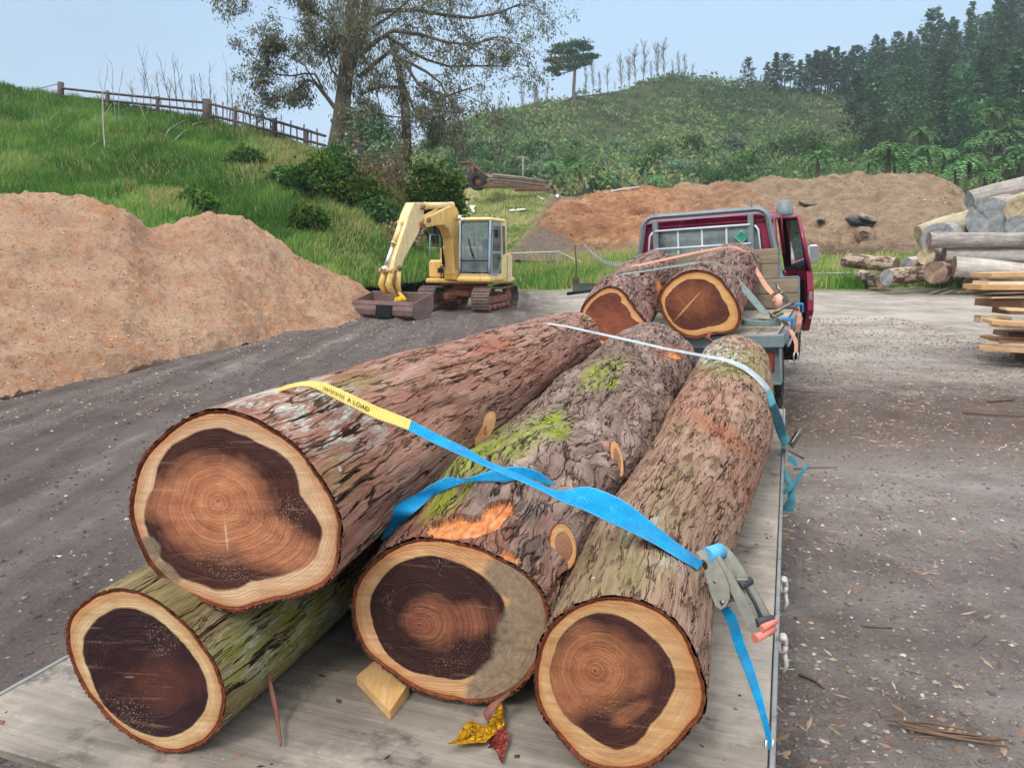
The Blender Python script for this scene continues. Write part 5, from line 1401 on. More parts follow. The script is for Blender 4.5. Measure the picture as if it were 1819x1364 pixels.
under(ribbon3('webbing', [P(*p, d) for p, d in zip(U4, d4)], [P(*p, d - .03) for p, d in zip(L4, d4)], GREYW), strap4)
cz = P(1351, 573, 7.0)
th = np.linspace(0, 6.6 * np.pi, 110); rr_ = .10 + .012 * th / np.pi
c = np.stack([cz[0] + rr_ * 1.05 * np.cos(th), cz[1] + rr_ * np.sin(th) * .9, np.full_like(th, cz[2] + .0)], -1)
under(ribbon3('strap_tail', c - np.array([0, 0, .022]), c + np.array([0, 0, .026]), GREYW), strap4)
te = 6.85
m = MB()
for d in (0, .05): m.tube([P(1368, 560, te + d), P(1388, 548, te + d), P(1412, 537, te + d)], .012, 6); m.tube([P(1366, 554, te + d), P(1380, 566, te + d), P(1392, 572, te + d)], .011, 6)
m.tube([P(1412, 537, te - .02), P(1412, 537, te + .08)], .014, 8); m.box(P(1380, 560, te + .02), (.11, .06, .03), Matrix.Rotation(R(-25), 3, 'Y'), bev=.006)
under(m.build('ratchet', ZINC), strap4)
under(ribbon_px('strap_tail', [(1388,566),(1400,574),(1410,590),(1418,607),(1417,627)], [(1386,571),(1396,579),(1405,595),(1411,609),(1411,626)], PINK, None, [6.8, 6.72, 6.62, 6.6, 6.6], n=24), strap4)
m = MB(); b = P(1414, 628, 6.6)
m.tube([b + np.array([-.015, 0, .01]), b + np.array([-.02, 0, -.03]), b + np.array([.0, 0, -.09]), b + np.array([.02, 0, -.03]), b + np.array([.015, 0, .01])], .007, 6)
m.tube([b + np.array([0, 0, -.09]), b + np.array([-.03, 0, -.08]), b + np.array([-.06, 0, -.06])], .008, 6)
under(m.build('hook', STEEL), strap4)
BLUEP = simple('blue_corner_guard', lin(30, 104, 168), .6, .3)
for x, y, t, lb in ((1396, 571, 6.72, 'blue plastic strap guard on the tray edge by the grey strap'), (1416, 544, 7.35, 'blue plastic strap guard on the tray edge below the open door')):
    m = MB(); m.box((0, 0, .02), (.10, .12, .012), bev=.004); m.box((.05, 0, -.02), (.012, .12, .08), bev=.004)
    o = m.build('strap_guard', BLUEP); o.location = P(x, y, t); o.rotation_euler = rotm.to_euler(); tag(o, lb, 'corner guard')
# ------------------------------------------------------------------ excavator
def paint(name, c1, c2, dirt=lin(96, 72, 56), amt=.5):
    a = M(name, .5, .4); o = a.obj(); n = a.noise(o, 2.2, 6, .65); s = a.noise(a.map(o, (6, 6, .9)), 2.5, 6, .7)
    c = a.ramp(n, [(.3, c1), (.7, c2)]); c = a.mix(a.math('MULTIPLY', a.rng(s, .50, .70), amt), c, dirt[:3])
    c = a.mix(a.math('MULTIPLY', a.rng(a.noise(o, 16, 6, .75), .6, .66), .7), c, lin(110, 66, 44)[:3])
    a.color(c); a.rough(a.rng(s, .3, .7, .38, .75)); return a.m
YEL = paint('faded_yellow_paint', lin(216, 174, 92), lin(232, 196, 122), amt=.45)
YELD = paint('shaded_yellow_paint', lin(206, 156, 52), lin(222, 178, 80), amt=.4)  # darker copy of the yellow, underside shade put into the colour
CREAM = paint('cream_paint', lin(228, 200, 138), lin(238, 214, 164), amt=.4)
RUSTM = paint('rusty_mud', lin(120, 74, 56), lin(158, 106, 84), lin(84, 66, 58), .6)
BUCKM = paint('worn_bucket_steel', lin(92, 76, 74), lin(132, 110, 104), lin(150, 108, 88), .6)
TRACKM = simple('muddy_track_steel', lin(104, 92, 86), .75, .4, .2, var=.35, scale=5, dirt=(lin(142, 104, 84), .5))
GREYFR = simple('grey_cab_frame', lin(136, 152, 160), .5, .4, var=.15, dirt=(lin(110, 100, 88), .6))
CHROME = simple('chrome_rod', lin(224, 224, 222), .2, .6, .9)
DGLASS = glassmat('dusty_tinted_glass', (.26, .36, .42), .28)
dl = np.array([(835 - PW / 2) / FPX * 22.4, 22.35, 0]); dl[2] = ground_z(np.array([dl[0]]), np.array([dl[1]]))[0]
digger = empty('excavator', dl, (0, 0, R(162)))
tag(digger, 'faded yellow tracked excavator resting its wide bucket on the dirt', 'excavator')
dp = lambda mb, name, mat, parent=digger: mb.build(name, mat, parent)
TH = .68
for s in (-1, 1):
    x = s * .80
    m = MB(); path = []
    Lh = 1.0; r = TH / 2
    for k in range(13): a = -math.pi / 2 + math.pi * k / 12; path.append((Lh + r * math.cos(a), r + r * math.sin(a)))
    top = [(Lh - 2 * Lh * k / 12, TH - .05 * math.sin(math.pi * k / 12)) for k in range(1, 12)]
    path += top
    for k in range(13): a = math.pi / 2 + math.pi * k / 12; path.append((-Lh + r * math.cos(a), r + r * math.sin(a)))
    path += [(-Lh + 2 * Lh * k / 12, 0) for k in range(1, 12)]
    pp = np.array(path + path[:1]); seg = np.linalg.norm(np.diff(pp, axis=0), axis=1); cs_ = np.concatenate([[0], np.cumsum(seg)])
    N = 40
    inner = []
    for k in range(N):
        d = cs_[-1] * k / N; y, z = np.interp(d, cs_, pp[:, 0]), np.interp(d, cs_, pp[:, 1])
        y2, z2 = np.interp(d + .02, cs_, pp[:, 0]), np.interp(d + .02, cs_, pp[:, 1]); an = math.atan2(z2 - z, y2 - y)
        ro_ = Matrix.Rotation(an, 3, 'X')
        m.box((x, y, z), (.50, cs_[-1] / N * .93, .03), ro_, bev=.005)
        m.box(np.array((x, y, z)) + np.array(ro_ @ Vector((0, .02, -.025))), (.48, .018, .035), ro_)
    n = len(pp)
    V = [(x + sx * .1, q[0] * .97, r + (q[1] - r) * .9) for sx in (-1, 1) for q in pp[:-1]]
    n = len(pp) - 1
    m.add(V, [(k, (k + 1) % n, n + (k + 1) % n, n + k) for k in range(n)])
    tk = dp(m, 'track', TRACKM)
    for yy, rr in ((-Lh, .30), (Lh, .29)):
        w_ = MB().lathe([(0, -.09), (rr * .5, -.1), (rr * .55, -.07), (rr * .9, -.06), (rr, -.03), (rr, .03), (rr * .9, .06), (rr * .55, .07), (rr * .5, .1), (0, .09)], (x, yy, TH / 2), 0, 24)
        dp(w_, 'sprocket' if yy < 0 else 'idler', RUSTM, tk)
    m = MB()
    for k in range(5): m.lathe([(0, -.12), (.09, -.12), (.09, .12), (0, .12)], (x, -.8 + .4 * k, .12), 0, 14)
    m.box((x, 0, .33), (.17, 1.7, .22), bev=.03)
    dp(m, 'track_frame', RUSTM, tk)
m = MB(); m.box((0, 0, .50), (1.25, .95, .26), bev=.06)
for s in (-1, 1):
    for t in (-1, 1): m.box((s * .52, t * .52, .40), (.5, .42, .22), Matrix.Rotation(R(-28 * s * t), 3, 'Z'), bev=.05)
m.lathe([(.5, .62), (.52, .68), (.52, .76), (0, .76)], (0, 0, 0), 2, 24)
dp(m, 'undercarriage', RUSTM)
m = MB(); m.box((.02, -.18, .84), (2.05, 1.9, .14), bev=.04); m.box((-.56, .55, .90), (.98, 1.28, .16), bev=.05)
dp(m, 'platform', YEL)
# counterweight and hoods
cw = MB(); V = []
prof_cw = [(.86, -.95), (1.05, -.7), (1.05, -.35), (-1.05, -.35), (-1.05, -.7), (-.86, -.95), (-.45, -1.14), (.45, -1.14)]
cw.prism(prof_cw, .80, 1.55, (0, 1, 2)); cw.prism([(x * .96, y * .97 - .01) for x, y in prof_cw], 1.55, 1.62, (0, 1, 2))
cwo = dp(cw, 'counterweight', CREAM)
DEC = simple('white_decal', lin(228, 226, 216), .5, .3, var=.1); DECG = simple('grey_decal_print', lin(150, 140, 120), .6, .2)
d_ = MB(); d_.box((-1.052, -.50, 1.2), (.004, .10, .62)); dd = dp(d_, 'decal', DEC, cwo)
d_ = MB()
for k in range(6): d_.box((-1.056, -.50, 1.44 - k * .095), (.003, .06, .055)); d_.box((-1.058, -.50 + .012 * (-1) ** k, 1.44 - k * .095), (.003, .02, .03), m=1)
dp(d_, 'decal_letters', [DECG, DEC], dd)
m = MB(); m.box((.62, .12, 1.16), (.80, .95, .52), bev=.06); dp(m, 'tank', YEL)
m = MB(); m.box((.64, .61, 1.13), (.17, .012, .13), bev=.004); dp(m, 'vent', BLKTRIM)
m = MB(); m.box((.40, -.55, 1.62), (1.2, .75, .36), bev=.07); dp(m, 'engine_hood', YEL)
m = MB(); m.tube([(1.0, .55, 1.4), (.98, .50, 2.12), (.78, .30, 2.12), (.78, .30, 1.42)], .018, 6); m.tube([(.985, .52, 1.75), (.785, .30, 1.75)], .014, 6); dp(m, 'handrail', GREYFR)
m = MB(); m.tube([(.05, -.55, 1.7), (.05, -.55, 2.05), (.05, -.62, 2.12)], .04, 10); dp(m, 'exhaust', BLKTRIM)
# cab: side profile in y-z, rounded lower rear
CX0, CX1 = -1.03, -.14
cabd = empty('cab'); cabd.parent = digger
side = [(1.12, .93), (1.16, 1.2), (1.06, 2.44), (.98, 2.52), (-.10, 2.52), (-.20, 2.42), (-.26, 1.5), (-.26, .93)]
m = MB(); m.prism([(1.12, .92), (1.16, 1.06), (.55, 1.04), (-.26, 1.04), (-.26, .92)], CX0, CX1, (1, 2, 0)); dp(m, 'sill', CREAM, cabd)
m = MB(); m.box(((CX0 + CX1) / 2, .43, 2.50), (CX1 - CX0 + .01, 1.28, .09), bev=.035); m.box(((CX0 + CX1) / 2, .42, 2.55), (.6, .8, .03), bev=.012); dp(m, 'roof', CREAM, cabd)
m = MB()
for x in (CX0 + .02, CX1 - .02):
    m.tube([(x, 1.15, 1.05), (x, 1.15, 1.25), (x, 1.05, 2.46)], .034, 6)
dp(m, 'front_pillars', GREYFR, cabd)
m = MB()
for x in (CX0 + .02, CX1 - .02): m.box((x, -.20, 1.75), (.05, .12, 1.45), bev=.015)
m.box(((CX0 + CX1) / 2, -.23, 1.35), (CX1 - CX0, .05, .7), bev=.01); m.box((CX1 - .02, .42, 1.25), (.03, 1.3, .45), bev=.01)
dp(m, 'rear_pillars', CREAM, cabd)
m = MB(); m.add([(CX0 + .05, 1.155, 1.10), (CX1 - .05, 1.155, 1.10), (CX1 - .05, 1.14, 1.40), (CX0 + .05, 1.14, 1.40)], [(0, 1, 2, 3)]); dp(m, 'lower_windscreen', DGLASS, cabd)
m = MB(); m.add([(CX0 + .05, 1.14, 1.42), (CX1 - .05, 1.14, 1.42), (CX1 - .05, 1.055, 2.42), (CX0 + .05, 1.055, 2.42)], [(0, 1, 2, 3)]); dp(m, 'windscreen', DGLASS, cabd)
m = MB(); m.tube([(CX0 + .05, 1.152, 1.41), (CX1 - .05, 1.152, 1.41)], .014, 6)
for za, zb, ya, yb in ((1.09, 2.43, 1.16, 1.065),):
    m.tube([(CX0 + .055, ya, za), (CX0 + .055, yb, zb), (CX1 - .055, yb, zb), (CX1 - .055, ya, za), (CX0 + .055, ya, za)], .014, 6)
dp(m, 'window_seal', BLKTRIM, cabd)
# door on the machine's left, with two panes and a curved foot
dro = empty('door'); dro.parent = cabd
do = [(1.06, 1.02), (1.08, 1.25), (.98, 2.42), (.22, 2.42), (.18, 1.7), (.24, 1.3), (.45, 1.06), (.62, 1.0)]
cxy = np.mean(do, 0); di = [tuple(cxy + (np.array(q) - cxy) * np.array([.80, .90])) for q in do]
m = MB(); n = len(do); V = [(CX0 - .012, *q) for q in do] + [(CX0 - .012, *q) for q in di] + [(CX0 + .02, *q) for q in do] + [(CX0 + .02, *q) for q in di]
F = []
for k in range(n):
    j = (k + 1) % n; F += [(k, j, n + j, n + k), (2 * n + k, 3 * n + k, 3 * n + j, 2 * n + j), (k, 2 * n + k, 2 * n + j, j), (n + k, n + j, 3 * n + j, 3 * n + k)]
m.add(V, F); m.box((CX0 + .003, .62, 1.62), (.03, .74, .06), bev=.008); dp(m, 'door_frame', GREYFR, dro)
dp(MB().prism(di, CX0 + .003, CX0 + .008, (1, 2, 0)), 'door_glass', DGLASS, dro)
m = MB(); m.tube([(CX0 - .03, .30, 1.45), (CX0 - .05, .34, 1.45), (CX0 - .05, .46, 1.5), (CX0 - .03, .5, 1.52)], .012, 6); dp(m, 'door_handle', BLKTRIM, dro)
m = MB(); m.prism([(.20, 1.04), (.20, 2.44), (-.20, 2.44), (-.26, 1.5), (-.26, 1.04)], CX0 - .004, CX0 + .02, (1, 2, 0)); qp = dp(m, 'side_panel', CREAM, cabd)
dp(MB().prism([(.10, 1.55), (.14, 2.36), (-.10, 2.36), (-.16, 1.6)], CX0 - .010, CX0 - .006, (1, 2, 0)), 'quarter_glass', DGLASS, cabd)
m = MB(); m.box((-.60, .15, 1.32), (.5, .5, .14), bev=.05); m.box((-.60, -.05, 1.68), (.46, .14, .62), bev=.05); dp(m, 'operator_seat', SEAT, cabd)
for x in (-.85, -.35):
    m = MB(); m.box((x, .42, 1.22), (.14, .42, .42), bev=.03); m.tube([(x, .52, 1.42), (x, .58, 1.62)], .022, 8); dp(m, 'control_console', BLKTRIM, cabd)
# boom, stick, rams
XB = .06
def yz(px, py, r=None):
    """a point of the boom's own plane seen through a pixel -> local (y, z)"""
    inv = np.array(Matrix.Rotation(R(-150), 3, 'Z')); d = inv @ ray(px, py); o = inv @ (np.array([0, 0, CAMZ]) - dl)
    k = (XB - o[0]) / d[0]; q = o + d * k; return q[1], q[2]
def arm(name, poly, hw, mat, parent=digger, flange=None):
    m = MB(); m.prism(poly, XB - hw, XB + hw, (1, 2, 0)); o = m.build(name, mat, parent)
    bv = o.modifiers.new('bev', 'BEVEL'); bv.width = .018; bv.segments = 2; bv.limit_method = 'ANGLE'; return o
boom_px = [(800, 488), (797, 452), (795, 425), (789, 408), (780, 400), (766, 401), (750, 405), (745, 398), (747, 388), (762, 381), (782, 371), (794, 366), (803, 369), (807, 380), (811, 400), (817, 425), (821, 455), (822, 486)]
boom = arm('boom', [yz(*q) for q in boom_px], .16, YEL)
stick_px = [(728, 360), (742, 360), (746, 372), (744, 390), (735, 416), (722, 440), (710, 461), (706, 476), (698, 482), (690, 479), (692, 464), (704, 428), (715, 394), (719, 380)]
stick = arm('stick', [yz(*q) for q in stick_px], .14, CREAM)
def ram(a, b, r0, r1, f=.55, parent=digger, xo=0.0, mats=(None, None)):
    A = np.array([XB + xo, *yz(*a)]); B = np.array([XB + xo, *yz(*b)]); m_ = A * (1 - f) + B * f
    m = MB(); m.tube([A, m_], r0, 12); m.tube([m_ - (B - A) * .02, m_ + (B - A) * .012], r0 * 1.18, 12); m.lathe([(0, -.07), (r0 * 1.1, -.07), (r0 * 1.1, .07), (0, .07)], tuple(A), 0, 14)
    o = dp(m, 'hydraulic_ram', mats[0] or YEL, parent)
    m = MB(); m.tube([m_, B], r1, 12); m.lathe([(0, -.07), (r1 * 1.7, -.07), (r1 * 1.7, .07), (0, .07)], tuple(B), 0, 14); dp(m, 'ram_rod', mats[1] or CHROME, o)
ram((801, 365), (746, 366), .085, .05, .85, mats=(CREAM, None))
ram((713, 396), (684, 478), .06, .045, .45, mats=(CREAM, CHROME), xo=.02)
for xo in (-.26, .26): ram((811, 476), (802, 388), .065, .045, .55, xo=xo)
m = MB()       # hydraulic hoses
hp = lambda px, py, xo=.19: np.array([XB + xo, *yz(px, py)])
for k in range(3):
    m.tube([hp(800 - 2 * k, 470), hp(795, 430), hp(790, 404), hp(770, 396 + k * 2), hp(752, 392 + 3 * k), hp(745, 404 + 4 * k), hp(738, 418 + 4 * k), hp(733, 408), hp(731, 395)], .016, 6)
m.tube([hp(722, 425), hp(714, 450), hp(703, 475), hp(712, 500), hp(722, 508)], .015, 6)
m.tube([hp(731, 372), hp(722, 388), hp(711, 416), hp(702, 446), hp(694, 470), hp(690, 498)], .014, 6); m.tube([hp(736, 376), hp(728, 400), hp(716, 432), hp(705, 462)], .013, 6)
m.tube([hp(738, 392), hp(733, 404), hp(729, 416), hp(735, 424), hp(741, 414), hp(738, 402)], .014, 6)
dp(m, 'hose', RUBBER)
for xo in (-.19, .19):
    for q in ((741, 369), (739, 398), (752, 391), (699, 476), (812, 480)):
        m = MB(); m.lathe([(0, -.02), (.06, -.02), (.07, 0), (.06, .02), (0, .02)], tuple(hp(*q, xo)), 0, 14); dp(m, 'pivot_pin', RUSTM)
m = MB(); m.tube([(CX0 + .45, 1.16, 1.45), (CX0 + .62, 1.13, 1.95)], .010, 5); m.box((CX0 + .56, 1.145, 1.75), (.02, .02, .5), Matrix.Rotation(R(14), 3, 'Y')); dp(m, 'wiper', BLKTRIM, cabd)
m = MB(); m.tube([(CX0 - .02, 1.0, 2.2), (CX0 - .14, 1.12, 2.2)], .012, 5); m.box((CX0 - .17, 1.12, 2.12), (.10, .04, .22), bev=.015); dp(m, 'mirror', BLKTRIM, cabd)
for k in range(4):
    m = MB(); m.box((.2 + .2 * k, -.17, 1.66), (.10, .02, .10)); dp(m, 'hood_louvre', BLKTRIM)
for k in range(4):
    m = MB(); yb = .62
    m.tube([(XB + .30 + .07 * k, yb + .1, .9), (XB + .30 + .07 * k, yb + .14, 1.22), (XB + .22 + .05 * k, yb + .05, 1.32)], .018, 6); dp(m, 'valve_hose', RUBBER)
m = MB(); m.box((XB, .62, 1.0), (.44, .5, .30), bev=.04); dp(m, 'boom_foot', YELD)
m = MB(); m.box((XB + .22, *yz(801, 391)), (.10, .12, .12), bev=.015); dp(m, 'work_lamp', BLKTRIM)
# link, tilting hitch and wide bucket
m = MB()
A = np.array([XB, *yz(690, 480)]); Bk = np.array([XB, *yz(696, 528)])
for xo in (-.11, .11):
    m.tube([A + (xo, 0, 0), np.array([XB + xo, *yz(683, 505)]), Bk + (xo, 0, -.05)], [.07, .085, .06], 6); m.tube([np.array([XB + xo, *yz(701, 482)]), np.array([XB + xo, *yz(700, 505)]), np.array([XB + xo, *yz(703, 524)])], [.08, .075, .07], 6)
m.tube([np.array([XB - .2, *yz(686, 480)]), np.array([XB + .2, *yz(686, 480)])], .055, 10)
dp(m, 'bucket_link', YEL)
m = MB(); m.box(Bk + (0, .02, -.02), (.34, .34, .22), bev=.04); dp(m, 'hitch', BUCKM)
BRIGHT = paint('bright_yellow_paint', lin(226, 178, 30), lin(238, 196, 60), amt=.3)
m = MB(); m.box(Bk + (-.22, -.02, -.06), (.22, .30, .14), Matrix.Rotation(R(14), 3, 'Y'), bev=.04); m.tube([Bk + (-.12, -.1, .12), Bk + (-.4, -.05, -.08)], .05, 8); dp(m, 'tilt_ram', BRIGHT)
by = Bk[1] + .02
bw = .95
prf = [(.36, .40), (.42, .22), (.40, .09), (.28, .0), (-.05, -.01), (-.32, .06), (-.46, .26), (-.44, .62)]
m = MB(); n = len(prf); V = []
for th_ in (0, .03):
    for sx in (-bw, bw):
        for k, (y, z) in enumerate(prf):
            cy, cz_ = -.02, .40; dd_ = np.array([y - cy, z - cz_]); dd_ /= np.linalg.norm(dd_)
            V.append((XB + sx, by + y - dd_[0] * th_, z + .02 - dd_[1] * th_))
F = []
for k in range(n - 1): F += [(k, k + 1, n + k + 1, n + k), (2 * n + k, 3 * n + k, 3 * n + k + 1, 2 * n + k + 1)]
F += [(0, n, 3 * n, 2 * n), (n - 1, 3 * n - 1, 4 * n - 1, 2 * n - 1)]
m.add(V, F, 0, False)
for sx in (-bw, bw): m.prism([(by + y * 1.02, z + .02) for y, z in prf], XB + sx - .015, XB + sx + .015, (1, 2, 0))
m.box((XB, by + .37, .40), (2 * bw, .035, .10), Matrix.Rotation(R(14), 3, 'X'), bev=.006)
for xo in (-.13, .13): m.prism([(by - .44, .50), (by - .40, .62), (by + .12, .74), (by + .02, .60), (by - .30, .30)], XB + xo - .02, XB + xo + .02, (1, 2, 0))
dp(m, 'bucket', BUCKM)
m = MB(); m.box((XB - .1, by + .43, .20), (.5, .03, .30), Matrix.Rotation(R(8), 3, 'X'), bev=.004); dp(m, 'wear_plate', BLKTRIM)

SOILM = MAT_HEAP
m = MB(); m.lathe([(0, .10), (.35, .07), (.6, .02), (.75, -.05)], (0, 0, 0), 2, 20)
so = m.build('bucket_soil', SOILM, digger); so.scale = (1.0, .42, .8); so.location = (XB + .35, by - .05, .32)
m = MB(); m.box((XB + .165, *yz(764, 394)), (.006, .26, .10)); dp(m, 'decal', DEC)
BOOMSET = ('boom', 'stick', 'hydraulic_ram', 'hose', 'bucket', 'bucket_link', 'hitch', 'tilt_ram', 'wear_plate', 'work_lamp', 'boom_foot', 'pivot_pin', 'bucket_soil', 'decal')
for o in list(col.objects):          # the boom set is slewed a little against the house
    if o.parent == digger and o.name.split('.')[0] in BOOMSET:
        o.location = Matrix.Rotation(R(-12), 3, 'Z') @ o.location; o.rotation_euler = (0, 0, R(-12))
# ------------------------------------------------------------------ log pile, timber, odds and ends
def pole_mat(name, tones, bark=False):
    a = M(name, .85, .15); b = a.attr('bark', 'Vector')
    w = a.vadd(b, a.vscale(a.n('TexNoise', Vector=b, Scale=2.5, Detail=3).outputs[1], .08))
    g = a.noise(a.map(w, (16, 16, 1.1)), 1.0, 6, .65); g2 = a.noise(a.map(w, (60, 60, 3)), 1.0, 4, .7); n = a.noise(b, 3.0, 5, .65)
    c = a.ramp(a.math('ADD', a.math('MULTIPLY', g, .55), a.math('MULTIPLY', n, .45)), [(.33, tones[0]), (.48, tones[1]), (.64, tones[2])])
    c = a.mix(a.math('MULTIPLY', a.rng(g2, .6, .72), .55), c, tuple(v * .4 for v in tones[0][:3]))
    if bark:
        pl = a.rng(a.noise(a.map(w, (5, 5, 2.0)), 1.0, 5, .7), .47, .53)
        c = a.mix(pl, c, a.ramp(g2, [(.3, lin(58, 44, 38)), (.7, lin(116, 92, 78))]))
    a.color(c); a.bump(a.math('ADD', g, g2), .02, .8); return a.m
def end_mat(name, c1, c2, c3):
    a = M(name, .85, .15); r = a.attr('ring'); p = a.obj(); n = a.noise(p, 5, 5, .65)
    s = a.math('SINE', a.math('MULTIPLY', a.math('ADD', r, a.math('MULTIPLY', n, .04)), 210.0))
    c = a.ramp(n, [(.33, c1), (.5, c2), (.66, c3)]); c = a.mix(a.math('MULTIPLY', a.rng(s, .2, 1), .22), c, tuple(v * .4 for v in c1[:3]))
    th = a.attr('ang'); cr = a.rng(a.math('ABSOLUTE', a.math('SUBTRACT', th, a.math('MULTIPLY', n, .12))), .035, .008)
    c = a.mix(a.math('MULTIPLY', cr, .7), c, tuple(v * .3 for v in c1[:3]))
    a.color(c); return a.m
GREYLOG = pole_mat('weathered_log', [lin(112, 104, 98), lin(150, 142, 134), lin(190, 182, 172)])
PALELOG = pole_mat('pale_log', [lin(142, 132, 124), lin(184, 174, 164), lin(214, 206, 196)])
TANLOG = pole_mat('tan_log', [lin(130, 118, 96), lin(172, 160, 134), lin(202, 192, 164)])
BARKLOG = pole_mat('half_barked_log', [lin(126, 106, 90), lin(168, 148, 126), lin(194, 178, 156)], True)
ENDGREY = end_mat('end_grey', lin(120, 122, 122), lin(150, 152, 152), lin(178, 178, 174))
ENDTAN = end_mat('end_tan', lin(150, 132, 104), lin(188, 168, 136), lin(214, 196, 164))
ENDBRN = end_mat('end_brown', lin(104, 84, 70), lin(140, 116, 98), lin(172, 146, 124))
def stack_log(name, p0, p1, r0, r1, mat, emat, label, cat='log', group=None, seed=1, bend=.03, knob=.02, n=40, nl=40):
    p0, p1 = np.array(p0), np.array(p1); ax = p1 - p0; L = np.linalg.norm(ax); d = ax / L
    b1 = np.cross(np.array([0, 0, 1.0]), d); b1 /= np.linalg.norm(b1); b2 = np.cross(d, b1)
    th = np.linspace(0, 2 * np.pi, n, endpoint=False); v = np.linspace(0, 1, nl)
    r = (r0 + (r1 - r0) * v)[:, None] * (1 + .05 * fbm(np.cos(th) * 1.3 + seed, np.sin(th) * 1.3, seed=seed, o=2))[None]
    r = r + knob * fbm(np.cos(th)[None] * 2 + seed + 0 * v[:, None], np.sin(th)[None] * 2 + 0 * v[:, None], (v * L)[:, None] * 1.6, o=3, seed=seed)
    c = p0 + ax * v[:, None] + b1 * (bend * L * .3 * np.sin(np.pi * v))[:, None] + b2 * (bend * L * .2 * np.sin(2.1 * np.pi * v + seed))[:, None]
    V = c[:, None] + (r * np.cos(th))[..., None] * b1 + (r * np.sin(th))[..., None] * b2
    B = np.stack([r0 * np.cos(th)[None] + 0 * r, r0 * np.sin(th)[None] + 0 * r, (v * L)[:, None] + 0 * r], -1).reshape(-1, 3) + seed * 1.7
    top = empty(name, p0)
    o = put('bark', npmesh('bark', V.reshape(-1, 3) - p0, gridfaces(n, nl, True), mat, True, None, {'bark': ('FLOAT_VECTOR', B)}), top)
    for k, nm in ((0, 'cut_end'), (nl - 1, 'cut_end')):
        fr = np.array([0.02, .35, .7, 1.0]); E_ = c[k] + (V[k] - c[k])[None] * fr[:, None, None]; m_ = r[k].mean()
        E_ = E_ + (d * (-.004 if k == 0 else .004))
        R_ = (fr[:, None] * r[k][None]).ravel(); an = np.abs(((np.tile(th, 4) - seed * 1.3) % (2 * np.pi)) - np.pi)
        F = gridfaces(n, 4, True)
        put(nm, npmesh(nm, E_.reshape(-1, 3) - p0, F if k else F[:, ::-1], emat, True, None, {'ring': ('FLOAT', R_), 'ang': ('FLOAT', an)}), top)
    return tag(top, label, cat, group)
GP = 'logs in the big pile on the right'
pl = lambda a, b, t0, t1, rp0, rp1, *s, **k: stack_log('stacked_log', P(*a, t0), P(*b, t1), rp0 * t0 / FPX, rp1 * t1 / FPX, *s, group=GP, **k)
pl((1722, 358), (1990, 290), 25, 24.5, 17, 26, GREYLOG, ENDGREY, 'dark grey log crowning the pile at the right edge', seed=1)
pl((1634, 424), (1985, 318), 24, 23.0, 22, 34, TANLOG, ENDTAN, 'long tan log slanting up across the back of the pile', seed=2, knob=.06)
pl((1757, 390), (1815, 372), 22.6, 28, 37, 34, GREYLOG, ENDGREY, 'log with the largest round blue grey cut end in the pile', seed=3, bend=0)
pl((1667, 425), (1730, 412), 22.6, 27, 29, 26, GREYLOG, ENDGREY, 'log with a grey half hidden end behind the long top pole', seed=4, bend=0)
pl((1650, 426), (2010, 428), 21.6, 20.8, 14, 13, GREYLOG, ENDBRN, 'long level pole lying above the two white poles', seed=5, bend=.004)
pl((1676, 453), (2000, 455), 21.8, 21.0, 13.5, 14, PALELOG, ENDBRN, 'mottled white pole in the middle of the pile front', seed=6, bend=.004)
pl((1694, 474), (1990, 496), 21.3, 20.3, 18, 12, PALELOG, ENDBRN, 'thick white pole, lowest of the long front poles', seed=7, bend=.006)
pl((1645, 457), (1700, 450), 21.8, 24, 15, 13, GREYLOG, ENDTAN, 'short log with an olive tan end beside the white poles', seed=8)
pl((1660, 484), (1725, 478), 21.3, 24, 20, 18, BARKLOG, ENDBRN, 'brown barked log with a reddish end under the white poles', seed=9)
pl((1592, 472), (1500, 462), 22.0, 23.2, 14, 12, BARKLOG, ENDBRN, 'bark patched log sticking out at the left end of the pile', seed=10, bend=.0)
pl((1575, 493), (1665, 484), 21.3, 21.9, 15, 14, BARKLOG, ENDGREY, 'short stripped log lying low at the left of the pile', seed=11, bend=0)
pl((1611, 470), (1700, 462), 22.3, 22.8, 13, 12, PALELOG, ENDGREY, 'short white log with a greenish end, on the low left of the pile', seed=12)
pl((1568, 502), (1530, 492), 22.3, 24, 12, 12, BARKLOG, ENDBRN, 'dark stub of log at the foot of the left end of the pile', seed=13)
pl((1806, 404), (1880, 398), 22, 26, 18, 18, GREYLOG, ENDGREY, 'small grey ended log at the right edge below the tan end', seed=14)
pl((1812, 374), (1880, 350), 21.9, 26, 24, 26, TANLOG, ENDTAN, 'log with a clean pale tan cut end at the right edge of the pile', seed=15)
pl((1722, 505), (1850, 498), 21.8, 23, 13, 12, BARKLOG, ENDBRN, 'brown log half in shadow at the foot of the pile', seed=16)
pl((1800, 445), (1900, 445), 23.5, 26, 40, 36, GREYLOG, ENDGREY, 'thick log buried inside the right end of the pile', seed=17)
for k, (a, b) in enumerate((((1650, 522), (1700, 508)), ((1668, 524), (1712, 512)), ((1600, 516), (1640, 508)), ((1545, 512), (1580, 516)), ((1700, 520), (1790, 512)))):
    m = MB(); A, B_ = P(*a, 21.4), P(*b, 21.8)
    m.tube([A, (A + B_) / 2 + np.array([0, 0, .02]), B_], .035, 5, flat=.45)
    tag(m.build('broken_slab', GREYFR if False else BOARDS), ['split grey slab poking out below the pile', 'second split slab beside the first below the pile', 'grey slab lying low at the left of the pile', 'bark slab at the far left foot of the pile', 'long slab in the shade at the foot of the pile'][k], 'slab', 'broken slabs under the log pile')

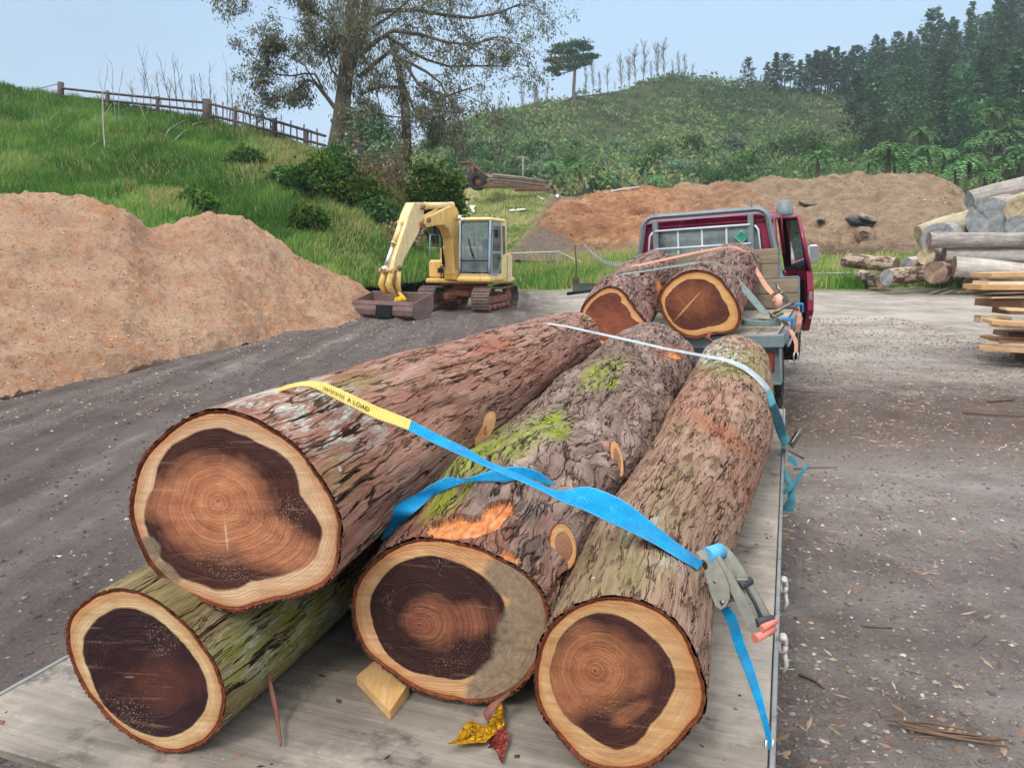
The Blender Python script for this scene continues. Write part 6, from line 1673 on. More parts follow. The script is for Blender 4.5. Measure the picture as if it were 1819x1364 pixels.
# sawn boards at the right edge
def sawn(name, t1, t2, t3):
    a = M(name, .75, .2); o = a.obj(); g = a.noise(a.map(o, (1.0, 22, 22)), 2.0, 6, .65); n = a.noise(o, 3, 5, .6)
    c = a.ramp(a.math('ADD', a.math('MULTIPLY', g, .55), a.math('MULTIPLY', n, .45)), [(.33, t1), (.5, t2), (.66, t3)]); a.color(c); a.bump(g, .006, .7); return a.m
SAW1 = sawn('sawn_tan', lin(158, 122, 84), lin(194, 154, 110), lin(216, 180, 138))
SAW2 = sawn('sawn_pale', lin(190, 158, 122), lin(216, 186, 150), lin(232, 208, 176))
SAW3 = sawn('sawn_brown', lin(116, 88, 66), lin(150, 116, 88), lin(176, 142, 110))
def board(px, py, t, yaw, thick, width, length, mat, label, pitch=0.0, wane=0.0, seed=1, tilt=0.0):
    """a sawn slab whose near left corner shows at px,py; runs off to the right"""
    rng = np.random.default_rng(seed); n = 26; x = np.linspace(0, length, n)
    edge = width * .5 * (1 + wane * fbm(x * 2.2, x * 0 + seed, o=4, seed=seed)); e2 = width * .5 * (1 + wane * fbm(x * 2.6, x * 0 + seed + 9, o=4, seed=seed))
    V = []
    for k in range(n):
        en = .04 * rng.random() if k == 0 else 0
        for y, z in ((-edge[k], 0), (e2[k], 0), (e2[k] * (1 - .25 * wane), thick), (-edge[k] * (1 - .25 * wane), thick)): V.append((x[k] + en, y + width * .5, z - thick))
    F = [tuple(4 * k + i for i in (0, 1)) + (4 * (k + 1) + 1, 4 * (k + 1)) for k in range(n - 1)]
    F = []
    for k in range(n - 1):
        for i in range(4): F.append((4 * k + i, 4 * (k + 1) + i, 4 * (k + 1) + (i + 1) % 4, 4 * k + (i + 1) % 4))
    F += [(0, 1, 2, 3), tuple(4 * (n - 1) + i for i in (3, 2, 1, 0))]
    m = MB(); m.add(V, F); o = m.build('sawn_board', mat)
    o.location = P(px, py, t); o.rotation_euler = (R(tilt), R(pitch), R(yaw))
    return tag(o, label, 'board', 'sawn boards stacked at the right edge')
T0 = 11.5
board(1760, 486, T0, 4, .06, .5, 3.0, SAW1, 'thick tan board topping the stack at the right edge', -1.5, .05, 1)
board(1757, 500, T0, 2, .055, .45, 3.0, SAW2, 'pinkish wavy edged slab under the top board of the stack', 0, .35, 2)
board(1744, 506, T0 - .1, -1, .075, .5, 3.2, SAW1, 'long tan plank sticking out furthest in the upper stack', 0, .02, 3)
board(1745, 516, T0 + .1, 0, .03, .5, 3.0, SAW3, 'thin dark board just under the long tan plank', 0, .2, 4)
board(1758, 528, T0, 4, .022, .5, 3.0, SAW2, 'thin pale board above the brown slabs of the stack', -2, .1, 5)
board(1766, 533, T0 + .2, 2, .11, .5, 3.0, SAW3, 'deep brown shaded slab in the middle of the stack', 0, .2, 6)
board(1786, 548, T0 - .3, -14, .03, .35, 3.0, SAW2, 'short pale board angled over the widest plank', 2, .05, 7)
board(1761, 570, T0 - .6, -16, .05, .45, 3.0, SAW1, 'widest tan plank jutting out at an angle from the stack', 3, .05, 8)
board(1742, 562, T0 + .2, -6, .10, .25, .45, SAW2, 'rough pale block on the ground side of the stack', 0, .3, 9)
board(1780, 578, T0, -8, .05, .5, 3.0, SAW2, 'splintered pale slab under the widest plank', 1, .35, 10)
board(1776, 604, T0 - .4, -10, .04, .7, 3.0, SAW3, 'broad brown board near the bottom of the stack', 2, .05, 11)
board(1750, 606, T0 - .3, -24, .035, .14, 3.0, SAW2, 'narrow pale batten slanting out above the lowest board', 2, .02, 12)
board(1736, 615, T0 - .5, -22, .05, .2, 3.0, SAW1, 'lowest tan board reaching out onto the gravel', 2, .02, 13)
board(1790, 590, T0 + .3, -4, .08, .5, 3.0, SAW3, 'dark brown slab in the shade between the lower boards', 0, .2, 14)
board(1800, 628, T0 + .2, -3, .10, .12, 2.4, SAW3, 'timber bearer on the gravel under the board stack', 0, .02, 15)
board(1792, 545, T0 + .25, 0, .12, .45, 3.0, SAW3, 'thick shaded slab behind the short pale board', 0, .1, 16)

# rusty logging arch with a tyre on the knoll, and the pile of grey poles behind it
RUST = paint('rusty_steel', lin(92, 56, 44), lin(128, 82, 64), lin(70, 50, 44), .5)
def kn(px, py, t=None):
    q = pick(px, py, ('knoll', 'ground', 'hill')); return q if t is None else P(px, py, t)
tA_ = 56.0
arch = empty('logging_arch', P(845, 326, tA_)); tag(arch, 'rusty steel logging arch with a tyre, parked on the knoll', 'logging arch')
pa2 = lambda x, y, dt=0.0: P(x, y, tA_ + dt) - np.array(P(845, 326, tA_))
m = MB(); m.tube([pa2(811, 289), pa2(841, 290)], .09, 6); m.tube([pa2(832, 290), pa2(832, 324)], .07, 6); m.tube([pa2(839, 290, 1), pa2(839, 322, 1)], .07, 6); m.tube([pa2(838, 290), pa2(866, 316)], .09, 6)
m.tube([pa2(830, 328), pa2(890, 330)], .12, 6); m.tube([pa2(832, 300), pa2(836, 300, 1)], .05, 6); m.build('arch_frame', RUST, arch)
w_ = wheel(arch, pa2(849, 323, -.4), .62, .45, 1, rimc=RUST); w_.rotation_euler = (0, 0, R(60))
m = MB(); rng = np.random.default_rng(5)
poles = empty('pole_stack', P(925, 325, 57)); tag(poles, 'stack of long weathered grey poles on rusty bearers, on the knoll', 'pole stack')
PB = P(925, 325, 57)
for k in range(16):
    a = P(864 + rng.uniform(-6, 14), 310 + (k % 5) * 4.6 + rng.uniform(-1, 1), 56 + k * .1); b = P(976 + rng.uniform(-14, 2), 322 + (k % 5) * 3.2 + rng.uniform(-1, 1), 57.5 + k * .1)
    m = MB(); m.tube([a - PB, (a + b) / 2 - PB + np.array([0, 0, .04]), b - PB], rng.uniform(.07, .11), 6); m.build('pole', BOARDS if k % 3 else PLY, poles)
m = MB()
for px, w in ((880, 50), (945, 60)): m.box(P(px, 331 + (px - 880) * .09, 55.5) - PB, (w * 56 / FPX, .5, .22), bev=.02)
m.build('bearer', RUST, poles)
# power pole
upb = P(929, 318, 75)
up_ = empty('utility_pole', upb); tag(up_, 'short pale power pole with one crossarm at the foot of the hill', 'utility pole')
m = MB(); m.tube([(0, 0, -1), (0, 0, 2.1)], [.11, .09], 8); m.build('post', PLY, up_)
m = MB(); m.box((-.05, 0, 2.0), (1.0, .1, .12), bev=.01); m.build('crossarm', PLY, up_)
# fence bits on the verge behind the digger
def gpoint(px, py): return pick(px, py, ('ground', 'knoll', 'ebank'))
RUSTP = simple('rusty_stake', lin(92, 66, 54), .9, .2, .1, var=.4, scale=20)
q0, q1 = P(918, 449, 33), P(992, 447, 33)
rf = empty('rail_fence', gpoint(992, 476)); tag(rf, 'white rail with a single post across the verge beside the digger', 'fence')
rb = np.array(rf.location)
gz1 = gpoint(992, 476); tt_ = depth_of(gz1)
m = MB(); m.tube([P(880, 451, tt_) - rb, P(993, 447, tt_) - rb], .028, 6); m.tube([P(993, 447, tt_) - rb, P(1040, 470, tt_ - 1) - rb], .018, 6); m.build('rail', WHITEBAR, rf)
m = MB(); m.tube([P(993, 444, tt_) - rb, P(994, 478, tt_) - rb], .04, 6); m.build('post', PLY, rf)
g2_ = gpoint(1022, 512); t2_ = depth_of(g2_)
m = MB(); m.tube([P(1021, 436, t2_), P(1024, 470, t2_), P(1022, 516, t2_)], .03, 6); m.box(P(1023, 504, t2_), (.25, .2, .5), bev=.05)
tag(m.build('gate_post', RUSTP), 'rusty leaning stake by the green steel beam', 'post')
m = MB(); th = np.linspace(0, 2 * np.pi * 26, 420); s_ = th / th[-1]
A, B_ = P(1036, 436, t2_ - .5), P(1122, 469, t2_ - 6)
c = A + (B_ - A) * s_[:, None]; sg = .32 * np.sin(np.pi * s_); c[:, 2] -= sg
c = c + np.stack([.0 * th, .09 * np.cos(th), .10 * np.sin(th)], -1)
m.tube(c, .014, 4, smooth=True); tag(m.build('gate_spring', STEEL), 'long slack coiled spring gate strung across the verge behind the truck', 'spring gate')
GREENST = simple('green_painted_steel', lin(72, 96, 84), .7, .3, .1, var=.3, scale=4, dirt=(lin(106, 66, 50), .5))
gb = P(1050, 514, 28.5); m = MB(); m.box((0, 0, .06), (1.35, .28, .30), bev=.02); m.box((0, -.16, .21), (1.35, .03, .03)); m.box((0, -.16, -.08), (1.35, .03, .03))
o = m.build('steel_beam', GREENST); o.location = gb; tag(o, 'short green and rust steel beam lying beyond the truck logs', 'steel beam')
m = MB(); A, B_ = P(1008, 522, 27), P(1052, 516, 26.5); m.tube([A, (A + B_) / 2, B_], .06, 8); tag(m.build('drain_pipe', BLKTRIM), 'black pipe offcut on the dirt in front of the green beam', 'pipe')
m = MB(); wq = gpoint(737, 474); m.box((0, 0, .35), (.16, .16, .9), bev=.02); o = m.build('fence_post', PLY); o.location = wq if wq is not None else P(737, 474, 28); tag(o, 'lone grey wooden post in the grass behind the digger arm', 'post')
# scraps on the knoll and banks
PALEP = simple('bleached_scrap', lin(206, 200, 190), .8, .2, var=.15)
def scrap(pts, t_off, label, th=.05):
    q = [pick(*p) for p in pts]; q = [p for p in q if p is not None]
    m = MB(); V = [tuple(p + np.array([0, 0, .1])) for p in q] + [tuple(p + np.array([0, 0, .1 + th])) for p in q]; n = len(q)
    m.add(V, [tuple(range(n))[::-1], tuple(range(n, 2 * n))] + [(k, (k + 1) % n, n + (k + 1) % n, n + k) for k in range(n)])
    tag(m.build('scrap', PALEP), label, 'scrap', 'pale scraps on the knoll')
scrap([(834, 369), (845, 369), (843, 381), (839, 380)], 0, 'pale pointed sheet scrap on the knoll above the digger cab')
scrap([(905, 376), (932, 374), (933, 376), (906, 379)], 0, 'white plank offcut lying beside the knoll track')
scrap([(948, 347), (950, 346), (966, 357), (964, 358)], 0, 'white plank offcut lying near the top of the knoll')
scrap([(987, 350), (992, 348), (993, 352), (989, 355)], 0, 'small white block beside the track at the top of the knoll')
scrap([(826, 361), (830, 361), (830, 366), (826, 366)], 0, 'small white scrap at the edge of the dark green bush')
TARP = M('black_tarpaulin', .35, .5); TARP.color(lin(16, 18, 24)); TARP.bump(TARP.noise(TARP.obj(), 5, 5, .6), .1, 1.0); TARP = TARP.m
CONC = simple('broken_concrete', lin(150, 140, 118), .9, .2, var=.25, scale=4, bump=.03)
def crumple(name, outline, mat, label, cat, thick=.25, seed=1):
    C_ = np.mean(outline, 0); c = pick(*C_); o = np.array([0, 0, CAMZ]); t = depth_of(c)
    n = len(outline); rng = np.random.default_rng(seed); V = []; K = 7
    for k in range(K + 1):
        f = k / K
        for p in outline:
            q = P(*(C_ + (np.array(p) - C_) * f), t); d = (q - o) / np.linalg.norm(q - o)
            V.append(q - d * (thick * (1 - f ** 3) * (1 + .9 * fbm(np.array([p[0] * .09 * (f + .3)]), np.array([p[1] * .09 * (f + .3)]), o=3, seed=seed)[0]) + .85) + d * (.9 * f ** 6))
    F = [(k * n + i, k * n + (i + 1) % n, (k + 1) * n + (i + 1) % n, (k + 1) * n + i) for k in range(K) for i in range(n)]
    o_ = put(name, npmesh(name, np.array(V), np.array(F), mat)); return tag(o_, label, cat)
crumple('tarpaulin', [(1417, 356), (1421, 362), (1432, 361), (1445, 363), (1458, 360), (1461, 368), (1452, 372), (1440, 374), (1428, 372), (1420, 366)], TARP, 'black tarpaulin scrap highest on the clay bank', 'tarpaulin', .3, 3)
crumple('tarpaulin', [(1450, 390), (1458, 388), (1467, 391), (1464, 396), (1452, 396)], TARP, 'smallest black tarpaulin scrap on the clay bank', 'tarpaulin', .25, 4)
crumple('tarpaulin', [(1500, 388), (1512, 382), (1522, 386), (1532, 393), (1546, 398), (1561, 402), (1557, 408), (1545, 404), (1530, 400), (1518, 404), (1505, 398)], TARP, 'ragged black tarpaulin under the concrete slab on the clay bank', 'tarpaulin', .25, 5)
crumple('concrete_slab', [(1524, 382), (1530, 378), (1546, 383), (1560, 390), (1561, 397), (1548, 396), (1534, 391), (1526, 388)], CONC, 'broken pale concrete slab resting on the clay bank', 'concrete slab', .5, 6)
crumple('boulder', [(1517, 408), (1528, 402), (1545, 403), (1556, 412), (1560, 428), (1550, 438), (1530, 440), (1518, 432)], MAT_CLAY, 'round lump of clay slumped under the concrete slab', 'clay lump', .7, 7)
# dark pallet line on the crest of the bank
m = MB(); A, B_ = P(1072, 343, 57), P(1135, 333, 58); m.tube([A, (A + B_) / 2 + np.array([0, 0, .05]), B_], .14, 5, flat=.5); tag(m.build('bleached_log', PALEP), 'bleached trunk lying along the crest of the clay bank', 'log')

fw_ = empty('wire_fence', gpoint(1490, 500)); tag(fw_, 'thin white electric fence wire across the verge between truck and log pile', 'fence')
tw = depth_of(np.array(fw_.location)); b0 = np.array(fw_.location)
for y0, y1 in ((484, 482), (492, 491)):
    m = MB(); m.tube([P(1430, y0 + 1, tw) - b0, P(1490, y0 + .8, tw) - b0, P(1560, y1, tw) - b0], .012, 4); m.build('wire', WHITEBAR, fw_)
for px in (1462, 1532):
    g = gpoint(px, 500); m = MB(); m.tube([g - b0 + np.array([0, 0, -.1]), P(px, 480, tw) - b0], .02, 5); m.build('post', PLY, fw_)
# ------------------------------------------------------------------ plants
def leaf_mat(name, stops, trans=.25, var=.32):
    a = M(name, .7, .2); t = a.attr('tint'); r = a.rand()
    c = a.ramp(t, [(p, c) for p, c in stops])
    hs = a.n('HueSaturation', Color=c); a.set(hs.inputs['Value'], a.rng(r, 0, 1, 1 - var, 1 + var)); a.set(hs.inputs['Hue'], a.rng(r, 0, 1, .485, .515))
    d = a.n('BsdfDiffuse', Color=hs.outputs[0]); tr = a.n('BsdfTranslucent', Color=hs.outputs[0])
    m = a.n('MixShader', Fac=trans); a.t.links.new(d.outputs[0], m.inputs[1]); a.t.links.new(tr.outputs[0], m.inputs[2])
    a.t.links.new(m.outputs[0], a.out.inputs['Surface']); return a.m
BARKT = simple('tree_bark', lin(98, 86, 76), .9, .1, var=.35, scale=3, bump=.02)
BARKP = simple('pale_trunk', lin(158, 148, 136), .9, .1, var=.25, scale=3)
DEADW = simple('dead_twigs', lin(150, 128, 112), .9, .1, var=.25, scale=3)
DEADB = simple('brown_twigs', lin(112, 92, 76), .9, .1, var=.25, scale=3)
DEADG2 = simple('weathered_twigs', lin(128, 116, 108), .9, .1, var=.2, scale=2)
DEADG = simple('grey_twigs', lin(150, 142, 134), .9, .1, var=.2, scale=2)
L_EUC = leaf_mat('eucalypt_leaf', [(0, lin(62, 72, 56)), (.5, lin(98, 106, 84)), (.8, lin(130, 130, 108)), (1, lin(138, 114, 96))])
L_BUSH = leaf_mat('dark_bush_leaf', [(0, lin(32, 66, 26)), (.55, lin(62, 102, 40)), (1, lin(132, 142, 52))])
L_SHRUB = leaf_mat('shrub_leaf', [(0, lin(40, 66, 34)), (.6, lin(70, 104, 50)), (1, lin(116, 140, 78))])
L_GREYSH = leaf_mat('pale_shrub_leaf', [(0, lin(70, 96, 66)), (.6, lin(116, 142, 104)), (1, lin(160, 178, 142))])
L_PINE = leaf_mat('pine_needles', [(0, lin(40, 78, 48)), (.55, lin(74, 122, 74)), (1, lin(122, 162, 104))], .2)
L_FERN = leaf_mat('fern_frond', [(0, lin(50, 90, 50)), (.6, lin(98, 140, 82)), (1, lin(154, 182, 124))])
L_SCRUB = leaf_mat('scrub_leaf', [(0, lin(58, 78, 46)), (.45, lin(98, 122, 72)), (.8, lin(128, 148, 92)), (1, lin(158, 138, 104))])
L_DRY = leaf_mat('dry_leaf', [(0, lin(96, 76, 60)), (.6, lin(140, 116, 92)), (1, lin(170, 150, 120))])
GRASSM = leaf_mat('grass_blade', [(0, lin(60, 90, 40)), (.45, lin(97, 135, 60)), (.75, lin(136, 163, 82)), (.9, lin(166, 154, 104)), (1, lin(186, 164, 122))], .35)

def quads(C, A, B, tint):
    """diamond leaves: centre C, half length A, half width B (n,3)"""
    V = np.stack([C - A, C + B, C + A, C - B], 1).reshape(-1, 3)
    F = np.arange(len(V)).reshape(-1, 4)
    return V, F, np.repeat(tint, 4)
def rdir(rng, n):
    v = rng.normal(size=(n, 3)); return v / np.linalg.norm(v, axis=1)[:, None]
class BR:
    """branches as tapered tubes, vectorised"""
    def __init__(s): s.p = []; s.r = []
    def add(s, pts, r0, r1):
        pts = np.asarray(pts, float); K = 7
        u = np.linspace(0, 1, len(pts)); w = np.linspace(0, 1, K)
        s.p.append(np.stack([np.interp(w, u, pts[:, i]) for i in range(3)], -1)); s.r.append(r0 + (r1 - r0) * w)
    def mesh(s, name, mat, n=5, big=None):
        Pp = np.array(s.p); Rr = np.array(s.r); N, K = Rr.shape
        T = np.gradient(Pp, axis=1); T /= np.linalg.norm(T, axis=2)[..., None] + 1e-9
        up = np.where(np.abs(T[:, :1, 2:3]) < .9, np.array([0, 0, 1.0]), np.array([1.0, 0, 0]))
        X = np.cross(np.broadcast_to(up, T.shape), T); X /= np.linalg.norm(X, axis=2)[..., None] + 1e-9
        Y = np.cross(T, X); a = np.arange(n) * 2 * np.pi / n
        V = Pp[:, :, None] + (X[:, :, None] * np.cos(a)[:, None] + Y[:, :, None] * np.sin(a)[:, None]) * Rr[:, :, None, None]
        V = V.reshape(-1, 3); g = gridfaces(n, K, True)
        F = (g[None] + (np.arange(N) * K * n)[:, None, None]).reshape(-1, 4)
        return npmesh(name, V, F, mat, True)
def curve(rng, p, d, L, wob, sag=0.0, K=7):
    pts = [np.array(p, float)]; d = np.array(d, float) / np.linalg.norm(d)
    for k in range(K - 1):
        d = d + rng.normal(size=3) * wob + np.array([0, 0, sag]); d /= np.linalg.norm(d)
        pts.append(pts[-1] + d * L / (K - 1))
    return np.array(pts)
def grow(br, rng, pts, r, lvl, tips, ratio=.5, dens=(4, 5), wob=.22, sag=0.0, spread=1.0, upb=.15, rmin=.008):
    """side branches along a limb, then twigs; tips collects (point, direction)"""
    L = np.linalg.norm(np.diff(pts, axis=0), axis=1).sum()
    n = dens[min(lvl, len(dens) - 1)]
    for k in range(n):
        f = rng.uniform(.25, 1.0); i = min(int(f * (len(pts) - 1)), len(pts) - 2)
        q = pts[i] + (pts[i + 1] - pts[i]) * (f * (len(pts) - 1) - i); t = pts[i + 1] - pts[i]; t /= np.linalg.norm(t) + 1e-9
        d = t + rdir(rng, 1)[0] * spread + np.array([0, 0, upb]); l = L * ratio * rng.uniform(.6, 1.2)
        c = curve(rng, q, d, l, wob, sag); rr = max(rmin, r * .5 * (1 - .4 * f))
        br.add(c, rr, rmin * .7)
        if lvl > 0: grow(br, rng, c, rr, lvl - 1, tips, ratio, dens, wob, sag, spread, upb, rmin)
        else: tips.append(c)
def leaves_on(tips, rng, per, size, hang=.6, spreadr=.12, aspect=.3, tint=(0, 1)):
    T = np.array(tips); n = len(T); K = T.shape[1]
    i = rng.integers(0, n, n * per); k = rng.integers(max(1, K // 3), K, n * per)
    C = T[i, k] + rng.normal(size=(n * per, 3)) * spreadr
    A = rdir(rng, n * per) * (1 - hang) + np.array([0, 0, -1]) * hang; A /= np.linalg.norm(A, axis=1)[:, None]
    s = size * rng.uniform(.6, 1.3, n * per)[:, None]; B = np.cross(A, rdir(rng, n * per)); B /= np.linalg.norm(B, axis=1)[:, None] + 1e-9
    return quads(C, A * s, B * s * aspect, rng.uniform(*tint, n * per))
def crown_mesh(name, Q, mat): return npmesh(name, Q[0], Q[1], mat, False, None, {'tint': ('FLOAT', np.clip(Q[2], 0, 1))})
def catq(L):
    o = 0; Vs, Fs, Ts = [], [], []
    for V, F, T in L: Vs.append(V); Fs.append(F + o); Ts.append(T); o += len(V)
    return np.concatenate(Vs), np.concatenate(Fs), np.concatenate(Ts)

def at(px, py, only=None):
    for dy in (0, 4, 8, 14, 20, 30, 45):
        q = pick(px, py + dy, only)
        if q is not None: return q
# ---- the big gum tree on the bank
rng = np.random.default_rng(11)
ET = 38.0
base = at(596, 278, ('bank',)); ET = depth_of(base)
gum = empty('gum_tree', base); tag(gum, 'tall leaning gum tree with sparse grey green foliage, on top of the grassy bank', 'tree')
e2 = lambda x, y, dt=0.0: P(x, y, ET + dt) - base
br = BR(); tips = []; brown = []
trunkpts = [e2(596, 292), e2(598, 262), e2(603, 225), e2(609, 180), e2(616, 120), e2(622, 60), e2(628, 0), e2(634, -90), e2(640, -200)]
tm = MB(); tm.tube(trunkpts, [.58, .46, .40, .38, .36, .34, .30, .22, .12], 12)
tm.tube([e2(616, 130), e2(640, 70, .5), e2(652, 10, 1), e2(662, -120, 1.4)], [.30, .30, .27, .12], 10)
tm.tube([e2(612, 270), e2(619, 240), e2(616, 190, -.2)], [.34, .28, .2], 8)
tm.build('trunk', BARKT, gum)
t2 = MB(); t2.tube([e2(724, 300, 1.5), e2(722, 240, 1.5), e2(719, 180, 1.5), e2(708, 120, 1.6), e2(690, 60, 1.6)], [.24, .24, .22, .16, .1], 8); t2.build('side_stem', BARKT, gum)
limbs = [([(603, 205), (588, 182), (572, 160), (556, 140), (545, 142), (535, 152), (518, 165), (500, 174), (482, 175)], .15, 0), ([(572, 160), (560, 122), (535, 132), (500, 138), (470, 120), (450, 112)], .08, -.5), ([(556, 140), (540, 115), (510, 100), (485, 92)], .06, -1),
         ([(613, 60), (590, 40), (566, 28), (545, 12), (522, -6)], .13, -.4), ([(615, 110), (580, 60), (548, 45), (520, 38)], .08, .8), ([(628, -40), (560, -50), (490, -40), (440, -16)], .09, -.8),
         ([(640, 100), (668, 72), (700, 54), (745, 58), (790, 74), (835, 82), (885, 62)], .17, -1), ([(636, 138), (668, 112), (690, 92), (715, 110), (745, 150), (792, 172), (840, 158)], .16, -1.6), ([(640, 170), (672, 155), (705, 152), (728, 176), (745, 196)], .12, -1),
         ([(648, 28), (700, 14), (760, 18), (820, 34), (880, 28), (925, 6)], .17, .6), ([(652, -20), (720, -30), (800, -20), (880, -16), (935, -4)], .15, 1), ([(626, 200), (658, 196), (690, 208), (722, 206)], .10, -.8), ([(700, 100), (745, 118), (785, 150), (808, 190), (815, 222)], .11, -.6),
         ([(715, 150), (740, 205), (765, 225), (790, 232)], .09, 1.2), ([(690, 60), (740, 100), (800, 120), (860, 118), (905, 122)], .12, 1.5), ([(610, 150), (590, 120), (580, 90), (575, 60)], .08, -1.2), ([(606, 195), (630, 205), (650, 230), (668, 262)], .07, -1), ([(640, 60), (690, 30), (740, -10)], .12, -2), ([(655, 0), (690, -60), (720, -120)], .1, 0), ([(640, 90), (660, 130), (672, 190), (690, 240)], .06, .4)]
for pts, r, dt in limbs:
    n = len(pts); pp = np.array([e2(x, y, dt * (k / (n - 1)) * 2) for k, (x, y) in enumerate(pts)]); pp = pp + rng.normal(size=pp.shape) * .05
    br.add(pp, r * .8, r * .22)
    grow(br, rng, pp, r * .42, 2, tips, .42, (4, 5, 7), .28, -.06, 1.0, .05, .009)
put('limbs', br.mesh('limbs', BARKT, 5), gum)
Q = leaves_on(tips, rng, 13, .10, .5, .17, .30)
ti = rng.integers(0, len(trunkpts) - 1, 15000)
tp = np.array(trunkpts); f = rng.random(15000)[:, None]; C = tp[ti] * (1 - f) + tp[ti + 1] * f + rng.normal(size=(15000, 3)) * np.array([.95, .8, .4]) + np.array([.35, 0, 0])
C = C[(C[:, 2] > 3.2)]; n = len(C); A = rdir(rng, n) * .4 + np.array([0, 0, -.6]); A /= np.linalg.norm(A, axis=1)[:, None]; B = np.cross(A, rdir(rng, n))
Q2 = quads(C, A * .13, B * .03, rng.uniform(.3, 1.0, n))
put('crown', crown_mesh('crown', catq([Q, Q2]), L_EUC), gum)

def bush(name, base, r, nclump, per, size, mat, seed, label, cat='bush', group=None, stems=True, aspect=.45, stemmat=None, hollow=.55, dry=False, csig=.16):
    """leaf clumps spread through an uneven volume, on a few stems"""
    rng = np.random.default_rng(seed); r = np.array(r, float)
    d = rdir(rng, nclump); d[:, 2] = np.abs(d[:, 2]) * 1.0 - .15
    rad = rng.uniform(hollow, 1.0, nclump) * (.78 + .32 * vnoise(d[:, 0] * 1.7 + seed, d[:, 1] * 1.7, d[:, 2] * 1.7, seed))
    cc = d * r * rad[:, None] + np.array([0, 0, r[2] * .45])
    i = rng.integers(0, nclump, nclump * per); C = cc[i] + rng.normal(size=(len(i), 3)) * (r.mean() * csig)
    n = len(C); out = C - np.array([0, 0, r[2] * .3]); out /= np.linalg.norm(out, axis=1)[:, None] + 1e-9
    A = rdir(rng, n) + out * .5; A /= np.linalg.norm(A, axis=1)[:, None]; B = np.cross(A, rdir(rng, n) + out); B /= np.linalg.norm(B, axis=1)[:, None] + 1e-9
    s = size * rng.uniform(.6, 1.35, n)[:, None]
    tint = np.clip(rng.normal(.42, .18, nclump)[i] + rng.normal(0, .16, n) + .22 * (C[:, 2] / (r[2] * 1.4) - .4), 0, 1)
    o = empty(name, base)
    put('foliage', crown_mesh('foliage', quads(C, A * s, B * s * aspect, tint), mat), o)
    if stems:
        b = BR()
        for k in range(min(nclump, 14)):
            q = cc[k] * .9; b.add([(rng.normal() * r[0] * .08, rng.normal() * r[1] * .08, -.15), q * np.array([.45, .45, .5]), q], max(.012, r.mean() * .03), max(.006, r.mean() * .01))
        put('stems', b.mesh('stems', stemmat or BARKT, 5), o)
    return tag(o, label, cat, group)
bb = P(778, 424, 31.0)
sc_ = depth_of(bb) / FPX
bush('dense_bush', bb, (54 * sc_, 46 * sc_, 106 * sc_), 150, 80, .105, L_BUSH, 5, 'dense dark green bush with yellowish tips, behind the raised digger arm', hollow=.35, csig=.13)
bspots = [(566, 352, 40, 46, 'dark leafy shrub on the bank straight below the gum tree', L_BUSH), (612, 338, 34, 40, 'bright green shrub on the bank to the lower right of the gum trunk', L_SHRUB), (640, 372, 40, 34, 'dark shrub low on the bank above the digger stick', L_BUSH), (548, 408, 26, 26, 'small round dark shrub in the grass above the soil heap', L_BUSH),
          (655, 300, 44, 62, 'pale olive shrub beside the foot of the gum tree', L_GREYSH), (690, 330, 30, 50, 'olive shrub between the gum tree and the dense dark bush', L_GREYSH), (600, 300, 22, 24, 'small shrub growing against the gum trunk', L_SHRUB), (668, 400, 34, 30, 'straggly green shrub at the foot of the bank behind the digger stick', L_SHRUB),
          (440, 300, 26, 20, 'low dark shrub in the middle of the bank', L_SHRUB), (345, 372, 30, 18, 'low dark clump behind the crest of the soil heap', L_BUSH), (510, 335, 26, 22, 'shrub on the bank left of the dark leafy one', L_SHRUB)]
for k, (x, y, w, h, lb, mt) in enumerate(bspots):
    b = at(x, y, ('bank', 'knoll'))
    if b is None: continue
    s = depth_of(b) / FPX; bush('shrub', b, (w * s * 1.25, w * s * 1.1, h * s * 1.15), 60, 40, .10, mt, 60 + k, lb, 'shrub', 'shrubs on the grassy bank', csig=.2)
# dry brown thicket under the gum and the bank edge
def thicket(name, px, py, w, h, n, mat, label, cat, seed, group=None, lean=.5, r=.012, leaf=None, nl=0):
    b = at(px, py)
    if b is None: return
    s = depth_of(b) / FPX; rng = np.random.default_rng(seed); br = BR(); tips = []
    for k in range(n):
        p = np.array([rng.normal() * w * s * .3, rng.normal() * .5, -.1]); d = np.array([rng.normal() * lean, rng.normal() * lean, 1.0])
        c = curve(rng, p, d, h * s * rng.uniform(.6, 1.1), .16, -.02); br.add(c, r, r * .4); grow(br, rng, c, r * .8, 0, tips, .4, (4,), .3, -.05, .9, .1, r * .45)
    o = empty(name, b); put('stems', br.mesh('stems', mat, 4), o)
    if leaf is not None: put('foliage', crown_mesh('foliage', leaves_on(tips, rng, nl, .09, .5, .12, .35), leaf), o)
    return tag(o, label, cat, group)
thicket('dead_thicket', 696, 372, 50, 110, 40, DEADB, 'brown tangle of dead stems hanging down the bank beside the dense bush', 'thicket', 1, r=.014, leaf=L_DRY, nl=5)
thicket('dead_thicket', 668, 330, 70, 90, 34, DEADB, 'brown dead vines below the lower limbs of the gum tree', 'thicket', 2, r=.014, leaf=L_DRY, nl=5)
thicket('dead_thicket', 722, 440, 50, 50, 26, DEADB, 'brown dry weeds on the cut edge of the bank behind the digger boom', 'thicket', 3, r=.012, leaf=L_DRY, nl=5)
thicket('dead_thicket', 690, 255, 60, 90, 26, DEADG, 'grey bare twigs around the side stem of the gum tree', 'thicket', 4, r=.014, leaf=L_EUC, nl=4)

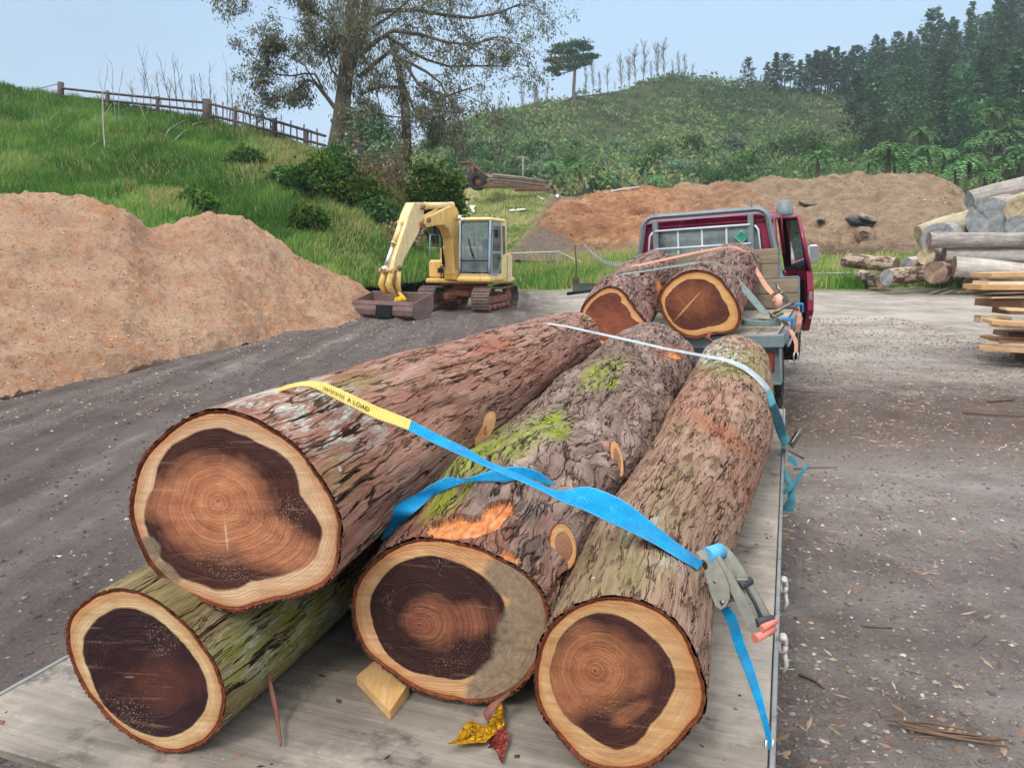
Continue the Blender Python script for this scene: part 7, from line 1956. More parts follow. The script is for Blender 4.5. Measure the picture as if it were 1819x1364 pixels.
# ---- bare saplings and dead stalks on the bank
def sapling(px, py, h, seed, mat, r=.022, lean=0.0, twigs=9):
    b = at(px, py, ('bank',))
    if b is None: b = P(px, py, 41)
    s = depth_of(b) / FPX; rng = np.random.default_rng(seed); br = BR(); tips = []
    c = curve(rng, (0, 0, -.1), (lean, rng.normal() * .1, 1), h * s, .05); br.add(c, r, r * .3)
    if twigs: grow(br, rng, c, r * .6, 0, tips, .24, (twigs,), .1, .05, .8, .35, r * .3)
    o = put('bare_sapling', br.mesh('bare_sapling', mat, 4)); o.location = b; return o
sx = [(272, 212, 118, 0), (305, 205, 95, .02), (318, 212, 112, .0), (330, 215, 100, .03), (290, 208, 80, -.03), (255, 205, 76, .02), (345, 216, 70, .0), (362, 222, 80, .02), (375, 222, 92, -.02), (390, 226, 60, .02), (404, 228, 108, .0), (412, 232, 90, .05), (425, 236, 74, -.02), (438, 240, 78, .03), (446, 240, 60, 0), (458, 246, 66, -.04), (470, 250, 56, 0), (484, 254, 52, .03), (500, 258, 58, 0), (352, 218, 96, .04), (300, 214, 70, -.06), (240, 208, 66, .0)]
LB = ['bare grey sapling in the thicket behind the rail fence']
for k, (x, y, h, ln) in enumerate(sx):
    o = sapling(x, y, h, 300 + k, DEADB, .026, ln, 14); tag(o, LB[0], 'sapling', 'bare saplings along the rail fence')
wx = [(186, 272, 125, -.06, 'tall white dead stalk pair leaning in the grass of the bank'), (182, 230, 110, .02, 'thin pale stalk rising above the fence line near its left end'), (205, 225, 115, .0, 'tallest pale stalk just right of the left fence post'), (211, 222, 95, .05, 'pale stalk beside the tallest one near the left fence post'), (60, 220, 55, .2, 'short pale stalk leaning on the far left of the bank'), (262, 222, 70, -.25, 'white stalk leaning left in the grass under the fence'), (256, 218, 60, .35, 'white stalk leaning right in the grass under the fence'), (427, 262, 50, .0, 'bleached stalk standing in the grass under the picket part of the fence'), (447, 340, 40, .0, 'thin dry stalk standing in mid bank')]
for k, (x, y, h, ln, lb) in enumerate(wx): tag(sapling(x, y, h, 340 + k, DEADG if k != 0 else PALEP, .028, ln, 2), lb, 'stalk')
def stick(pts, r, mat, label, only=('bank',), lift=.25, name='fallen_branch'):
    q = [at(*p, only) for p in pts]; q = [p + np.array([0, 0, lift * math.sin(math.pi * (k + .4) / len(pts))]) for k, p in enumerate(q) if p is not None]
    if len(q) < 2: return
    m = MB(); m.tube(q, [r * (1 - .6 * k / len(q)) for k in range(len(q))], 6); tag(m.build(name, mat), label, 'branch')
stick([(82, 225), (100, 212), (130, 206), (168, 201)], .05, DEADG, 'white fallen branch lying in the grass near the left end of the bank')
stick([(84, 222), (105, 208), (135, 195)], .04, DEADG, 'thinner fallen branch crossing the white one near the left end of the bank')
stick([(305, 258), (325, 245), (345, 230), (362, 220)], .05, DEADG, 'white fallen branch slanting up to the heavy fence post')
stick([(290, 252), (300, 240), (315, 230), (332, 216)], .035, DEADG, 'second white fallen branch beside the one by the heavy fence post')
stick([(148, 280), (165, 268), (178, 256)], .03, DEADG, 'small pale branch lying in the grass below the tall stalks')

# ---- rail fence on the crest
fence = empty('post_and_rail_fence', P(340, 210, 41)); tag(fence, 'dark timber rail fence running along the crest of the grassy bank', 'fence')
FB = P(340, 210, 41); FW = simple('dark_fence_timber', lin(96, 84, 80), .9, .15, var=.25, scale=3)
ft_ = lambda x: float(np.interp(x, [100, 370, 580], [42.2, 40.6, 37.6]))
fp = lambda x, y: P(x, y, ft_(x)) - FB
def bar(pts, w, h):
    m = MB(); m.tube([fp(*p) for p in pts], w, 4, flat=h, smooth=False); return m
for pts in ([(108, 157), (200, 167), (290, 176), (368, 183)], [(108, 171), (200, 180), (290, 189), (368, 198)], [(370, 184), (430, 199), (500, 219), (578, 242)], [(370, 204), (430, 219), (500, 238), (578, 259)]):
    bar(pts, .11, .6).build('rail', FW, fence)
for x, y0, y1, w in ((108, 147, 186, .16), (191, 162, 196, .10), (280, 172, 206, .10), (368, 178, 222, .24), (418, 190, 236, .10), (487, 211, 256, .11), (545, 230, 272, .10)):
    m = MB(); m.tube([fp(x, y0), fp(x, y1)], w, 6); m.build('post', FW, fence)
for k, x in enumerate(range(384, 572, 12)):
    t_ = np.interp(x, [370, 430, 500, 578], [184, 199, 219, 242]); m = MB(); m.tube([fp(x + (k % 3) - 1, t_ - (9 if k % 2 else 3)), fp(x, t_ + 24)], .035, 4); m.build('picket', FW, fence)
gate = empty('pipe_gate', P(82, 165, 43)); tag(gate, 'thin pipe gate beside the left end of the rail fence', 'gate')
m = MB(); gp_ = lambda x, y: P(x, y, 43) - P(82, 165, 43)
m.tube([gp_(60, 160), gp_(104, 149), gp_(106, 172), gp_(62, 182)], .025, 5); m.tube([gp_(60, 170), gp_(104, 160)], .018, 4); m.tube([gp_(85, 154), gp_(86, 178)], .018, 4); m.build('gate_frame', DEADG, gate)

# ---- grass
def grass(name, V, F, n, hh, ww, cond, seed, label, near=0.0, tintf=None, lean=.35):
    rng = np.random.default_rng(seed); V = np.asarray(V); tri = np.concatenate([F[:, [0, 1, 2]], F[:, [0, 2, 3]]])
    A, B, C = V[tri[:, 0]], V[tri[:, 1]], V[tri[:, 2]]; mid = (A + B + C) / 3
    ok = cond(mid); A, B, C, mid = A[ok], B[ok], C[ok], mid[ok]
    ar = np.linalg.norm(np.cross(B - A, C - A), axis=1); dist = np.linalg.norm(mid, axis=1)
    w = ar / dist ** 1.6; w /= w.sum(); i = rng.choice(len(w), n, p=w)
    u = rng.random((n, 1)); v = rng.random((n, 1)); sw = (u + v) > 1; u[sw] = 1 - u[sw]; v[sw] = 1 - v[sw]
    p = A[i] + (B[i] - A[i]) * u + (C[i] - A[i]) * v
    cl = vnoise(p[:, 0] * .9, p[:, 1] * .9, seed=seed); c2 = vnoise(p[:, 0] * .25, p[:, 1] * .25, seed=seed + 1); c3 = vnoise(p[:, 0] * 3.1, p[:, 1] * 3.1, seed=seed + 2)
    h = hh * (.45 + .9 * cl * c3 * 1.4) * rng.uniform(.5, 1.3, n); an = rng.uniform(0, 2 * np.pi, n)
    side = np.stack([np.cos(an), np.sin(an), 0 * an], -1) * (ww * rng.uniform(.6, 1.4, n))[:, None]
    ld = np.stack([np.cos(c2 * 9), np.sin(c2 * 9), 0 * c2], -1) * .6 + rng.normal(size=(n, 3)) * np.array([.6, .6, 0])
    tip = p + np.stack([0 * h, 0 * h, h], -1) + ld * (h * lean)[:, None]; mdl = p + np.stack([0 * h, 0 * h, h * .6], -1) + ld * (h * lean * .3)[:, None]
    VV = np.stack([p - side - np.array([0, 0, .03]), p + side - np.array([0, 0, .03]), mdl + side * .7, tip, mdl - side * .7], 1).reshape(-1, 3)
    b = np.arange(n) * 5; FF4 = np.stack([b, b + 1, b + 2, b + 4], -1); FF3 = np.stack([b + 4, b + 2, b + 3], -1)
    t = np.clip(.30 + .55 * (c2 - .5) + .5 * (cl - .5) + rng.normal(0, .14, n), 0, .84)
    dry = (rng.random(n) < .04 + .16 * np.clip((vnoise(p[:, 0] * .35, p[:, 1] * .35, seed=seed + 5) - .55) * 4, 0, 1)); t[dry] = rng.uniform(.86, 1, dry.sum())
    if tintf is not None: t = tintf(p, t, rng)
    o = put(name, npmesh(name, VV, [FF4, FF3], GRASSM, False, None, {'tint': ('FLOAT', np.repeat(t, 5))}))
    return tag(o, label, None, None, 'stuff')
def inview(mid, m=120):
    x, y = proj(mid); return (x > -m) & (x < PW + m) & (y > -80) & (y < PH)
def banktint(p, t, rng):
    x, y = proj(p); m = blob(x, y, [(520, 270, 60, 60, 0, .6), (470, 310, 60, 26, 0, .5), (620, 400, 60, 60, 0, .45), (300, 365, 50, 16, 0, .6), (230, 345, 30, 14, 0, .4), (580, 330, 70, 50, 0, .35)])
    d = rng.random(len(t)) < m * (.4 + .9 * vnoise(p[:, 0] * 1.3, p[:, 1] * 1.3, seed=4)); t[d] = rng.uniform(.86, 1, d.sum()); return t
grass('bank_grass', BV, BF, 210000, .40, .017, lambda q: inview(q, 260) & (q[:, 1] < 46), 71, 'long lush grass covering the bank', tintf=banktint)
def drytint(p, t, rng): return np.clip(t + .28 + .3 * (vnoise(p[:, 0] * .6, p[:, 1] * .6, seed=9) - .4), 0, 1)
grass('knoll_grass', KV, KF, 26000, .22, .03, lambda q: inview(q) & ((q[:, 0] - (q[:, 1] - 46) * .17) < .3), 72, 'short dry grass on the knoll', tintf=drytint)
gv = np.stack([GX, GY, GZ], -1).reshape(-1, 3); gf = gridfaces(len(gx), len(gy))
nv_ = lambda q: fbm(q[:, 0] * .5, q[:, 1] * .5, seed=77, o=3)
def verge(p, t, rng):
    f = sstep(34, 40, p[:, 1]) * (p[:, 0] < 7); return np.clip(t + .22 + .4 * f, 0, 1)
grass('verge_grass', gv, gf, 60000, .42, .022, lambda q: inview(q) & (((q[:, 1] + 1.2 * nv_(q) > 31.0) & (q[:, 1] < 44) & (q[:, 0] < 7.6)) | ((q[:, 0] + .5 * nv_(q) > 8.2) & (q[:, 1] - .12 * q[:, 0] + .8 * nv_(q) > 22.0) & (q[:, 1] < 37))), 73, 'tufted grass on the verge behind the digger and the truck', tintf=verge)

# ---- hill scrub, one mass
rng = np.random.default_rng(81)
tri = np.concatenate([LF[:, [0, 1, 2]], LF[:, [0, 2, 3]]]); A, B, C = LV[tri[:, 0]], LV[tri[:, 1]], LV[tri[:, 2]]; mid = (A + B + C) / 3
px_, py_ = proj(mid); ok = (px_ > 640) & (px_ < 1760) & (py_ > 100) & (py_ < 350) & (mid[:, 1] > 70) & (mid[:, 1] < 190)
A, B, C, mid = A[ok], B[ok], C[ok], mid[ok]; w = np.linalg.norm(np.cross(B - A, C - A), axis=1); w /= w.sum()
NC = 15000; i = rng.choice(len(w), NC, p=w); u = rng.random((NC, 1)); v = rng.random((NC, 1)); s_ = (u + v) > 1; u[s_] = 1 - u[s_]; v[s_] = 1 - v[s_]
cp = A[i] + (B[i] - A[i]) * u + (C[i] - A[i]) * v; dn = fbm(cp[:, 0] * .05, cp[:, 1] * .05, seed=5, o=4); keep = dn + rng.normal(0, .22, NC) > -.18; cp = cp[keep]; NC = len(cp)
hs = (.5 + 1.3 * np.clip(fbm(cp[:, 0] * .08, cp[:, 1] * .08, seed=15, o=3) + .3, 0, 1)) * rng.uniform(.5, 1.5, NC)
per = 11; C = np.repeat(cp, per, 0); h = np.repeat(hs, per); n = len(C)
C = C + rng.normal(size=(n, 3)) * (np.stack([h, h, h * .55], -1) * .62) + np.stack([0 * h, 0 * h, h * .7], -1)
Ad = rdir(rng, n) + np.array([0, 0, .5]); Ad /= np.linalg.norm(Ad, axis=1)[:, None]; Bd = np.cross(Ad, rdir(rng, n))
sz = (.22 + .22 * rng.random(n))[:, None]
tint = np.clip(np.repeat(.45 + .5 * fbm(cp[:, 0] * .06, cp[:, 1] * .06, seed=25, o=3) + rng.normal(0, .15, NC), per) + rng.normal(0, .12, n), 0, 1)
tag(put('hill_scrub', crown_mesh('hill_scrub', quads(C, Ad * sz, Bd * sz * .55, tint), L_SCRUB)), 'low green and brown scrub covering the hillside', None, None, 'stuff')

# ---- trees on the hill
def conifer(seed, h, w, base=.2, shape=.8, nw=24, per=9, drop=-.25, gap=.15, spray=.42, rag=.35):
    """trunk and crown meshes for one conifer, foot at the origin"""
    rng = np.random.default_rng(seed); br = BR(); br.add([(0, 0, -.6), (rng.normal() * .02 * h, 0, h * .5), (rng.normal() * .015 * h, rng.normal() * .015 * h, h * .98)], h * .014, h * .002)
    Cs, As = [], []
    for k in range(nw):
        f = base + (1 - base) * (k + rng.uniform(-.4, .4)) / nw; z = f * h
        rl = w * .5 * ((1 - (f - base) / (1 - base)) ** shape * .95 + .05) * (.6 + .4 * min(1, (f - base) / .12 + .3))
        for j in range(rng.integers(4, 7)):
            if rng.random() < gap: continue
            a = rng.uniform(0, 2 * np.pi); L = rl * rng.uniform(1 - rag, 1 + rag * .6)
            d = np.array([math.cos(a), math.sin(a), rng.uniform(drop, drop + .35)]); p0 = np.array([0, 0, z]); br.add([p0, p0 + d * L * .5, p0 + d * L], h * .003, h * .001)
            for q in range(per):
                g = rng.uniform(.25, 1.02); Cs.append(p0 + d * L * g + rng.normal(size=3) * (.10 * w * .35)); e_ = d + rdir(rng, 1)[0] * .7; As.append(e_ / np.linalg.norm(e_))
    C, A_ = np.array(Cs), np.array(As); n = len(C); B_ = np.cross(A_, rdir(rng, n) * .6 + np.array([0, 0, 1])); B_ /= np.linalg.norm(B_, axis=1)[:, None] + 1e-9
    s = (spray * rng.uniform(.6, 1.3, n))[:, None]; t = np.clip(.35 + .3 * (C[:, 2] / h - .5) + rng.normal(0, .2, n), 0, 1)
    return br.mesh('trunk', BARKT, 5), crown_mesh('crown', quads(C, A_ * s, B_ * s * .45, t), L_PINE)
PINES = [conifer(400 + k, 12.0, w, b, s, nw, 9, dr, gp, .42) for k, (w, b, s, nw, dr, gp) in enumerate([(5.2, .18, .62, 22, -.15, .15), (4.4, .1, .8, 26, -.3, .12), (6.4, .25, .45, 20, .0, .2), (5.0, .35, .5, 18, -.05, .22), (4.8, .05, .75, 28, -.2, .1)])]
TALLS = [conifer(430 + k, 22.0, w, b, s, nw, 12, dr, gp, .62, .5) for k, (w, b, s, nw, dr, gp) in enumerate([(6.5, .12, .5, 34, -.2, .22), (8.0, .2, .42, 30, .1, .3), (7.2, .3, .55, 28, -.25, .25), (9.0, .08, .6, 34, -.1, .2)])]
def place_tree(meshes, px, pyb, hpx, label, group, rz=0.0, name='pine_tree', ref=12.0, t=None, wide=1.0):
    b = at(px, pyb, ('hill',)) if t is None else P(px, pyb, t)
    if b is None: b = P(px, pyb, 165)
    s = hpx * depth_of(b) / FPX / ref
    o = empty(name, b - np.array([0, 0, .2]), (0, 0, rz)); o.scale = (s * wide, s * wide, s)
    put('trunk', meshes[0], o); put('crown', meshes[1], o); return tag(o, label, 'tree', group)
rng = np.random.default_rng(91)
# ridge line pines
ridge = [(1312, 160, 46, 2, 'small pine at the left edge of the round dark one on the ridge'), (1327, 158, 58, 2, 'round dark pine standing first on the ridge, left of the plantation')]
place_tree(PINES[2], 1327, 158, 58, 'round dark pine standing alone on the ridge, left of the plantation', None, 1.0, wide=1.15)
for k, (x, yb, h) in enumerate([(1362, 160, 50), (1376, 160, 66), (1393, 160, 64), (1404, 162, 50), (1418, 163, 56), (1432, 164, 66), (1446, 165, 74), (1458, 166, 72), (1470, 166, 80), (1482, 167, 76), (1494, 168, 70), (1508, 168, 72), (1518, 168, 80), (1530, 166, 68), (1541, 164, 66), (1553, 160, 62), (1565, 158, 60), (1575, 155, 56), (1588, 152, 66), (1600, 148, 62), (1612, 144, 60), (1622, 140, 66), (1440, 168, 60), (1466, 170, 62), (1500, 172, 66), (1524, 172, 62)]):
    place_tree(PINES[k % 5], x, yb, h * 1.05, 'dark pine in the plantation row along the ridge', 'plantation pines on the ridge', rng.uniform(0, 6), wide=1.35)
# forest filling the right-hand slope
cnt = 0
for yb0 in range(300, 90, -17):
    for x in range(1520, 1900, 24):
        X_ = x + rng.uniform(-10, 10); yb = yb0 + rng.uniform(-8, 8)
        lim = np.interp(yb, [90, 160, 200, 250, 300], [1650, 1530, 1530, 1560, 1620])
        if X_ < lim: continue
        crest = np.interp(X_, [1500, 1560, 1640, 1720, 1819, 2000], [168, 150, 120, 92, 62, 10])
        if yb < crest + 2: continue
        tall = rng.random() < .45
        h = rng.uniform(70, 105) * (1.0 if yb < 200 else 1.25)
        place_tree((TALLS if tall else PINES)[rng.integers(0, 4)], X_, yb, h, 'dark conifer in the forest on the right slope', 'conifers of the forest slope', rng.uniform(0, 6), ref=22.0 if tall else 12.0); cnt += 1
for x, yb, h, k, wd, lb in ((1644, 190, 166, 1, .8, 'tall ragged tree with a narrow lone top, first to stand above the forest'), (1682, 190, 148, 0, .95, 'second tall ragged tree, between the narrow lone one and the highest one'), (1775, 180, 190, 3, .9, 'highest tree of the forest, cut by the top edge'), (1812, 150, 150, 1, 1.0, 'tall tree at the top right corner of the forest'), (1660, 255, 160, 2, 1.0, 'leafy tree in front of the two tall ragged ones'), (1735, 270, 185, 3, 1.0, 'big dark tree in front of the highest tree'), (1590, 250, 100, 2, 1.0, 'dark tree in front of the forest edge beside the pale trunked pine'), (1790, 285, 190, 0, 1.1, 'dark tree filling the right edge above the ferns')):
    place_tree(TALLS[k], x, yb, h, lb, 'tall trees above the forest', rng.uniform(0, 6), 'forest_tree', 22.0, wide=wd)
place_tree(PINES[3], 1512, 290, 150, 'green pine with a pale bare trunk in front of the forest edge', None, .5, wide=.95)
place_tree(PINES[0], 1548, 285, 150, 'broad green pine beside the pale trunked one', None, 2.5, wide=1.05)
BL = [(1560, 292, 60, 96, L_SHRUB), (1606, 270, 64, 120, L_PINE), (1650, 286, 70, 110, L_SHRUB), (1694, 280, 56, 96, L_BUSH), (1728, 296, 72, 120, L_PINE), (1772, 300, 76, 140, L_SHRUB), (1812, 300, 70, 150, L_PINE), (1626, 225, 60, 90, L_SHRUB), (1700, 215, 64, 110, L_PINE), (1752, 210, 70, 110, L_SHRUB), (1575, 210, 44, 66, L_SHRUB), (1800, 230, 70, 120, L_SHRUB)]
for k, (x, yb, w, h, mt) in enumerate(BL):
    b = at(x, yb, ('hill',)); s = depth_of(b) / FPX
    bush('forest_tree', b, (w * .5 * s, w * .45 * s, h * .66 * s), 90, 46, .30, mt, 800 + k, ('lighter green leafy tree among the dark conifers of the forest slope' if mt is L_SHRUB else 'rounded dark tree among the conifers of the forest slope'), 'tree', 'lighter leafy trees of the forest' if mt is L_SHRUB else 'rounded dark trees of the forest', hollow=.3, csig=.15, stemmat=BARKP)
# the lone spreading pine
rng = np.random.default_rng(101)
lb_ = at(1020, 187, ('hill',)); lt = depth_of(lb_)
lone = empty('spreading_pine', lb_); tag(lone, 'lone flat topped pine with a long bare trunk on the skyline', 'tree')
l2 = lambda x, y, d=0.0: P(x, y, lt + d) - lb_
br = BR(); br.add([l2(1021, 190), l2(1019, 160), l2(1021, 130), l2(1022, 110)], .36, .24)
pads = [(1000, 84, 20, 6), (1028, 78, 22, 6), (990, 92, 16, 5), (1012, 92, 18, 5), (1040, 86, 14, 5), (985, 108, 16, 5), (1005, 106, 20, 5), (1030, 102, 22, 5), (1050, 100, 16, 4.5), (982, 124, 14, 5), (998, 118, 14, 4), (1040, 112, 14, 4), (1018, 118, 16, 4), (990, 132, 8, 3)]
Cs = []; zs = lt / FPX
for x, y, w, h in pads:
    c = l2(x, y); br.add([l2(1021, 124), (l2(1021, 120) + c) / 2 - np.array([0, 0, .3]), c], .2, .06)
    n = int(w * 30); Cs.append(c + rng.normal(size=(n, 3)) * np.array([w * .42, w * .35, h * .38]) * zs)
C = np.concatenate(Cs); n = len(C); A_ = rdir(rng, n) + np.array([0, 0, .4]); A_ /= np.linalg.norm(A_, axis=1)[:, None]; B_ = np.cross(A_, rdir(rng, n))
put('trunk', br.mesh('trunk', BARKT, 7), lone); put('crown', crown_mesh('crown', quads(C, A_ * .30, B_ * .15, np.clip(rng.normal(.35, .2, n), 0, 1)), L_PINE), lone)
# bare trees along the skyline
def bare(seed, h=10.0, lean=-.08, n=44, up=.55, r=.15, spread=.9):
    rng = np.random.default_rng(seed); br = BR(); tips = []; c = curve(rng, (0, 0, -.3), (.03, 0, 1), h, .03); c[:, 0] += lean * h * (np.maximum(c[:, 2], 0) / h) ** 2.2
    br.add(c, r, r * .22); grow(br, rng, c, r * .5, 1, tips, .24, (5, n), .09, .03, spread, up, .038); return br.mesh('bare_tree', DEADG2, 4)
BARES = [bare(500 + k) for k in range(4)]; BROAD = [bare(510 + k, 8.0, 0.0, 40, .5, .16, .9) for k in range(2)]
z5 = [(1165, 310, 500, 1), (1215, 320, 500, 1), (1250, 300, 500, 1), (1298, 280, 495, 1), (1345, 380, 495, 1), (1380, 275, 485, 1), (1420, 275, 475, 1), (1465, 340, 440, 1), (1505, 285, 430, 1), (1545, 305, 445, 1), (1590, 360, 450, 1), (955, 420, 562, 1), (1002, 390, 550, 1), (1045, 430, 545, 1), (1088, 405, 545, 1), (1130, 480, 535, 1), (590, 510, 690, 1), (680, 510, 668, 1), (735, 510, 640, 1), (660, 515, 672, 2), (455, 575, 700, 2), (490, 610, 705, 2)]
for k, (x, a_, b_, kind) in enumerate(z5):
    X_, ya, yb = 750 + x / 3.307, a_ / 3.307, b_ / 3.307; b = at(X_, yb + 2, ('hill',)); b = P(X_, yb, 155) if b is None else b
    h = (yb - ya) * depth_of(b) / FPX; o = put('bare_tree', (BARES if kind == 1 else BROAD)[k % (4 if kind == 1 else 2)]); o.location = b; s = h / (10.0 if kind == 1 else 8.0); o.scale = (s, s, s); o.rotation_euler = (0, 0, rng.uniform(-.5, .5))
    left = X_ < 980
    tag(o, 'bare leafless tree on the low shoulder left of the lone pine' if left else ('slim bare tree between the lone pine and the summit row' if X_ < 1095 else 'slim wind leaning bare tree in the row along the hill summit'), 'tree', 'bare trees on the left shoulder' if left else ('bare trees right of the lone pine' if X_ < 1095 else 'row of bare trees on the summit'))
for k, (x, yb, h, mt, lb) in enumerate(((1707, 250, 70, DEADG, 'pale grey dead tree with a fan of bare branches, above the tree ferns'), (1600, 240, 80, DEADW, 'brown leafless tree in front of the forest edge'), (1570, 245, 70, DEADW, 'smaller brown leafless tree left of the other at the forest edge'), (1075, 330, 80, DEADG, 'thin grey dead trunk standing in the scrub at the hill foot'))):
    b = at(x, yb, ('hill',)); o = put('dead_tree', bare(520 + k, 8.0, 0, 30 if k < 3 else 4, .6, .10 if k == 0 else .07, .8)); o.data.materials.clear(); o.data.materials.append(mt); o.location = b; s = h * depth_of(b) / FPX / 8; o.scale = (s, s, s); tag(o, lb, 'tree')
# tree ferns
def fern(seed):
    rng = np.random.default_rng(seed); br = BR(); br.add([(0, 0, -.4), (.08, 0, 1.4), (.0, 0, 2.9)], .16, .12); C, A_, B_ = [], [], []
    for k in range(22):
        a = 2 * np.pi * k / 22 + rng.normal() * .1; L = rng.uniform(1.5, 2.1); up = rng.uniform(.25, .95); d = np.array([math.cos(a), math.sin(a), 0])
        for q in range(12):
            f = (q + 1) / 12; p = np.array([0, 0, 2.9]) + d * L * f * (.95) + np.array([0, 0, L * (up * f - .95 * f * f)])
            t = d + np.array([0, 0, up - 1.9 * f]); t /= np.linalg.norm(t); s = np.cross(t, np.array([0, 0, 1.0])); s /= np.linalg.norm(s); wv = .36 * math.sin(math.pi * min(1, f * .85 + .12))
            for sg in (-1, 1): C.append(p + s * sg * wv * .5 + rng.normal(size=3) * .02); A_.append((s * sg + t * .35) * wv * .6); B_.append(t * .085)
    C, A_, B_ = map(np.array, (C, A_, B_)); return br.mesh('trunk', BARKT, 6), crown_mesh('crown', quads(C, A_, B_, np.clip(rng.normal(.55, .2, len(C)), 0, 1)), L_FERN)
FERNS = [fern(600 + k) for k in range(3)]
fz = [(605, 925, 1030, 1.0), (905, 955, 1020, .6), (1020, 880, 1000, 1.2), (1060, 950, 1030, .8), (1150, 935, 1035, 1.1), (1205, 780, 920, 1.2), (1250, 880, 1040, .8), (1425, 960, 1080, 1.25), (1600, 800, 925, 1.2), (1530, 830, 925, 1.0), (1625, 665, 760, .9), (1700, 790, 900, 1.2), (1790, 900, 1020, 1.2), (1590, 1020, 1090, 1.0), (1690, 950, 1050, 1.0), (1500, 930, 1040, 1.0), (1340, 900, 1010, .9), (1740, 720, 830, 1.0)]
fl_ = [(1269 + x / 3.307, c / 3.307, b / 3.307, w) for x, c, b, w in fz] + [(1031, 293, 316, .9), (985, 292, 318, .7), (1165, 318, 336, .6), (1000, 310, 330, .6)]
for k, (x, yc, yb, w) in enumerate(fl_):
    t = 72 if yb > 290 else 92; b = P(x, yb, t); top_ = P(x, yc, t)[2] - b[2]
    o = empty('tree_fern', b, (0, 0, rng.uniform(0, 6))); w *= 1.2; o.scale = (w, w, max(.35, top_ / 2.9)); put('trunk', FERNS[k % 3][0], o); cr = put('crown', FERNS[k % 3][1], o)
    s = w / o.scale[2]; cr.scale = (1, 1, s); cr.location = (0, 0, 2.9 * (1 - s))
    tag(o, 'dark umbrella tree fern alone at the foot of the hill, behind the knoll' if k == 18 else ('tree fern in the gully behind the knoll' if k > 18 else 'tree fern in the gully below the forest'), 'tree fern', None if k == 18 else ('tree ferns behind the knoll' if k > 18 else 'tree ferns below the forest'))
# shrub belt at the foot of the hill
ss = []
for k in range(64):
    x = rng.uniform(800, 1330); y = rng.uniform(272, 345); ss.append((x, y, rng.uniform(14, 26), 0 if rng.random() < .45 else 1))
for k in range(46):
    x = rng.uniform(1280, 1819); y = np.interp(x, [1280, 1560, 1700, 1819], [318, 302, 318, 330]) + rng.uniform(-34, 8); ss.append((x, y, rng.uniform(14, 30), 1 if rng.random() < .75 else 2))
bm = []
for k in range(6):
    o = bush('hillside_shrub', (0, 0, 0), (1, 1, .95), 44, 20, .13, (L_GREYSH, L_SHRUB, L_BUSH)[k % 3], 700 + k, 'x', stems=True, csig=.2); bm.append((o, list(o.children_recursive) if False else [c for c in bpy.data.objects if c.parent == o]))
for k, (x, y, w, kind) in enumerate(ss):
    b = at(x, y, ('hill',))
    if b is None: continue
    b = P(x, y, min(depth_of(b), 95)); b[2] = min(b[2], (drop(b[0], b[1], ('hill', 'ground')) or b[2])) if False else b[2]
    g = at(x, y, ('hill',)); s = w * depth_of(g) / FPX
    src, ch = bm[kind + (3 if rng.random() < .5 else 0)]
    first = not src.get('used')
    o = src if first else dup(src, (0, 0, 0), ch=[])
    if not first:
        for c in ch: c2 = c.copy(); col.objects.link(c2); c2.parent = o
    src['used'] = 1
    o.location = g; o.scale = (s, s, s * rng.uniform(.8, 1.2)); o.rotation_euler = (0, 0, rng.uniform(0, 6))
    R_ = x >= 1280
    tag(o, ('pale grey green', 'mid green', 'dark green')[kind] + (' shrub in the belt at the foot of the forest slope' if R_ else ' shrub in the belt at the foot of the hill behind the knoll'), 'shrub', ('pale', 'mid green', 'dark')[kind] + (' shrubs below the forest' if R_ else ' shrubs behind the knoll'))
for o in list(col.objects):
    if 'used' in o: del o['used']
for src, ch in bm:
    if src['label'] == 'x':
        for c in ch: bpy.data.objects.remove(c)
        bpy.data.objects.remove(src)
# ------------------------------------------------------------------ loose stones, chips and clods lying about
def scatter(name, n, xs, ys, size, mat, seed, label, zfun, flat=.45, keep=None, elong=1.0, nv=7):
    rng = np.random.default_rng(seed); x = rng.uniform(*xs, n * 3); y = ys[0] + (ys[1] - ys[0]) * rng.random(n * 3) ** 1.7
    ok = np.ones(len(x), bool) if keep is None else keep(x, y, rng); x, y = x[ok][:n], y[ok][:n]; n = len(x)
    z = zfun(x, y); s = size * (.35 + rng.random(n) ** 3 * 1.6) * (1 + .05 * np.maximum(y - 5, 0)); an = rng.uniform(0, 6.28, n); el = rng.uniform(1, elong, n) if elong > 1 else np.ones(n)
    # an irregular octahedron per piece
    base = np.array([[1, 0, 0], [0, 1, 0], [-1, 0, 0], [0, -1, 0], [.1, .1, 1], [0, 0, -.6]], float)
    V = base[None] * (.65 + .7 * rng.random((n, 6, 1))); V = V * np.stack([s * el, s / np.sqrt(el), s * flat], -1)[:, None]
    c, q = np.cos(an)[:, None], np.sin(an)[:, None]; X = V[..., 0] * c - V[..., 1] * q; Y = V[..., 0] * q + V[..., 1] * c
    V = np.stack([X + x[:, None], Y + y[:, None], V[..., 2] + (z + s * flat * .25)[:, None]], -1).reshape(-1, 3)
    f = np.array([[0, 1, 4], [1, 2, 4], [2, 3, 4], [3, 0, 4], [1, 0, 5], [2, 1, 5], [3, 2, 5], [0, 3, 5]])
    F = (f[None] + (np.arange(n) * 6)[:, None, None]).reshape(-1, 3)
    o = put(name, npmesh(name, V, F, mat, False, None, {'tint': ('FLOAT', np.repeat(rng.random(n), 6))}))
    return tag(o, label, None, None, 'stuff')
def tintmat(name, stops):
    a = M(name, .9, .2); a.color(a.ramp(a.attr('tint'), stops)); return a.m
STONE = tintmat('loose_stone', [(0, lin(86, 79, 76)), (.55, lin(122, 112, 106)), (.92, lin(150, 140, 132)), (1, lin(204, 198, 190))])
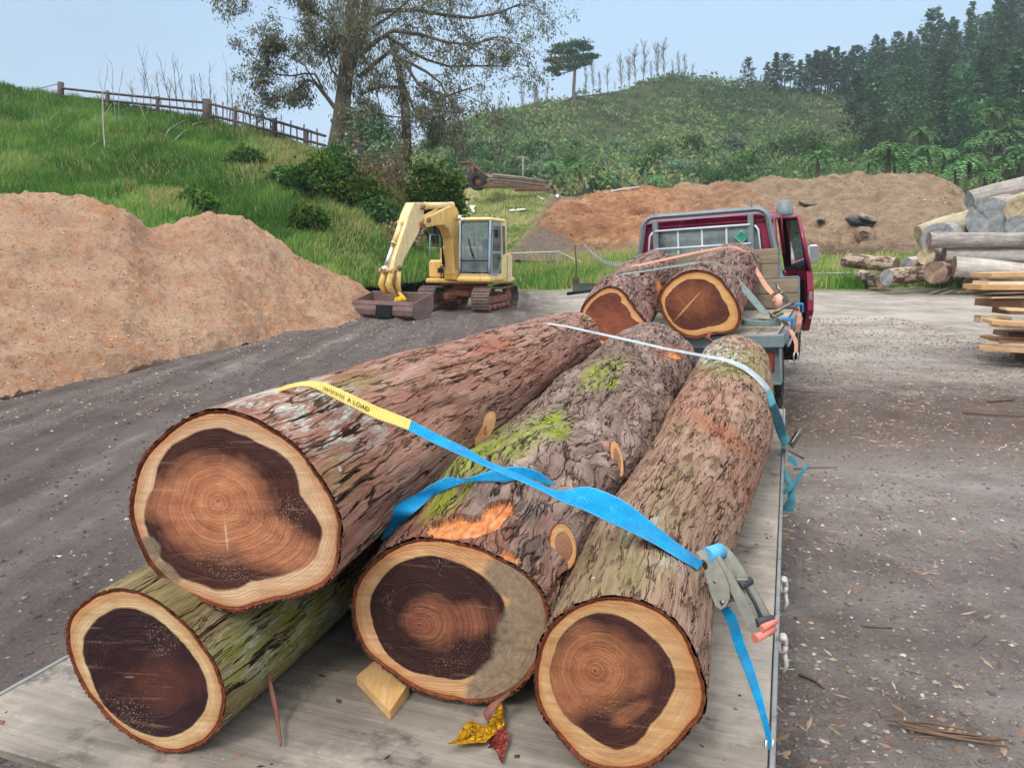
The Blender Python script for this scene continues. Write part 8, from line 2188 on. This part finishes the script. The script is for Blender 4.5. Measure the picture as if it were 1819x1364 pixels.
CHIP = tintmat('wood_chip', [(0, lin(96, 72, 58)), (.5, lin(134, 106, 86)), (.85, lin(166, 138, 114)), (1, lin(208, 186, 160))])
DSTONE = tintmat('dark_gravel', [(0, lin(62, 57, 56)), (.6, lin(102, 94, 90)), (.92, lin(132, 124, 118)), (1, lin(200, 195, 188))])
CLOD = tintmat('soil_clod', [(0, lin(112, 84, 66)), (.5, lin(170, 132, 104)), (.9, lin(204, 168, 138)), (1, lin(226, 200, 172))])
cl = lambda x, y, r: fbm(x * .8, y * .8, seed=3, o=3) + .35 * r.normal(size=len(x)) > -.1
scatter('gravel_stones', 60000, (.6, 8.5), (.9, 17), .008, STONE, 1, 'grey gravel stones on the right of the yard', ground_z, .6, cl)
scatter('wood_chips', 46000, (.6, 9.0), (.9, 16), .009, CHIP, 2, 'pale wood chips and bark scraps strewn over the right of the yard', ground_z, .16, lambda x, y, r: fbm(x * .6, y * .6, seed=13, o=3) + .3 * r.normal(size=len(x)) > .02, 4.5)
scatter('dark_gravel', 30000, (-7.5, .2), (1.5, 19), .009, DSTONE, 3, 'dark gravel and small stones on the left of the yard', ground_z, .6, lambda x, y, r: fbm(x * .9, y * .35, seed=23, o=3) + .35 * r.normal(size=len(x)) > -.1)
def hz(x, y):
    out = np.zeros(len(x))
    for i in range(len(x)):
        h = TER['heap'].ray_cast(Vector((x[i], y[i], 60)), Vector((0, 0, -1))); out[i] = h[0].z if h[0] is not None else -9
    return np.maximum(out, ground_z(x, y))
def hk(x, y, r):
    z = hz(x, y); return (z > -.02) & ((z - ground_z(x, y)) > -.05) & (x > -y * .95) & ((z - ground_z(x, y) > .02) | (r.random(len(x)) < .12))
scatter('soil_clods', 14000, (-16, -3.2), (7.5, 21), .009, CLOD, 4, 'crumbled soil clods over the heap and its foot', hz, .7, hk)
def ez(x, y):
    out = np.zeros(len(x))
    for i in range(len(x)):
        h = TER['ebank'].ray_cast(Vector((x[i], y[i], 60)), Vector((0, 0, -1))); out[i] = h[0].z if h[0] is not None else -9
    return np.maximum(out, ground_z(x, y))
scatter('bank_clods', 7000, (0, 32), (36, 60), .014, CLOD, 5, 'crumbled clods on the clay bank', ez, .7, lambda x, y, r: ez(x, y) - ground_z(x, y) > .1)
CRUMB = tintmat('bark_crumb', [(0, lin(54, 38, 32)), (.5, lin(104, 70, 56)), (.8, lin(150, 112, 86)), (1, lin(212, 176, 132))])
def on_deck(x, y, r):
    c, s = math.cos(TY), math.sin(TY); u = (x + .282) * c - (y - 1.654) * s; v = (x + .282) * s + (y - 1.654) * c
    return (np.abs(u) < W2 - .02) & (v > -.44) & (v < 3.7) & (fbm(x * 2.5, y * 2.5, seed=33, o=3) + .3 * r.normal(size=len(x)) > .05)
scatter('bark_crumbs', 1500, (-1.5, 2.3), (.7, 5.5), .0045, CRUMB, 6, 'crumbs of bark and sawdust on the trailer deck', lambda x, y: np.full(len(x), DECK), .4, on_deck, 2.2)
# a few larger sticks
STK = simple('dry_stick', lin(116, 94, 78), .9, .1, var=.3, scale=12)
rng = np.random.default_rng(8)
for k, (pts, r, lb) in enumerate((([(1410, 834), (1440, 832), (1487, 831)], .012, 'thin dark stick lying by the teal strap end'), ([(1600, 1285), (1680, 1300), (1780, 1312)], .008, 'bundle of dry bark strips near the bottom right corner'), ([(1530, 1113), (1585, 1116)], .008, 'pale straw on the gravel at lower right'), ([(1420, 1200), (1450, 1212), (1465, 1225)], .014, 'torn bark strip on the gravel beside the trailer'), ([(1730, 1145), (1752, 1128)], .007, 'short straw on the gravel near the right edge'), ([(1710, 735), (1760, 738), (1819, 742)], .03, 'long bark strip across the brown patch at the right edge'), ([(1755, 715), (1800, 712)], .03, 'bark scrap behind the long strip at the right edge'), ([(1400, 694), (1440, 698), (1480, 700)], .012, 'thin twig on the gravel beside the truck wheel'))):
    m = MB(); q = [pick(*p, ('ground',)) + np.array([0, 0, r * .6]) for p in pts]
    if 'bundle' in lb:
        for j in range(9):
            d = rng.normal(size=3) * np.array([.02, .03, .004]); m.tube([p + d + rng.normal(size=3) * .012 * np.array([1, 1, .2]) for p in q], r * rng.uniform(.3, .6), 5)
    else: m.tube(q, [r * .7, r * .6, r * .35][:len(q)], 5, flat=.5)
    tag(m.build('stick', STK), lb, 'stick')

# thin damp air between here and the hill
hv = M('damp_air'); hv.t.nodes.remove(hv.b)
pv = hv.t.nodes.new('ShaderNodeVolumePrincipled'); pv.inputs['Color'].default_value = (.86, .92, 1.0, 1); pv.inputs['Density'].default_value = .00062; pv.inputs['Anisotropy'].default_value = .2
hv.t.links.new(pv.outputs[0], hv.out.inputs['Volume'])
m = MB(); m.box((0, 5, 36), (840, 840, 104)); tag(m.build('haze', hv.m), 'thin pale haze lying over the far hill and forest', None, None, 'stuff')
